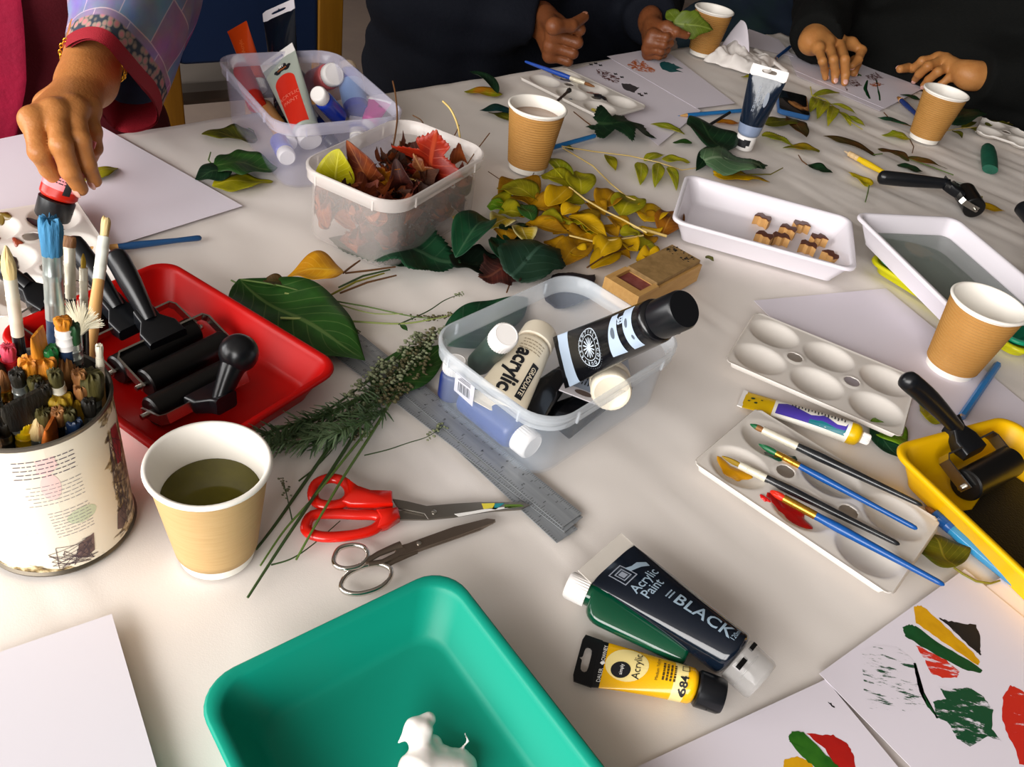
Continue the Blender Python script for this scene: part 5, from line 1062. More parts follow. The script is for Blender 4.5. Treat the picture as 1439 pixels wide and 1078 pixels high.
# ================================================================ leaves
L_dkg = leafmat('leaf_dark_green', '143A1E', '0E2A18', '3A5A34', rough=.5)
L_vine = leafmat('leaf_vine_green', '1C5232', '123A26', '4A7050', rough=.45, veins=6)
L_green = leafmat('leaf_green', '2C5A1E', '234A18', '6E8A4A', rough=.45, veins=9)
L_brt = leafmat('leaf_bright_green', '5E9414', '7EAA1E', 'A8C050', rough=.4)
L_grey = leafmat('leaf_grey_green', '5C7A54', '4A6A48', '90A484', rough=.6)
L_olive = leafmat('leaf_olive', '6A6A12', '4C5010', '9A9030', rough=.5)
L_oly = leafmat('leaf_olive_yellow', 'AEA40E', '8A860E', 'C8BC40', rough=.45)
L_yel = leafmat('leaf_yellow', 'DDB006', 'C29808', 'E8CC50', rough=.4, vein_amt=.35)
L_gold = leafmat('leaf_gold', 'C89408', 'A0700A', 'D8B040', rough=.42, vein_amt=.35)
L_yg = leafmat('leaf_yellow_green', 'B4AE18', '8A9414', 'D8D070', rough=.45)
L_or = leafmat('leaf_orange', 'C8800E', 'A85A10', 'E0B048', rough=.5)
L_brn = leafmat('leaf_brown_green', '3A3614', '5A3A14', '6A5A30', rough=.55)
L_dkr = leafmat('leaf_dark_red', '4A1810', '2E1410', '6A3A28', rough=.6)
L_red = leafmat('leaf_red', 'A0260C', '74180A', 'B84A28', rough=.45, trans=.1)
L_rust = leafmat('leaf_rust', '9A4A1E', '6A2C16', 'C07A48', rough=.6, edge='5A2414')
L_tealp = leafmat('leaf_teal_painted', '0E3C46', '123028', '2A5A50', rough=.35)
L_straw = mat('straw_stem', 'D6BC74', .6, col2='B89650', nscale=30); L_gstem = mat('green_stem', '5E7A34', .5, col2='4A6428', nscale=30); L_dstem = mat('dark_green_stem', '3A5028', .5, col2='2C3E20', nscale=40); L_bstem = mat('brown_stem', '6A4420', .6, col2='4A2C14', nscale=40); L_pstem = mat('pale_green_stem', '9AA860', .5)
def blade(mb, L, W, kind='ovate', curl=(.03, .06), seed=0, M=None, fold=0):
    q = random.Random(seed); ph = [q.uniform(0, 6.28) for _ in range(4)]
    def zz(x, y):
        u = x / L; v = y / (W / 2)
        return curl[0] * L * (4 * u * (1 - u)) + curl[1] * W * v * v + fold * W * abs(v) + W * .05 * math.sin(5 * u + ph[0] + 2.2 * v) + W * .03 * math.sin(9 * u + ph[1] - 3 * v)
    vs = []; uv = []; fs = []
    if kind in ('lobed', 'maple', 'vine'):
        OUT = {'maple': [(.07, 0), (.0, .14), (.03, .40), (.06, .62), (.13, .80), (.20, .62), (.30, .40), (.36, .66), (.46, .86), (.54, 1.0), (.58, .74), (.60, .46), (.62, .30), (.74, .40), (.80, .42), (.86, .22), (1, 0)],
               'vine': [(.05, 0), (.0, .20), (.03, .48), (.10, .76), (.17, .86), (.27, .76), (.34, .74), (.42, .94), (.53, 1.0), (.61, .82), (.66, .60), (.74, .54), (.83, .42), (.92, .22), (1, 0)],
               'lobed': [(.03, 0), (.02, .24), (.08, .52), (.17, .78), (.28, .84), (.36, .82), (.46, .96), (.56, .92), (.64, .66), (.74, .46), (.86, .30), (1, 0)]}[kind]
        full = OUT + [(x, -y) for x, y in OUT[-2:0:-1]]; ser = {'maple': .035, 'vine': .030, 'lobed': .012}[kind]; cx = .32; pts = []; NP = len(full)
        for i in range(NP):
            a, b = full[i], full[(i + 1) % NP]
            for k in range(6):
                t = k / 6; x, y = a[0] + (b[0] - a[0]) * t, a[1] + (b[1] - a[1]) * t; f_ = 1 + ser * (1 if k % 3 == 1 else -.6) + .5 * ser * q.uniform(-1, 1); pts.append((cx + (x - cx) * f_, y * f_))
        n = len(pts); nr = 6
        for r_ in range(nr + 1):
            t = max(r_ / nr, .004)
            for x, y in pts:
                X, Y = (cx + (x - cx) * t) * L, y * t * W / 2; vs.append((X, Y, zz(X, Y))); uv.append((X / L, Y / (W / 2)))
        for r_ in range(nr):
            for k in range(n): fs.append((r_ * n + k, r_ * n + (k + 1) % n, (r_ + 1) * n + (k + 1) % n, (r_ + 1) * n + k))
    else:
        nu, nv = 30, 8; e = {'ovate': (.75, .9), 'lance': (.95, 1.1), 'oval': (.9, .7), 'heart': (.5, .8), 'serrate': (.7, .85), 'obovate': (1.3, .85), 'wavy': (.8, .75)}[kind]
        for i in range(nu + 1):
            u = i / nu; w = math.sin(PI * min(max(u, .0), 1) ** e[0]) ** e[1] if 0 < u < 1 else 0
            if kind == 'heart': w = max(w, .55 * math.exp(-((u - .06) / .08) ** 2))
            w = max(w, .012)
            if kind in ('serrate', 'vine'): w *= 1 + .10 * ((i * 1.0) % 2) - .04
            if kind == 'wavy': w *= 1 + .09 * math.sin(u * 16 + ph[2])
            for j in range(nv + 1):
                v = -1 + 2 * j / nv; x = u * L; y = v * w * W / 2
                vs.append((x, y, zz(x, y))); uv.append((u, v))
        for i in range(nu):
            for j in range(nv): a = i * (nv + 1) + j; fs.append((a, a + nv + 1, a + nv + 2, a + 1))
    if M is None:
        mz = min(v[2] for v in vs); vs = [(x, y, z - mz) for x, y, z in vs]
    mb.add(vs, fs, 0, M, uv); return mb
_ls = [100]
def leaf(label, bpx, tpx, W, m_, kind='ovate', curl=(.03, .06), z=.0006, z2=None, stem=None, stem_m=None, group=None, roll=0, fold=0, cat='leaf', name='leaf', stem_r=.0009):
    _ls[0] += 1; A = P(bpx[0], bpx[1], z); B = P(tpx[0], tpx[1], z if z2 is None else z2); A = P(bpx[0], bpx[1], 0) if False else A; L = (B - A).length
    root = thing(name, label, cat, M=axis_frame(A, B, roll=R(roll)), group=group)
    mb = MB(); blade(mb, L, W, kind, curl, _ls[0], fold=fold); mb.build('blade', m_, root, smooth=70, solid=.0004)
    if stem:
        Mi = root.matrix_basis.inverted(); pts = [Vector((L * .03, 0, .001))] + [Mi @ P(x, y, .0025) for x, y in stem]; mb = MB(); mb.tube(pts, [stem_r * 1.1] * (len(pts) - 1) + [stem_r], 6); mb.build('stem', stem_m or L_gstem, root, smooth=60)
    return root
def compound(label, pts, leaflets, m_, rz=.004, rach=None, r=.0009, group=None, cat='leaf sprig', name='leaf_sprig'):
    """pts: rachis pixels; leaflets: (base px, tip px, width[, material])"""
    q = [P(x, y, rz) for x, y in pts]; root = thing(name, label, cat, (q[0].x, q[0].y, .0004), group=group); o = root.location.copy()
    mb = MB(); mb.tube([p - o for p in q], [r * 1.2 - r * .5 * i / len(q) for i in range(len(q))], 7); mb.build('rachis', rach or L_straw, root, smooth=60)
    for k, t in enumerate(leaflets):
        _ls[0] += 1; b, e = P(*t[0], rz - .001), P(*t[1], max(.001, rz - .003)); mb = MB(); blade(mb, (e - b).length, t[2], t[4] if len(t) > 4 else 'ovate', (.06, .10), _ls[0], Matrix.Translation(-o) @ axis_frame(b, e))
        mb.build('leaflet', t[3] if len(t) > 3 else m_, root, smooth=70, solid=.0003)
    return root
# ---- left group
leaf('olive leaf behind the paper, left of the violet tub', (362, 198), (283, 190), .050, L_olive, 'wavy', (.04, .1), stem=[(356, 184), (349, 180)])
leaf('green leaf left of the violet tub, lying over an olive leaf', (300, 238), (390, 238), .075, L_green, 'wavy', (.05, .04), z=.004, stem=[(293, 225), (296, 214)], fold=.03)
leaf('dark green leaf tip next to the green leaf left of the violet tub', (325, 243), (274, 252), .045, L_dkg, 'ovate', z=.003)
leaf('olive yellow leaf beneath the green leaf left of the violet tub', (298, 262), (384, 256), .044, L_oly, 'wavy', (.02, .05))
leaf('small yellow leaf under the fingers of the left hand', (118, 255), (166, 236), .030, L_oly, 'ovate', (.02, .1), z=.0012)
# ---- between the tubs and the palette of smears
leaf('green leaf with yellow patch in front of the dark jacket', (700, 131), (660, 102), .026, L_dkg, 'ovate', (.05, .2), z=.006, fold=.1)
leaf('yellow green leaf beneath the green leaf in front of the dark jacket', (706, 134), (652, 130), .034, leafmat('leaf_yellow_orange', '9AA018', 'C07A14', 'D0C040'), 'oval', (.03, .08))
leaf('teal painted leaf left of the coffee cup', (722, 158), (674, 155), .026, L_tealp, 'ovate', (.06, .15), z=.005)
leaf('olive leaf under the teal painted leaf left of the coffee cup', (724, 170), (686, 158), .026, L_olive, 'ovate')
leaf('dark green lobed leaf right of the coffee cup', (832, 180), (922, 194), .125, L_dkg, 'maple', (.02, .03), z=.003, stem=[(822, 170), (806, 157)], stem_m=L_bstem)
leaf('small dark leaf tip left of the dark lobed leaf', (852, 186), (823, 178), .022, L_dkg, 'ovate', z=.004)
compound('yellow sprig with hanging leaflets above the white tray', [(786, 205), (835, 213), (885, 219), (925, 228), (958, 239), (978, 236)],
    [((852, 217), (865, 241), .018, L_oly), ((900, 228), (900, 260), .022, L_yg), ((926, 230), (920, 264), .020, L_yg), ((940, 234), (951, 267), .017, L_yg), ((905, 225), (935, 217), .018, L_yg), ((930, 226), (970, 228), .026, L_yg), ((794, 206), (806, 212), .012, L_olive)], L_yg)
leaf('yellow leaf right of the dark lobed leaf', (962, 190), (914, 174), .024, L_yg, 'wavy', (.04, .1))
leaf('large dark green leaf left of the standing tube', (1020, 216), (970, 166), .085, L_dkg, 'ovate', (.03, .05), z=.006)
leaf('dark green pointed leaf below the large dark leaf, tip at the white tray', (1008, 205), (978, 240), .030, L_dkg, 'lance', z=.003)
leaf('small green leaf left of the large dark leaf', (972, 200), (945, 202), .018, L_green, 'ovate')
leaf('grey green leaf turned over at the far corner of the white tray', (984, 234), (1076, 236), .105, L_grey, 'lobed', (.06, .03), z=.006)
leaf('small dark green leaf right of the grey green leaf', (1050, 235), (1078, 232), .030, L_vine, 'wavy', z=.005)
leaf('yellow leaf under the grey green leaf at the far corner of the white tray', (1000, 246), (1082, 256), .040, L_yel, 'lobed', (.02, .05), stem=[(1083, 245), (1100, 236)], stem_m=L_olive)
leaf('orange leaf behind the standing tube', (1005, 172), (1040, 174), .018, L_or, 'ovate')
leaf('yellow leaf with toothed edge right of the standing tube', (1070, 190), (1116, 205), .034, L_yg, 'serrate', (.03, .1), z=.003)
leaf('olive green leaf behind the toothed yellow leaf', (1072, 176), (1130, 172), .036, L_olive, 'wavy', (.02, .05), z=.002)
leaf('dark olive leaf below the phone', (1108, 165), (1132, 196), .036, L_brn, 'wavy', (.03, .05), z=.003)
leaf('olive leaf with yellow spots nearest below the toothed yellow leaf', (1152, 212), (1100, 208), .030, leafmat('leaf_spotted_olive', '6A7012', 'A88A14', '9A9030'), 'ovate', (.05, .08))
compound('yellow green ash leaf with many leaflets right of the phone', [(1139, 122), (1141, 134), (1160, 140), (1178, 155), (1190, 168), (1212, 182)],
    [((1142, 136), (1180, 131), .022), ((1150, 139), (1138, 158), .024), ((1160, 142), (1148, 168), .024), ((1172, 150), (1163, 178), .022), ((1168, 145), (1205, 162), .018), ((1186, 163), (1216, 178), .020), ((1180, 158), (1196, 176), .018)], L_yg, rach=L_oly)
leaf('yellow leaf at the far side of the standing tube', (1070, 112), (1041, 108), .020, L_oly, 'wavy', (.03, .1))
leaf('green leaf behind the tab of the standing tube', (1072, 108), (1100, 118), .022, mat('painted_green_leaf', '0E5A3C', .4), 'ovate', (.05, .1), z=.003)
leaf('long brown green leaf above the yellow brush', (1230, 219), (1157, 191), .036, L_brn, 'ovate', (.03, .08), stem=[(1240, 216)])
leaf('small dark green leaf on bare cloth above the white tray', (1133, 232), (1169, 245), .030, L_dkg, 'ovate', (.03, .06), stem=[(1127, 226), (1122, 218)], stem_m=L_bstem)
leaf('green brown leaf left of the far black roller handle', (1278, 226), (1232, 212), .036, leafmat('leaf_green_rust', '2E4A1E', '5A3414', '6A7A40'), 'ovate', (.05, .08), z=.003)
leaf('rust and green lance leaf above the far black roller handle', (1270, 221), (1331, 238), .026, leafmat('leaf_rust_green', '3E4A18', '7A4A12', '8A8040'), 'lance', (.03, .08), z=.002, stem=[(1340, 246)])
leaf('dark green leaf touching the far black roller handle', (1260, 233), (1296, 242), .026, L_dkg, 'ovate')
leaf('narrow dark green leaf left of the far right cup', (1281, 178), (1233, 166), .022, L_vine, 'lance', stem=[(1253, 170), (1242, 158)], stem_m=L_bstem)
leaf('pale yellow leaf at the foot of the far right cup', (1279, 196), (1238, 190), .034, L_yg, 'lobed', (.05, .1), stem=[(1284, 206), (1282, 215)], stem_m=L_bstem)
leaf('yellow heart shaped leaf above the water tray', (1222, 262), (1191, 243), .030, leafmat('leaf_lemon', 'BCB414', 'D0B40C', 'DCD460'), 'heart', (.03, .08), stem=[(1219, 273), (1216, 284)])
leaf('dark green leaf beside the brown tipped brush', (1265, 133), (1296, 142), .022, L_dkg, 'ovate')
leaf('large dark green leaf behind the far right cup', (1330, 178), (1386, 160), .060, L_dkg, 'lobed', (.06, .08), z=.006)
compound('olive green sprig behind the far right cup', [(1320, 186), (1350, 180), (1385, 178), (1418, 172)], [((1340, 183), (1352, 194), .020), ((1352, 180), (1372, 172), .018), ((1365, 180), (1380, 190), .02), ((1385, 178), (1400, 170), .018), ((1398, 176), (1424, 176), .02)], L_olive)
leaf('gold leaf right of the far black roller', (1366, 290), (1412, 298), .026, L_yel, 'lobed', (.03, .1))
leaf('small olive leaf beside the far black roller', (1362, 288), (1380, 277), .016, L_oly, 'ovate')
# ---- under and around the right palettes
leaf('olive leaf with curved stem under the corner of the brush palette', (1341, 800), (1300, 755), .056, L_olive, 'ovate', (.01, .02), z=.0004, stem=[(1352, 806), (1372, 817), (1392, 820), (1405, 816)], stem_m=L_olive)
leaf('green leaf between the empty palette and the yellow tray', (1230, 588), (1272, 635), .040, L_brt, 'ovate', (.0, .02))
leaf('dark green leaf beside the corner of the yellow tray', (1222, 596), (1264, 648), .030, L_vine, 'lance', (.0, .02), z=.0004)
leaf('yellow leaf under the handle at the yellow tray', (1298, 592), (1330, 574), .034, L_oly, 'wavy', (.02, .04), z=.001)
leaf('green sliver of leaf behind the black roller handle', (1288, 565), (1345, 588), .014, L_vine, 'lance', (.0, .02), z=.0016)
leaf('tiny olive leaf right of the printing block', (992, 360), (1003, 367), .012, L_olive, 'ovate')
# ---- near the red tray
leaf('broad green leaf tucked behind the red tray', (336, 400), (512, 517), .096, L_green, 'ovate', (.0, .05), z=.006, z2=.004, stem=[(325, 394)], stem_m=L_gstem)
leaf('golden leaf lying on the stems behind the red tray', (483, 388), (404, 388), .050, leafmat('leaf_amber', 'E0A80C', 'C88A10', 'E8C850', vein_amt=.35), 'ovate', (.10, .12), z=.009)
leaf('dark olive curled leaf between the red tray and the golden leaf', (400, 403), (368, 393), .018, L_brn, 'ovate', (.1, .2), z=.010)
leaf('green leaf under the lavender left of the middle tub', (528, 560), (624, 486), .056, L_green, 'ovate', (.02, .05))
leaf('green leaf behind the left wall of the middle tub', (628, 492), (742, 420), .066, L_vine, 'ovate', (.03, .05))
leaf('dark leaf behind the far corner of the middle tub', (772, 430), (835, 388), .060, mat('dark_plum_leaf', '2A2430', .6), 'lobed', (.03, .05))
# ---- dark green pile in front of the milky tub
leaf('serrated vine leaf at the near corner of the milky tub', (528, 352), (648, 372), .115, L_vine, 'vine', (.10, .05), z=.003)
leaf('dark green leaf pinned under the milky tub', (580, 372), (462, 338), .050, L_dkg, 'serrate', (.0, .02), z=.0003)
leaf('folded green leaf beside the near wall of the milky tub', (640, 362), (693, 312), .045, L_vine, 'ovate', (.12, .18), z=.012, fold=.2)
leaf('leaf coloured nearly black as the shade in the green pile', (630, 366), (706, 378), .060, leafmat('leaf_shadow_green', '0C1C12', '08140C', '1C2C1E'), 'wavy', (.03, .05), z=.002)  # the shade inside the pile is put into this leaf's near-black colour
leaf('upright green leaf in the middle of the green pile', (722, 372), (690, 334), .040, L_vine, 'ovate', (.08, .1), z=.010, fold=.1)
leaf('large dark green leaf at the right of the green pile', (716, 392), (782, 348), .085, leafmat('leaf_slate_green', '1C3A2C', '14301F', '3C5A4A'), 'lobed', (.08, .05), z=.010)
leaf('dark green leaf between the pile and the yellow leaves', (712, 352), (738, 318), .050, L_dkg, 'lobed', (.06, .06), z=.008)
leaf('dark red brown leaf below the green pile', (722, 384), (672, 392), .064, L_dkr, 'vine', (.03, .08), z=.003, stem=[(724, 375), (718, 395), (712, 411)], stem_m=L_bstem)
for k, (a, b, c_, m_) in enumerate((((476, 404), (510, 388), (548, 379), L_dstem), ((478, 412), (516, 397), (557, 387), L_bstem), ((482, 384), (492, 376), (506, 366), L_bstem), ((485, 384), (520, 380), (556, 375), L_bstem), ((462, 416), (500, 396), (540, 384), L_olive))):
    q = [P(*p, .004 + .0012 * k) for p in (a, b, c_)]; mb = MB(); mb.tube([q[0] + (q[1] - q[0]) * t * 2 if t < .5 else q[1] + (q[2] - q[1]) * (t * 2 - 1) for t in (0, .25, .5, .75, 1)], [.0011, .0012, .0012, .0011, .0009], 7)
    tagset(mb.build('leaf_stalk', m_, smooth=60), ['greenish stalk', 'reddish stalk nearest the viewer', 'short brown stalk', 'brown stalk furthest back', 'olive stalk'][k] + ' left of the green leaf pile', 'stalk', 'stalks beside the golden leaf')
# ---- yellow heap
YL = [((758, 286), (698, 264), .044, L_oly, .008), ((800, 264), (760, 246), .040, L_oly, .012), ((801, 264), (769, 222), .024, L_yg, .010), ((817, 274), (810, 240), .036, L_oly, .014), ((770, 290), (803, 266), .030, L_yel, .016), ((845, 292), (864, 270), .034, L_gold, .012),
      ((872, 304), (892, 275), .040, L_oly, .010), ((905, 314), (928, 292), .036, L_yel, .009), ((930, 332), (948, 298), .034, leafmat('leaf_burnt', 'A8680C', '7A4410', 'C89040'), .006), ((800, 304), (853, 332), .028, L_yel, .018), ((856, 304), (882, 326), .026, L_gold, .012),
      ((790, 302), (815, 291), .020, L_yel, .018), ((735, 316), (802, 332), .030, L_gold, .010), ((789, 373), (827, 336), .036, L_gold, .006), ((840, 362), (866, 336), .030, L_yel, .010), ((872, 338), (896, 354), .028, L_yel, .010), ((832, 378), (872, 356), .026, L_yel, .004),
      ((716, 308), (690, 322), .030, leafmat('leaf_cream_gold', 'C8A828', '9A8A14', 'E8DC9A', edge='D8CC90'), .012), ((732, 318), (741, 347), .026, leafmat('leaf_cream_gold', 'C8A828', '9A8A14', 'E8DC9A'), .016), ((700, 300), (740, 306), .036, L_oly, .008), ((742, 290), (790, 300), .040, L_gold, .008), ((720, 276), (760, 296), .040, L_gold, .006),
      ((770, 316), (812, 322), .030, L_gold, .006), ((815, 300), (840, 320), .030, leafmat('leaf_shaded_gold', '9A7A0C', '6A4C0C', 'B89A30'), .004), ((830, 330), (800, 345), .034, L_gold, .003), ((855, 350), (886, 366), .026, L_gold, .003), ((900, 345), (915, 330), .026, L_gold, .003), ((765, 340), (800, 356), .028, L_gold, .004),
      ((812, 352), (780, 348), .026, L_oly, .003), ((870, 330), (905, 334), .024, L_oly, .008), ((760, 268), (722, 258), .036, L_gold, .004), ((690, 282), (725, 290), .034, L_oly, .004), ((884, 290), (905, 306), .024, L_gold, .004), ((846, 316), (868, 334), .024, L_gold, .008), ((745, 330), (722, 322), .024, L_gold, .006), ((780, 280), (822, 288), .034, L_oly, .010), ((760, 306), (792, 314), .030, L_oly, .012), ((826, 286), (850, 304), .028, L_gold, .008), ((735, 260), (700, 276), .034, L_gold, .004)]
ql = random.Random(77)
for k in range(22):
    cx_, cy_ = ql.gauss(812, 48), 0; cy_ = 318 + (cx_ - 812) * .18 + ql.gauss(0, 20); a_ = ql.uniform(0, 2 * PI); l_ = ql.uniform(18, 26)
    YL.append(((cx_, cy_), (cx_ + l_ * math.cos(a_) * 1.3, cy_ + l_ * .7 * math.sin(a_)), ql.uniform(.024, .034), [L_gold, L_yel, L_oly, L_gold][k % 4], .002 + .0004 * k))
for b, t, w_, m_, z in YL: leaf('yellow autumn leaf in the heap between the milky tub and the white tray', b, t, w_ * 1.2, m_, 'ovate', (.07, .12), z=z, group='yellow leaves heaped in the middle', fold=.05)
leaf('bright green leaf at the right wall of the milky tub', (712, 296), (684, 290), .036, L_brt, 'oval', (.08, .12), z=.008)
leaf('upright green leaf among the yellow heap', (748, 310), (732, 287), .026, L_green, 'oval', (.08, .1), z=.016)
leaf('yellow leaf against the near right wall of the milky tub', (672, 322), (634, 304), .034, L_yel, 'lobed', (.05, .15), z=.018)
for k, (pts, m_, lab) in enumerate((([(791, 208), (833, 233), (858, 258), (880, 276), (916, 291)], L_straw, 'long pale bare twig running over the far side of the yellow heap'), ([(800, 263), (822, 280), (849, 296), (876, 309), (909, 327)], L_straw, 'pale yellow twig in the middle of the yellow heap'), ([(885, 317), (910, 324), (937, 332)], L_straw, 'thick pale twig end pointing at the printing block'),
     ([(800, 331), (836, 340), (873, 336), (904, 331)], L_straw, 'curved pale twig along the near side of the yellow heap'), ([(825, 376), (849, 360), (893, 344)], L_bstem, 'dark brown twig touching the printing block'), ([(744, 258), (752, 238), (748, 234), (744, 240)], L_bstem, 'thin brown stem curling at the foot of the coffee cup'), ([(686, 241), (702, 252), (716, 262)], L_bstem, 'thin brown stem between the milky tub and the coffee cup'))):
    q = [P(*p, [.012, .021, .014, .018, .012, .006, .004][k]) for p in pts]; mb = MB(); mb.tube(q, [[.0011, .0013, .002, .0012, .0011, .0006, .0006][k]] * len(q), 7); tagset(mb.build('twig', m_, smooth=60), lab, 'twig')
# ================================================================ herbs
def curve3(pts, n=8):
    q = [Vector(p) for p in pts]; out = []
    for i in range(len(q) - 1):
        a, b, c, d = q[max(i - 1, 0)], q[i], q[i + 1], q[min(i + 2, len(q) - 1)]
        for k in range(n):
            t = k / n; out.append(.5 * ((2 * b) + (c - a) * t + (2 * a - 5 * b + 4 * c - d) * t * t + (-a + 3 * b - 3 * c + d) * t ** 3))
    return out + [q[-1]]
M_lav = mat('lavender_heads', '5C5636', .8, col2='38321E', nscale=150); M_lav2 = mat('grey_green_heads', '7E8464', .8, col2='5C6248', nscale=150); M_ros = mat('rosemary_needles', '3A5230', .5, col2='56704A', nscale=40); M_ros2 = mat('rosemary_pale_needles', '6E8660', .55, col2='4E6444', nscale=40)
def herb(label, pts, zs, r, sm, head=None, needles=None, seed=0, name='herb_sprig', group=None, leaves=()):
    """stem along pixels with heights; head = (t0, t1, radius, material): flower clusters; needles = (t0, t1, length, count, material)"""
    q = random.Random(seed); w_ = [P(x, y, z) for (x, y), z in zip(pts, zs)]; o = w_[0].copy(); o.z = .0003; c = [p - o for p in curve3(w_)]; N_ = len(c) - 1; root = thing(name, label, 'herb sprig', o, group=group)
    def at(t): i = min(int(t * N_), N_ - 1); return c[i] + (c[i + 1] - c[i]) * (t * N_ - i), (c[i + 1] - c[i]).normalized()
    mb = MB(); mb.tube(c, [r * (1 - .45 * i / N_) for i in range(N_ + 1)], 7); mb.build('stem', sm, root, smooth=60)
    if head:
        mb = MB(); t0, t1, hr, hm = head; L = (at(t1)[0] - at(t0)[0]).length; k = max(20, int(L / .0010))
        for i in range(k):
            p, d = at(t0 + (t1 - t0) * (i + q.random()) / k); a = q.uniform(0, 6.3); s = d.orthogonal().normalized(); s = (Matrix.Rotation(a, 3, d) @ s); tip = p + s * hr * q.uniform(.35, 1.0) + d * q.uniform(0, hr)
            if tip.z < .001: tip.z = .001
            mb.ball((p * .25 + tip * .75), hr * q.uniform(.12, .30), 6, sc=(1.2, .7, .9))
        mb.build('flower_head', hm, root, smooth=60)
    if needles:
        mb = MB(); t0, t1, nl, cnt, nm = needles
        for i in range(cnt):
            p, d = at(t0 + (t1 - t0) * q.random()); s = Matrix.Rotation(q.uniform(0, 6.3), 3, d) @ d.orthogonal().normalized(); v = (d * q.uniform(.5, 1.1) + s * .8).normalized() * nl * q.uniform(.6, 1.15); b = p + v * .5 + Vector((0, 0, .001)); e = p + v
            for u in (b, e):
                if u.z < .0008: u.z = .0008 + q.uniform(0, .001)
            mb.tube([p, b, e], [.0007, .0010, .0003], 5, flat=.5)
        mb.build('needles', nm, root, smooth=60)
    for k, (b, e, lw) in enumerate(leaves):
        A, B = P(*b, .004) - o, P(*e, .003) - o; mb = MB(); blade(mb, (B - A).length, lw, 'lance', (.05, .1), 300 + k, axis_frame(A, B)); mb.build('leaf_blade', L_green, root, smooth=70, solid=.0003)
    return root
herb('long thin herb stem leading from the red tray to the middle tub', [(338, 393), (400, 403), (462, 421), (520, 432), (575, 444), (612, 448)], [.012, .014, .010, .004, .004, .004], .0011, L_gstem, (.80, 1, .0055, M_lav), seed=1)
herb('pale green herb stem crossing the broad green leaf', [(394, 447), (470, 450), (560, 455), (610, 448), (646, 440)], [.014, .010, .004, .004, .004], .0013, L_pstem, (.72, 1, .005, M_lav), seed=2, leaves=[((562, 456), (573, 465), .006)])
herb('second long stem leading to the herb heads beside the middle tub', [(400, 412), (462, 424), (520, 440), (566, 441)], [.010, .006, .004, .004], .0010, L_pstem, None, seed=3)
herb('herb stem with head pointing at the green pile', [(560, 456), (600, 438), (625, 422), (648, 413)], [.004, .004, .004, .004], .0008, L_dstem, (.80, 1, .004, M_lav2), seed=4)
herb('short stem with grey flower left of the herb heads', [(461, 423), (478, 446), (494, 463), (503, 466)], [.005, .004, .004, .004], .0006, L_dstem, (.75, 1, .004, M_lav2), seed=5)
lavp = [((408, 612), (470, 590), (540, 548), (618, 462)), ((430, 618), (500, 575), (560, 520), (606, 470)), ((440, 600), (500, 560), (555, 535), (600, 492)), ((470, 590), (520, 560), (560, 548), (598, 512)), ((455, 580), (505, 545), (550, 510), (592, 468)), ((480, 600), (520, 575), (556, 555), (590, 530)), ((420, 600), (470, 570), (510, 540), (538, 508))]
labs = ['lavender sprig reaching furthest up to the middle tub', 'second lavender sprig in the bunch left of the middle tub', 'lavender sprig in the heart of the bunch left of the middle tub', 'lower lavender sprig in the bunch above the ruler', 'upper lavender sprig in the bunch left of the middle tub', 'lowest lavender sprig, lying across the ruler end', 'lavender sprig ending at the broad green leaf']
for k, p in enumerate(lavp): herb(labs[k], p, [.006 + .002 * k, .010 + .0015 * k, .008 + .001 * k, .006], .0011, L_dstem, (.42, 1, .0078, M_lav if k % 2 else M_lav2), seed=20 + k)
rosp = [((545, 540), (480, 575), (420, 600), (362, 622)), ((540, 560), (470, 595), (410, 616), (368, 632)), ((530, 548), (450, 585), (400, 600), (352, 620)), ((520, 580), (480, 605), (440, 618), (392, 626)), ((540, 575), (505, 595), (470, 612), (430, 628))]
labs = ['rosemary sprig along the near edge of the red tray', 'middle rosemary sprig in front of the red tray', 'rosemary sprig lying on the red tray rim', 'rosemary sprig nearest the tea cup', 'rosemary sprig between the lavender and the stems']
for k, p in enumerate(rosp): herb(labs[k], p, [.012, .018 + .002 * k, .014 + (.012 if k == 2 else 0), .008 + (.03 if k == 2 else 0)], .0014, L_dstem, None, (.0, 1, .018, 115, M_ros2 if k % 2 else M_ros), seed=40 + k)
herb('dark herb stalk nearest the tea cup', [(485, 600), (455, 640), (420, 690), (385, 740), (360, 772)], [.008, .006, .004, .003, .003], .0019, L_dstem, None, seed=61)
herb('thick green stalk ending nearest the teal tray', [(505, 600), (470, 655), (430, 715), (390, 775), (348, 840)], [.009, .012, .014, .008, .003], .0018, L_dstem, (.0, .08, .006, M_lav), seed=62)
herb('thin green stalk between the two thick ones', [(520, 600), (480, 650), (440, 700), (400, 745), (366, 795)], [.009, .015, .014, .006, .003], .0013, L_gstem, (.0, .08, .006, M_lav2), seed=63)
herb('stalk crossing the red scissors handles', [(560, 545), (525, 605), (480, 675), (445, 735), (416, 787)], [.008, .010, .018, .014, .004], .0015, L_gstem, None, seed=64)
herb('thin side stem with flower head lying on the ruler', [(512, 640), (545, 632), (575, 622), (600, 614), (622, 600)], [.006, .005, .005, .005, .005], .0006, L_dstem, (.72, 1, .0055, M_lav2), seed=65)
herb('little flower on a thin stem right of the tea cup', [(411, 733), (406, 710), (402, 692), (397, 674)], [.003, .003, .004, .004], .0006, L_dstem, (.5, 1, .005, M_lav2), seed=66)
herb('thin stem looping under the red scissors', [(381, 794), (410, 785), (440, 765), (478, 732)], [.003, .003, .002, .002], .0007, L_dstem, None, seed=67)
herb('thin forked side stem beside the thickest stalk', [(420, 676), (440, 660), (460, 640), (480, 616)], [.004, .004, .006, .010], .0008, L_dstem, None, seed=68)
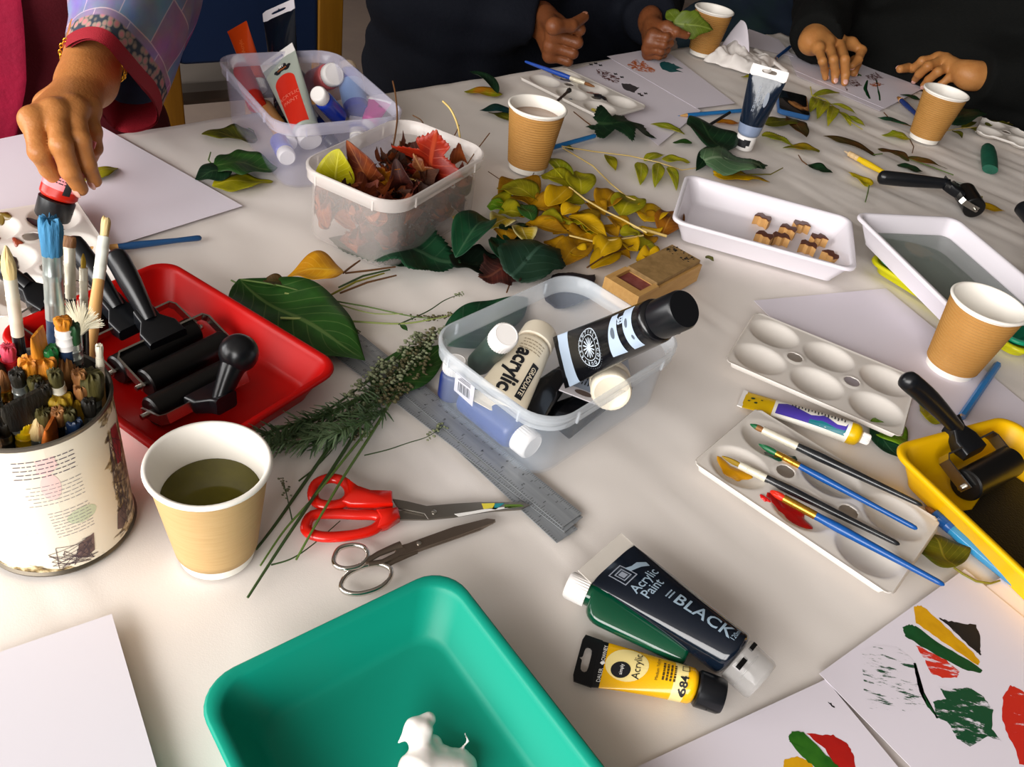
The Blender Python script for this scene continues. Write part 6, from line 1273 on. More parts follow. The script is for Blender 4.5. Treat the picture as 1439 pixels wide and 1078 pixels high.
# ================================================================ dry leaves in the milky tub
def dry(mb, c, s, seed, mi=0):
    q = random.Random(seed); A = Vector(c); d = Vector((q.uniform(-1, 1), q.uniform(-1, 1), q.uniform(-.6, .6))).normalized()
    M = axis_frame(A - d * s * .5, A + d * s, (q.uniform(-1, 1), q.uniform(-1, 1), 1)); k = len(mb.v)
    blade(mb, s, s * q.uniform(.7, 1.1), q.choice(['maple', 'wavy', 'lobed']), (q.uniform(-.3, .4), q.uniform(.2, .8)), seed, M)
c_, s_ = math.cos(BXB[2]), math.sin(BXB[2])
def inB(u, v, z): return Vector((BXB[0] + c_ * u - s_ * v, BXB[1] + s_ * u + c_ * v, z))
mb = [MB(), MB(), MB()]; q = random.Random(9); k = 0
while k < 190:
    z = q.uniform(.012, .060); lim = .0 + .006 + .01 * 0; s = q.uniform(.024, .038); u, v = q.uniform(-.092, .092), q.uniform(-.058, .058)
    ci = len(mb[k % 3].v); dry(mb[k % 3], inB(u, v, z), s, 500 + k)
    for i in range(ci, len(mb[k % 3].v)):      # crumpled against the walls of the tub
        x, y, zz_ = mb[k % 3].v[i]; dx, dy = x - BXB[0], y - BXB[1]; a_ = c_ * dx + s_ * dy; b_ = -s_ * dx + c_ * dy; k_ = max(1.0, (abs(a_ / .0945) ** 7 + abs(b_ / .0600) ** 7) ** (1 / 7)); a_ /= k_; b_ /= k_; p = inB(a_, b_, max(.004, zz_)); mb[k % 3].v[i] = (p.x, p.y, p.z)
    k += 1
for i, (m_, nm, lab) in enumerate(((L_rust, 'dry_leaves', 'rust brown dry leaves filling the milky tub'), (leafmat('leaf_dark_brown', '4A2818', '2E1A14', '6E4A34', rough=.7), 'dry_leaves', 'dark brown dry leaves filling the milky tub'), (leafmat('leaf_crimson_brown', '7A3420', '4E2018', 'A86A4A', rough=.6), 'dry_leaves', 'reddish dry leaves filling the milky tub'))):
    tagset(mb[i].build(nm, m_, smooth=70), lab, 'dry leaves', kind='stuff')
def standing(label, bpx, bz, tpx, L, W, m_, kind, up, curl, stem=None):
    b = P(*bpx, bz); t = pray(*tpx, b, L); _ls[0] += 1; root = thing('leaf', label, 'leaf', M=axis_frame(b, t, up)); mb = MB(); blade(mb, (t - b).length, W, kind, curl, _ls[0]); mb.build('blade', m_, root, smooth=70, solid=.0004); return root
standing('bright yellow leaf standing in the left corner of the milky tub', (472, 268), .045, (478, 206), .060, .044, leafmat('leaf_sulphur', 'C2BC12', 'A8A010', 'DCD450'), 'oval', (.1, -1, .3), (.1, .12))
standing('red maple leaf standing at the back of the milky tub', (604, 256), .045, (614, 180), .080, .095, L_red, 'maple', (-.2, -1, .25), (.10, .10))
standing('curled rust brown leaf at the left of the milky tub', (520, 262), .045, (487, 197), .070, .034, L_rust, 'wavy', (.3, -1, .5), (.2, .5))
standing('orange brown leaf in the middle of the milky tub', (545, 258), .050, (520, 232), .040, .040, L_or, 'maple', (0, -1, .8), (.2, .3))
standing('tawny leaf left of the red maple leaf in the milky tub', (600, 250), .050, (580, 215), .045, .034, leafmat('leaf_tawny', '9A5A2A', '7A3C1C', 'C08A54'), 'maple', (0, -1, .6), (.2, .3))
standing('dark brown shrivelled leaf in the middle of the milky tub', (568, 258), .052, (556, 222), .040, .030, L_dkr, 'wavy', (0, -1, .6), (.3, .6))
for lab, pts, zs, m_, r in (('tall curved dry twig rising from the milky tub', [(536, 246), (550, 215), (558, 170), (556, 135), (552, 114)], [.055, .068, .09, .105, .115], L_bstem, .0011), ('short bent twig at the back of the milky tub', [(596, 228), (596, 195), (594, 172), (580, 162)], [.06, .075, .085, .088], L_bstem, .0008), ('pale stem standing at the right of the red maple leaf', [(633, 232), (646, 212), (644, 180), (634, 155), (622, 142)], [.055, .07, .09, .105, .112], L_straw, .0014), ('pale straw lying across the leaves in the milky tub', [(532, 240), (560, 247), (592, 256)], [.068, .069, .068], L_straw, .0012), ('thin dry stem leaning over the right wall of the milky tub', [(648, 245), (665, 218), (688, 187)], [.066, .08, .098], L_bstem, .0007), ('small dark twig in the middle of the milky tub', [(556, 232), (561, 215), (562, 198)], [.06, .07, .08], L_bstem, .0007), ('thin dark stem behind the pale stem in the milky tub', [(630, 200), (640, 188), (645, 176)], [.075, .085, .092], L_bstem, .0007)):
    w_ = [P(*p, z) for p, z in zip(pts, zs)]; mb = MB(); mb.tube(curve3(w_, 6), r, 7); tagset(mb.build('twig', m_, smooth=60), lab, 'twig')
# ================================================================ prints on the sheets
def streak(name, c, amt=.5, sx=(30, 200, 30), ang=0, base='E3DCE6'):
    if name in MATS: return MATS[name]
    m = bpy.data.materials.new(name); m.use_nodes = True; MATS[name] = m; nt = m.node_tree; N = nt.nodes.new; Lk = nt.links.new; b = nt.nodes['Principled BSDF']; b.inputs['Roughness'].default_value = .5
    tc = N('ShaderNodeTexCoord'); mp = N('ShaderNodeMapping'); mp.inputs['Scale'].default_value = sx; mp.inputs['Rotation'].default_value = (0, 0, ang); mp.vector_type = 'TEXTURE' if False else 'POINT'; n = N('ShaderNodeTexNoise'); n.inputs['Scale'].default_value = 1; n.inputs['Detail'].default_value = 5; n.inputs['Roughness'].default_value = .7
    Lk(tc.outputs['Object'], mp.inputs['Vector']); Lk(mp.outputs['Vector'], n.inputs['Vector']); r = N('ShaderNodeMapRange'); r.inputs['From Min'].default_value = amt - .03; r.inputs['From Max'].default_value = amt + .03; Lk(n.outputs['Fac'], r.inputs['Value'])
    mx = N('ShaderNodeMix'); mx.data_type = 'RGBA'; mx.inputs['A'].default_value = lin(c); mx.inputs['B'].default_value = lin(base); Lk(r.outputs[0], mx.inputs['Factor']); Lk(mx.outputs['Result'], b.inputs['Base Color']); return m
def prints(root, c, org, sc, items, z=.0004):
    for pl, m_, nm in items:
        mb = MB(); q = random.Random(len(pl)); pts = []
        for i in range(len(pl)):
            a, b = pl[i], pl[(i + 1) % len(pl)]
            for k in range(5): t = k / 5; pts.append((a[0] + (b[0] - a[0]) * t + q.uniform(-3, 3), a[1] + (b[1] - a[1]) * t + q.uniform(-3, 3)))
        v = [P(org[0] + x / sc, org[1] + y / sc, root.location.z) - c for x, y in pts]
        patch(mb, [(p.x, p.y) for p in v], flatsurf(z), sub=2, z=0); mb.build(nm, m_, root, smooth=0)
S_green = streak('streaky_green_print', '0E4A2C', .57, (45, 170, 45), R(40)); S_gsp = streak('sparse_green_print', '14482E', .42, (50, 230, 50), R(35)); S_red = streak('streaky_red_print', 'D03020', .56, (40, 200, 40), R(30)); S_redb = streak('big_red_print', 'C8261A', .62, (40, 160, 40), R(-70)); S_or = streak('orange_print2', 'C0601C', .52, (120, 120, 120)); S_dr = streak('dark_red_print', '5A2420', .50, (120, 120, 120)); S_bk = streak('black_leaf_print', '16161C', .72, (80, 80, 80)); S_yel = mat('yellow_stroke', 'DDA40C', .5, col2='C8900A', nscale=60); S_gs = mat('green_stroke', '0F4420', .4, col2='16562C', nscale=60); S_gsl = mat('light_green_stroke', '1E5A14', .4, col2='3E7A1E', nscale=40); S_rs = mat('red_stroke', 'B81C14', .45, col2='A01410', nscale=40); S_tl = mat('teal_print2', '0E5A5E', .45)
c5 = ((1000, 800), 3.278)
prints(LS, LSc, *c5, [([(930, 175), (955, 168), (990, 185), (1100, 290), (1200, 380), (1235, 430), (1225, 445), (1100, 360), (1000, 290), (940, 250)], S_yel, 'yellow_leaf_print'), ([(1045, 225), (1090, 240), (1150, 250), (1215, 258), (1238, 310), (1235, 370), (1240, 400), (1215, 380), (1140, 310), (1075, 250)], S_bk, 'black_leaf_print'),
    ([(878, 268), (910, 255), (940, 265), (1060, 350), (1180, 420), (1245, 465), (1240, 480), (1180, 470), (1060, 410), (940, 340), (890, 310)], S_gs, 'green_leaf_print'), ([(940, 350), (980, 370), (1080, 420), (1140, 470), (1130, 500), (1060, 500), (1010, 480), (980, 420)], S_red, 'red_leaf_print'),
    ([(690, 380), (760, 350), (850, 360), (910, 400), (940, 440), (960, 530), (990, 620), (920, 655), (800, 650), (720, 640), (700, 560)], S_gsp, 'streaky_leaf_print'), ([(930, 430), (942, 440), (962, 540), (1000, 620), (1042, 688), (1034, 686), (985, 620), (950, 550)], S_gs, 'printed_stem'),
    ([(1045, 540), (1100, 555), (1190, 545), (1250, 590), (1295, 650), (1290, 740), (1335, 795), (1270, 770), (1190, 820), (1130, 780), (1090, 710), (1030, 680), (1020, 610), (1080, 600)], S_green, 'dark_green_leaf_print'), ([(1375, 535), (1340, 590), (1335, 680), (1360, 760), (1400, 830), (1415, 900), (1470, 915), (1500, 760), (1470, 600), (1420, 555)], S_redb, 'large_red_leaf_print')])
prints(BS, BSc, *c5, [([(435, 755), (500, 765), (560, 765), (620, 800), (650, 850), (668, 930), (590, 930), (520, 830)], S_rs, 'red_leaf_print'), ([(335, 875), (390, 865), (440, 880), (490, 930), (330, 930)], S_yel, 'yellow_leaf_print'), ([(535, 615), (550, 618), (568, 640), (555, 638)], S_bk, 'black_spot')])
prints(BS, BSc, *c5, [([(352, 775), (370, 750), (420, 750), (500, 830), (570, 900), (600, 935), (500, 930), (430, 880), (360, 800)], S_gsl, 'green_leaf_print')], z=.0006)
c6 = ((840, 60), 4.49)
prints(CS, CSc, *c6, [([(-10, 165), (60, 180), (140, 230), (130, 260), (60, 240), (0, 205)], S_dr, 'dark_red_leaf_print'), ([(150, 255), (200, 262), (262, 285), (230, 315), (160, 292)], mat('slate_print', '3E3A3E', .6), 'slate_leaf_print')] + [([(x, y), (x + 22, y - 2), (x + 24, y + 8), (x + 3, y + 9)], S_bk, 'printed_dash') for x, y in ((-55, 135), (-25, 128), (5, 140), (100, 195), (140, 215), (250, 320), (290, 318), (265, 330))])
prints(DS, DSc, *c6, [([(185, 140), (240, 105), (260, 130), (290, 115), (310, 140), (370, 175), (350, 190), (300, 185), (260, 180), (220, 170)], S_or, 'orange_leaf_print'), ([(390, 130), (420, 118), (480, 135), (540, 165), (480, 166), (540, 186), (450, 185), (400, 165)], S_tl, 'teal_leaf_print')])
c7 = ((1080, 0), 4.008)
prints(ES, ESc, *c7, [([(545, 425), (600, 408), (652, 442), (600, 452), (560, 446)], S_dr, 'dark_red_flower_print'), ([(552, 450), (562, 452), (545, 500), (574, 556), (564, 556), (532, 505)], S_gs, 'printed_stem'), ([(602, 450), (612, 450), (632, 568), (622, 568)], S_gs, 'printed_stem'), ([(570, 470), (610, 465), (655, 476), (610, 488), (575, 484)], S_or, 'orange_leaf_print'), ([(450, 452), (490, 452), (530, 485), (480, 488), (455, 470)], S_dr, 'red_brown_print'), ([(470, 408), (500, 405), (525, 428), (490, 428)], S_gsl, 'green_leaf_print'), ([(420, 475), (432, 478), (446, 512), (438, 512)], S_dr, 'printed_stem')])
# ================================================================ smooth solids
def surface_nets(fn, lo, hi, h):
    lo = np.array(lo, float); n = np.maximum(2, np.ceil((np.array(hi) - lo) / h).astype(int) + 1)
    ax = [lo[i] + h * np.arange(n[i]) for i in range(3)]
    V = np.empty(n, np.float32)
    for i in range(n[0]):
        Y, Z = np.meshgrid(ax[1], ax[2], indexing='ij'); V[i] = fn(np.stack([np.full_like(Y, ax[0][i]), Y, Z], -1).reshape(-1, 3)).reshape(n[1], n[2])
    S = V < 0; c = np.zeros(n - 1, int)
    for a in (0, 1):
        for b in (0, 1):
            for d in (0, 1): c += S[a:n[0] - 1 + a, b:n[1] - 1 + b, d:n[2] - 1 + d]
    act = (c > 0) & (c < 8); ids = np.full(n - 1, -1); idx = np.argwhere(act); ids[act] = np.arange(len(idx))
    acc = np.zeros((len(idx), 3)); cnt = np.zeros(len(idx))
    corners = [(a, b, d) for a in (0, 1) for b in (0, 1) for d in (0, 1)]
    for p in corners:
        for k in range(3):
            if p[k]: continue
            q = list(p); q[k] = 1; v0 = V[tuple((idx + p).T)]; v1 = V[tuple((idx + q).T)]; m_ = (v0 < 0) != (v1 < 0)
            t = np.where(m_, v0 / np.where(m_, v0 - v1, 1), 0); pos = np.tile(np.array(p, float), (len(idx), 1)); pos[:, k] = t
            acc[m_] += pos[m_]; cnt[m_] += 1
    verts = lo + h * (idx + acc / cnt[:, None]); faces = []
    for k in range(3):
        u, v = [(1, 2), (2, 0), (0, 1)][k]; sl0 = [slice(None)] * 3; sl1 = [slice(None)] * 3; sl0[k] = slice(0, n[k] - 1); sl1[k] = slice(1, n[k])
        A, B = S[tuple(sl0)], S[tuple(sl1)]; e = np.argwhere(A != B); e = e[(e[:, u] > 0) & (e[:, v] > 0) & (e[:, u] < n[u] - 1) & (e[:, v] < n[v] - 1)]
        if not len(e): continue
        du = np.zeros(3, int); du[u] = 1; dv = np.zeros(3, int); dv[v] = 1
        q = np.stack([ids[tuple((e - du - dv).T)], ids[tuple((e - dv).T)], ids[tuple(e.T)], ids[tuple((e - du).T)]], 1); fl_ = ~A[tuple(e.T)]; q[fl_] = q[fl_][:, ::-1]; faces.append(q)
    return verts, np.concatenate(faces)
def cone(p, a, b, r0, r1):
    a = np.array(a); ab = np.array(b) - a; t = np.clip((p - a) @ ab / (ab @ ab + 1e-12), 0, 1); return np.linalg.norm(p - a - t[:, None] * ab, axis=1) - (r0 + (r1 - r0) * t)
def ell(p, c, r, ax=None):
    q = p - np.array(c)
    if ax is not None: q = q @ np.array(ax).T
    k = np.linalg.norm(q / np.array(r), axis=1); return (k - 1) * min(r)
def smin(a, b, k): h = np.clip(.5 + .5 * (b - a) / k, 0, 1); return b * (1 - h) + a * h - k * h * (1 - h)
def chain(p, pts, rs, k=.003):
    d = None
    for i in range(len(pts) - 1):
        e = cone(p, pts[i], pts[i + 1], rs[i], rs[i + 1]); d = e if d is None else smin(d, e, k)
    return d
def net_obj(name, parts, m_, parent, smooth=180):
    """several solids meshed at their own fineness, kept as one mesh"""
    mb = MB()
    for fn, lo, hi, h in parts:
        v, f = surface_nets(fn, lo, hi, h); mb.add(v.tolist(), [tuple(x) for x in f.tolist()])
    return mb.build(name, m_, parent, smooth=0 if not smooth else 80)
def bounds(pts, pad): a = np.array([tuple(p) for p in pts]); return a.min(0) - pad, a.max(0) + pad
class Hand:
    def __init__(s, wrist, elbow, fingers, thumb, sc=1.0, fr=None, wr=.021):
        s.W, s.E, s.F, s.T, s.sc = Vector(wrist), Vector(elbow), [[Vector(p) for p in f] for f in fingers], [Vector(p) for p in thumb], sc
        across = (s.F[0][0] - s.F[3][0]).normalized(); fw = (s.F[1][0] - s.W).normalized(); s.N = fw.cross(across).normalized(); s.across = across; s.wr = wr * sc; s.fr = fr or [.0100, .0104, .0098, .0086]
        s.pts = [s.W] + [p for f in s.F for p in f] + s.T
    def fn(s, p):
        sc, W = s.sc, s.W; pal = None; mc = [f[0] for f in s.F]
        for i, m_ in enumerate(mc):
            w = W + s.across * (.012 - .008 * i) * sc; d = cone(p, w, m_, .0165 * sc, .0118 * sc); pal = d if pal is None else smin(pal, d, .012)
            k = ell(p, m_, (.0125 * sc,) * 3); pal = smin(pal, k, .006)
        for a, b in zip(mc[:-1], mc[1:]): pal = smin(pal, cone(p, a, b, .0105 * sc, .0105 * sc), .006)
        pal = smin(pal, cone(p, W + s.across * .008 * sc, s.E + s.across * .01, s.wr, .036 * sc), .02); pal = smin(pal, cone(p, W - s.across * .008 * sc, s.E - s.across * .01, s.wr * .95, .034 * sc), .02)
        if len(s.T): pal = smin(pal, cone(p, s.T[0], s.T[1], .017 * sc, .0135 * sc), .016)
        out = pal
        for f, r in zip(s.F, s.fr):
            d = chain(p, f, [r * 1.08 * sc, r * sc, r * .9 * sc, r * .74 * sc], .004); d = np.minimum(d, ell(p, f[1], (r * 1.06 * sc,) * 3)) ; out = np.minimum(out, smin(pal, d, .008))
        d = chain(p, s.T[1:], [.0125 * sc, .0112 * sc, .0088 * sc], .004); out = np.minimum(out, smin(pal, d, .010))
        return out
    def part(s, h=.0016, back=.10):
        d = (s.E - s.W).normalized(); cut = s.W + d * back; dn = np.array(d); lo, hi = bounds(s.pts + [cut], .055)
        return (lambda p: np.maximum(s.fn(p), (p - np.array(cut)) @ dn), lo, hi, h)
    def nails(s, parent, m_):
        for f, r in list(zip(s.F, s.fr)) + [(s.T, .0112)]:
            tip, dr = f[-1], (f[-1] - f[-2]).normalized(); up = (s.N - dr * s.N.dot(dr))
            if f is s.T: up = (s.across - dr * s.across.dot(dr))
            up.normalize()
            if f is not s.T and (f[1] - f[0]).dot(f[-1] - f[-2]) < 0: up = -up
            y = up.cross(dr); M = Matrix((dr, y, up)).transposed().to_4x4(); M.translation = tip + up * (r * .74 * s.sc - .0007) + dr * .0008
            mb = MB(); mb.ball((0, 0, 0), 1, 12, sc=(.0064 * s.sc, .0050 * s.sc, .0013 * s.sc), M=M); mb.build('fingernail', m_, parent, smooth=60)
def skin(name, c, c2): return mat(name, c, .42, col2=c2, nscale=30, namt=.35, bump=.25, bscale=350, sss=.12, spec=.4)
NAIL = mat('nail', 'D9A79A', .25, coat=.3); NAIL2 = mat('nail_dark', 'A8745C', .3)
def body_parts(c, fwd, zsh, arms, neck_h=.07, head=True):
    """torso, neck, head with face, upper arms: c = pelvis point on the seat (x, y), fwd = facing; arms = [(shoulder, elbow, wrist)]"""
    f = np.array([fwd[0], fwd[1], 0.]); f /= np.linalg.norm(f); r = np.array([f[1], -f[0], 0.]); u = np.array([0, 0, 1.]); C0 = np.array([c[0], c[1], 0.]); ch = C0 + u * (zsh - .10) + f * .02; hd = C0 + u * (zsh + .19) + f * .05; ax = np.array([r, f, u])
    def fn(p):
        d = ell(p, C0 + u * -.18, (.16, .12, .16), ax); d = smin(d, ell(p, ch, (.155, .10, .20), ax), .08); d = smin(d, cone(p, C0 + u * (zsh), hd, .055, .052), .04)
        for S, E, W in arms: d = smin(d, cone(p, S, E, .045, .037), .05); d = smin(d, cone(p, E, W, .036, .024), .02)
        if head:
            h_ = ell(p, hd + u * .03, (.073, .092, .105), ax); h_ = smin(h_, ell(p, hd + f * .045 + u * -.05, (.048, .045, .05), ax), .03)
            for s in (-1, 1): h_ = np.maximum(h_, -ell(p, hd + f * .098 + r * s * .032 + u * .022, (.016, .012, .010), ax)); h_ = smin(h_, ell(p, hd + r * s * .075 + u * .0, (.010, .018, .030), ax), .008)
            h_ = smin(h_, cone(p, hd + f * .088 + u * .02, hd + f * .108 + u * -.022, .009, .013), .010); h_ = smin(h_, ell(p, hd + f * .088 + u * -.052, (.024, .010, .009), ax), .006); d = smin(d, h_, .015)
        return d
    pts = [C0 + u * -.34, hd + u * .14] + [q for a in arms for q in a]; lo, hi = bounds(pts, .12); return (fn, lo, hi, .0085), hd, ax
def folds(p, a=.004): return a * (np.sin(p[:, 0] * 31 + 3 * np.sin(p[:, 2] * 17)) * np.sin(p[:, 2] * 43 + 2 * np.sin(p[:, 1] * 23 + p[:, 0] * 11)) + .5 * np.sin(p[:, 1] * 57 + p[:, 2] * 38))
def garment(c, fwd, zsh, arms, bulk, cuffs, extra=(), amp=.004):
    f = np.array([fwd[0], fwd[1], 0.]); f /= np.linalg.norm(f); r = np.array([f[1], -f[0], 0.]); u = np.array([0, 0, 1.]); C0 = np.array([c[0], c[1], 0.]); ax = np.array([r, f, u])
    def fn(p):
        d = ell(p, C0 + u * -.16, (.19 + bulk, .145 + bulk, .22), ax); d = smin(d, ell(p, C0 + u * (zsh - .12) + f * .02, (.18 + bulk, .125 + bulk, .22), ax), .08); d = smin(d, ell(p, C0 + u * (zsh - .01), (.10, .08, .05), ax), .06)
        for e in extra: d = smin(d, ell(p, e[0], e[1], ax), .06)
        for (S, E, W), cut in zip(arms, cuffs):
            a = smin(cone(p, S, E, .066 + bulk * .6, .056 + bulk * .6), cone(p, E, W, .056 + bulk * .6, .040 + bulk * .4), .03); dr = np.array(W) - np.array(E); dr = dr / np.linalg.norm(dr); a = np.maximum(a, (p - (np.array(W) - dr * cut)) @ dr); d = smin(d, a, .04)
        return d + folds(p, amp)
    pts = [C0 + u * -.36, C0 + u * (zsh + .05)] + [q for a in arms for q in a]; lo, hi = bounds(pts, .24); return (fn, lo, hi, .0085)
def hair(hd, ax, m_, parent, long=0):
    def fn(p):
        q = p - hd; f = q @ ax[1]; z = q[:, 2]; d = ell(p, hd + np.array([0, 0, .04]) - ax[1] * .012, (.083, .100, .108), ax); d = np.maximum(d, np.maximum(f - .055 - np.maximum(z - .05, 0) * .8, -z - .05 - long)); return d
    net_obj('hair', [(fn, hd - .2, hd + .2, .006)], m_, parent)
HAIR = mat('black_hair', '120E0C', .45, bump=.4, bscale=300)
# ================================================================ woman at the left, squeezing the pink tube
Wp, Ep = (-.535, .872, .117), (-.60, 1.10, .175)
root = thing('person', 'person in patchwork denim sleeve and magenta scarf squeezing a pink paint tube', 'person', (-.80, 1.15, -TABLE)); ro = root.location.copy(); root.location = (0, 0, 0)
px = lambda *a: P(*a)
h1 = Hand(Wp, Ep, [[px(47, 169, .124), px(55, 214, .104), px(69, 238, .080), px(84, 258, .062)], [px(78, 158, .128), px(86, 204, .112), px(98, 240, .085), px(113, 265, .062)], [px(104, 154, .125), px(113, 197, .110), px(122, 230, .085), px(133, 254, .063)], [px(123, 152, .117), px(131, 185, .103), px(133, 208, .085), px(128, 224, .068)]],
          [px(70, 150, .105), px(56, 190, .075), px(66, 222, .062), px(88, 235, .055)], sc=1.0, wr=.0235)
c1 = (-.83, 1.20); f1 = (.8, -.6); sh = (-.73, 1.27, .30); sh2 = (-.93, 1.00, .30); arms1 = [(sh, (-.60, 1.12, .17), (-.56, .96, .14)), (sh2, (-1.06, .93, .03), (-.95, .80, -.08))]
bp, hd, ax = body_parts(c1, f1, .33, arms1); S1 = skin('skin_tan', 'B87A44', 'A0642F')
def relaxed(W, E, across, sc=1.0):
    W, E = Vector(W), Vector(E); d = (W - E).normalized(); a = Vector(across); a = (a - d * a.dot(d)).normalized(); n_ = d.cross(a); n_ = n_ if n_.z < 0 else -n_; F = []
    for k, (l0, l) in enumerate(((.086, .086), (.090, .094), (.086, .088), (.078, .068))):
        m_ = W + d * l0 * sc + a * (.030 - .020 * k) * sc; F.append([m_, m_ + (d * .46 + n_ * .12) * l * sc, m_ + (d * .72 + n_ * .34) * l * sc, m_ + (d * .86 + n_ * .58) * l * sc])
    return Hand(W, E, F, [W + d * .02 + a * .018, W + d * .052 * sc + a * .042 * sc + n_ * .01, W + d * .078 * sc + a * .052 * sc + n_ * .018, W + d * .098 * sc + a * .050 * sc + n_ * .026], sc=sc)
h1b = relaxed((-.95, .80, -.08), (-1.06, .93, .03), (.8, .6, 0))
net_obj('body', [bp, h1.part(.0016, .16), h1b.part(.0025, .05)], S1, root); h1b.nails(root, NAIL); h1.nails(root, NAIL); hair(hd, ax, HAIR, root, .12)
def patchmat():
    m = bpy.data.materials.new('patchwork_cloth'); m.use_nodes = True; nt = m.node_tree; N = nt.nodes.new; L = nt.links.new; b = nt.nodes['Principled BSDF']; b.inputs['Roughness'].default_value = .9; b.inputs['Specular IOR Level'].default_value = .15
    uv = N('ShaderNodeUVMap'); br_ = N('ShaderNodeTexBrick'); br_.inputs['Scale'].default_value = 1.0; br_.inputs['Brick Width'].default_value = .11; br_.inputs['Row Height'].default_value = .10; br_.inputs['Mortar Size'].default_value = .0025; br_.inputs['Mortar Smooth'].default_value = 1.0; br_.offset = .35
    br_.inputs['Color1'].default_value = lin('6E93B0'); br_.inputs['Color2'].default_value = lin('A66E90'); br_.inputs['Mortar'].default_value = lin('CDB6C0'); L(uv.outputs['UV'], br_.inputs['Vector'])
    n = N('ShaderNodeTexNoise'); n.inputs['Scale'].default_value = 12; n.inputs['Detail'].default_value = 8; L(uv.outputs['UV'], n.inputs['Vector'])
    mx = N('ShaderNodeMix'); mx.data_type = 'RGBA'; mx.blend_type = 'OVERLAY'; mx.inputs['Factor'].default_value = .8; L(br_.outputs['Color'], mx.inputs['A']); L(n.outputs['Color'], mx.inputs['B'])
    # flowered border near the cuff (v close to 1)
    sep = N('ShaderNodeSeparateXYZ'); L(uv.outputs['UV'], sep.inputs[0]); bd = N('ShaderNodeMapRange'); bd.inputs['From Min'].default_value = .915; bd.inputs['From Max'].default_value = .92; L(sep.outputs['Y'], bd.inputs['Value'])
    vo = N('ShaderNodeTexVoronoi'); vo.inputs['Scale'].default_value = 55; mp = N('ShaderNodeMapping'); mp.inputs['Scale'].default_value = (1, .9, 1); L(uv.outputs['UV'], mp.inputs['Vector']); L(mp.outputs['Vector'], vo.inputs['Vector'])
    cr = N('ShaderNodeValToRGB'); e = cr.color_ramp.elements; e[0].position = .25; e[0].color = lin('C07C80'); e[1].position = .62; e[1].color = lin('3C4450'); x = cr.color_ramp.elements.new(.45); x.color = lin('9A8A7C'); L(vo.outputs['Distance'], cr.inputs['Fac'])
    m2 = N('ShaderNodeMix'); m2.data_type = 'RGBA'; L(bd.outputs[0], m2.inputs['Factor']); L(mx.outputs['Result'], m2.inputs['A']); L(cr.outputs['Color'], m2.inputs['B']); L(m2.outputs['Result'], b.inputs['Base Color'])
    return m
M_patch = patchmat(); M_redc = mat('red_trim_cloth', '94091F', .85, bump=.5, bscale=800); M_lining = mat('blue_lining', '56688C', .9, col2='46566E', nscale=12); M_scarf = mat('magenta_scarf', 'A80838', .8, col2='8E0630', nscale=14, bump=.5, bscale=120); M_kurta = mat('dark_red_cloth', '5E0C1A', .9, bump=.4, bscale=300)
# sleeve: rings from the shoulder to the wide cuff
cuff = [px(90, 76, .130), px(102, 62, .158), px(125, 55, .176), px(148, 64, .176), px(170, 90, .156), px(192, 115, .118), px(210, 135, .075), px(221, 156, .036), px(220, 172, .012), px(205, 182, .006), px(180, 186, .006), px(160, 180, .012), px(143, 160, .050), px(136, 140, .085), px(112, 108, .100), px(98, 92, .108)]
cuff = [Vector(p) for p in cuff]; nC = len(cuff); cc = sum(cuff, Vector()) / nC
shp = Vector(sh); elb = Vector((-.605, 1.13, .165)); rings = []; nR = 16
def ringdir(c, ax_, rr1, rr2):
    ax_ = ax_.normalized(); a = Vector((0, 0, 1)) - ax_ * ax_.z; a.normalize(); b = a.cross(ax_); return [c + a * (rr1 * math.sin(t)) + b * (rr2 * math.cos(t)) for t in [2 * PI * (k / nC) + PI - .35 for k in range(nC)]]
base = [ringdir(shp, elb - shp, .085, .085), ringdir(shp.lerp(elb, .5), elb - shp, .080, .080), ringdir(elb + Vector((.01, -.01, -.0)), (elb - shp).normalized() + (cc - elb).normalized(), .085, .085)]
best = min(range(nC), key=lambda s: sum((base[2][(k * d_ + s) % nC] - cuff[k]).length for k in range(nC) for d_ in (1,)))
bestr = min(range(nC), key=lambda s: sum((base[2][(-k + s) % nC] - cuff[k]).length for k in range(nC)))
c_f = sum((base[2][(k + best) % nC] - cuff[k]).length for k in range(nC)); c_r = sum((base[2][(-k + bestr) % nC] - cuff[k]).length for k in range(nC))
sgn, off = (1, best) if c_f < c_r else (-1, bestr)
base = [[b_[(sgn * k + off) % nC] for k in range(nC)] for b_ in base] + [cuff]
fine = 4; vs = []; uvs = []; NR = 40; NC = nC * fine
def cr1(a, b, c, d, t): return .5 * ((2 * b) + (c - a) * t + (2 * a - 5 * b + 4 * c - d) * t * t + (-a + 3 * b - 3 * c + d) * t ** 3)
def ring_at(t):
    i = min(int(t * 3), 2); q = t * 3 - i; out = []
    for k in range(nC): out.append(cr1(base[max(i - 1, 0)][k], base[i][k], base[i + 1][k], base[min(i + 2, 3)][k], q))
    o2 = []
    for k in range(nC):
        for j in range(fine): o2.append(cr1(out[k - 1], out[k], out[(k + 1) % nC], out[(k + 2) % nC], j / fine))
    return o2
def sleeve_mesh(name, t0, t1, n, m_, inward=0, wr=.004):
    mb = MB(); g = []
    for i in range(n + 1):
        t = t0 + (t1 - t0) * i / n; rg = ring_at(t); c_ = sum(rg, Vector()) / NC; o = []
        for k, p in enumerate(rg):
            w = wr * (1 - t ** 6) * math.sin(t * 46 + 2.2 * math.sin(k * .35)) * math.sin(k * .25 + 1); p = p + (p - c_).normalized() * (w - inward); p.z = max(p.z, .0016 if inward == 0 else .0030); o.append(tuple(p))
        g.append(o)
    b0 = len(mb.v); mb.loft(g, cap0=False, cap1=False)
    for i in range(n + 1):
        for k in range(NC): mb.uv[b0 + i * NC + k] = (k / NC, t0 + (t1 - t0) * i / n)
    return mb.build(name, m_, root, smooth=80)
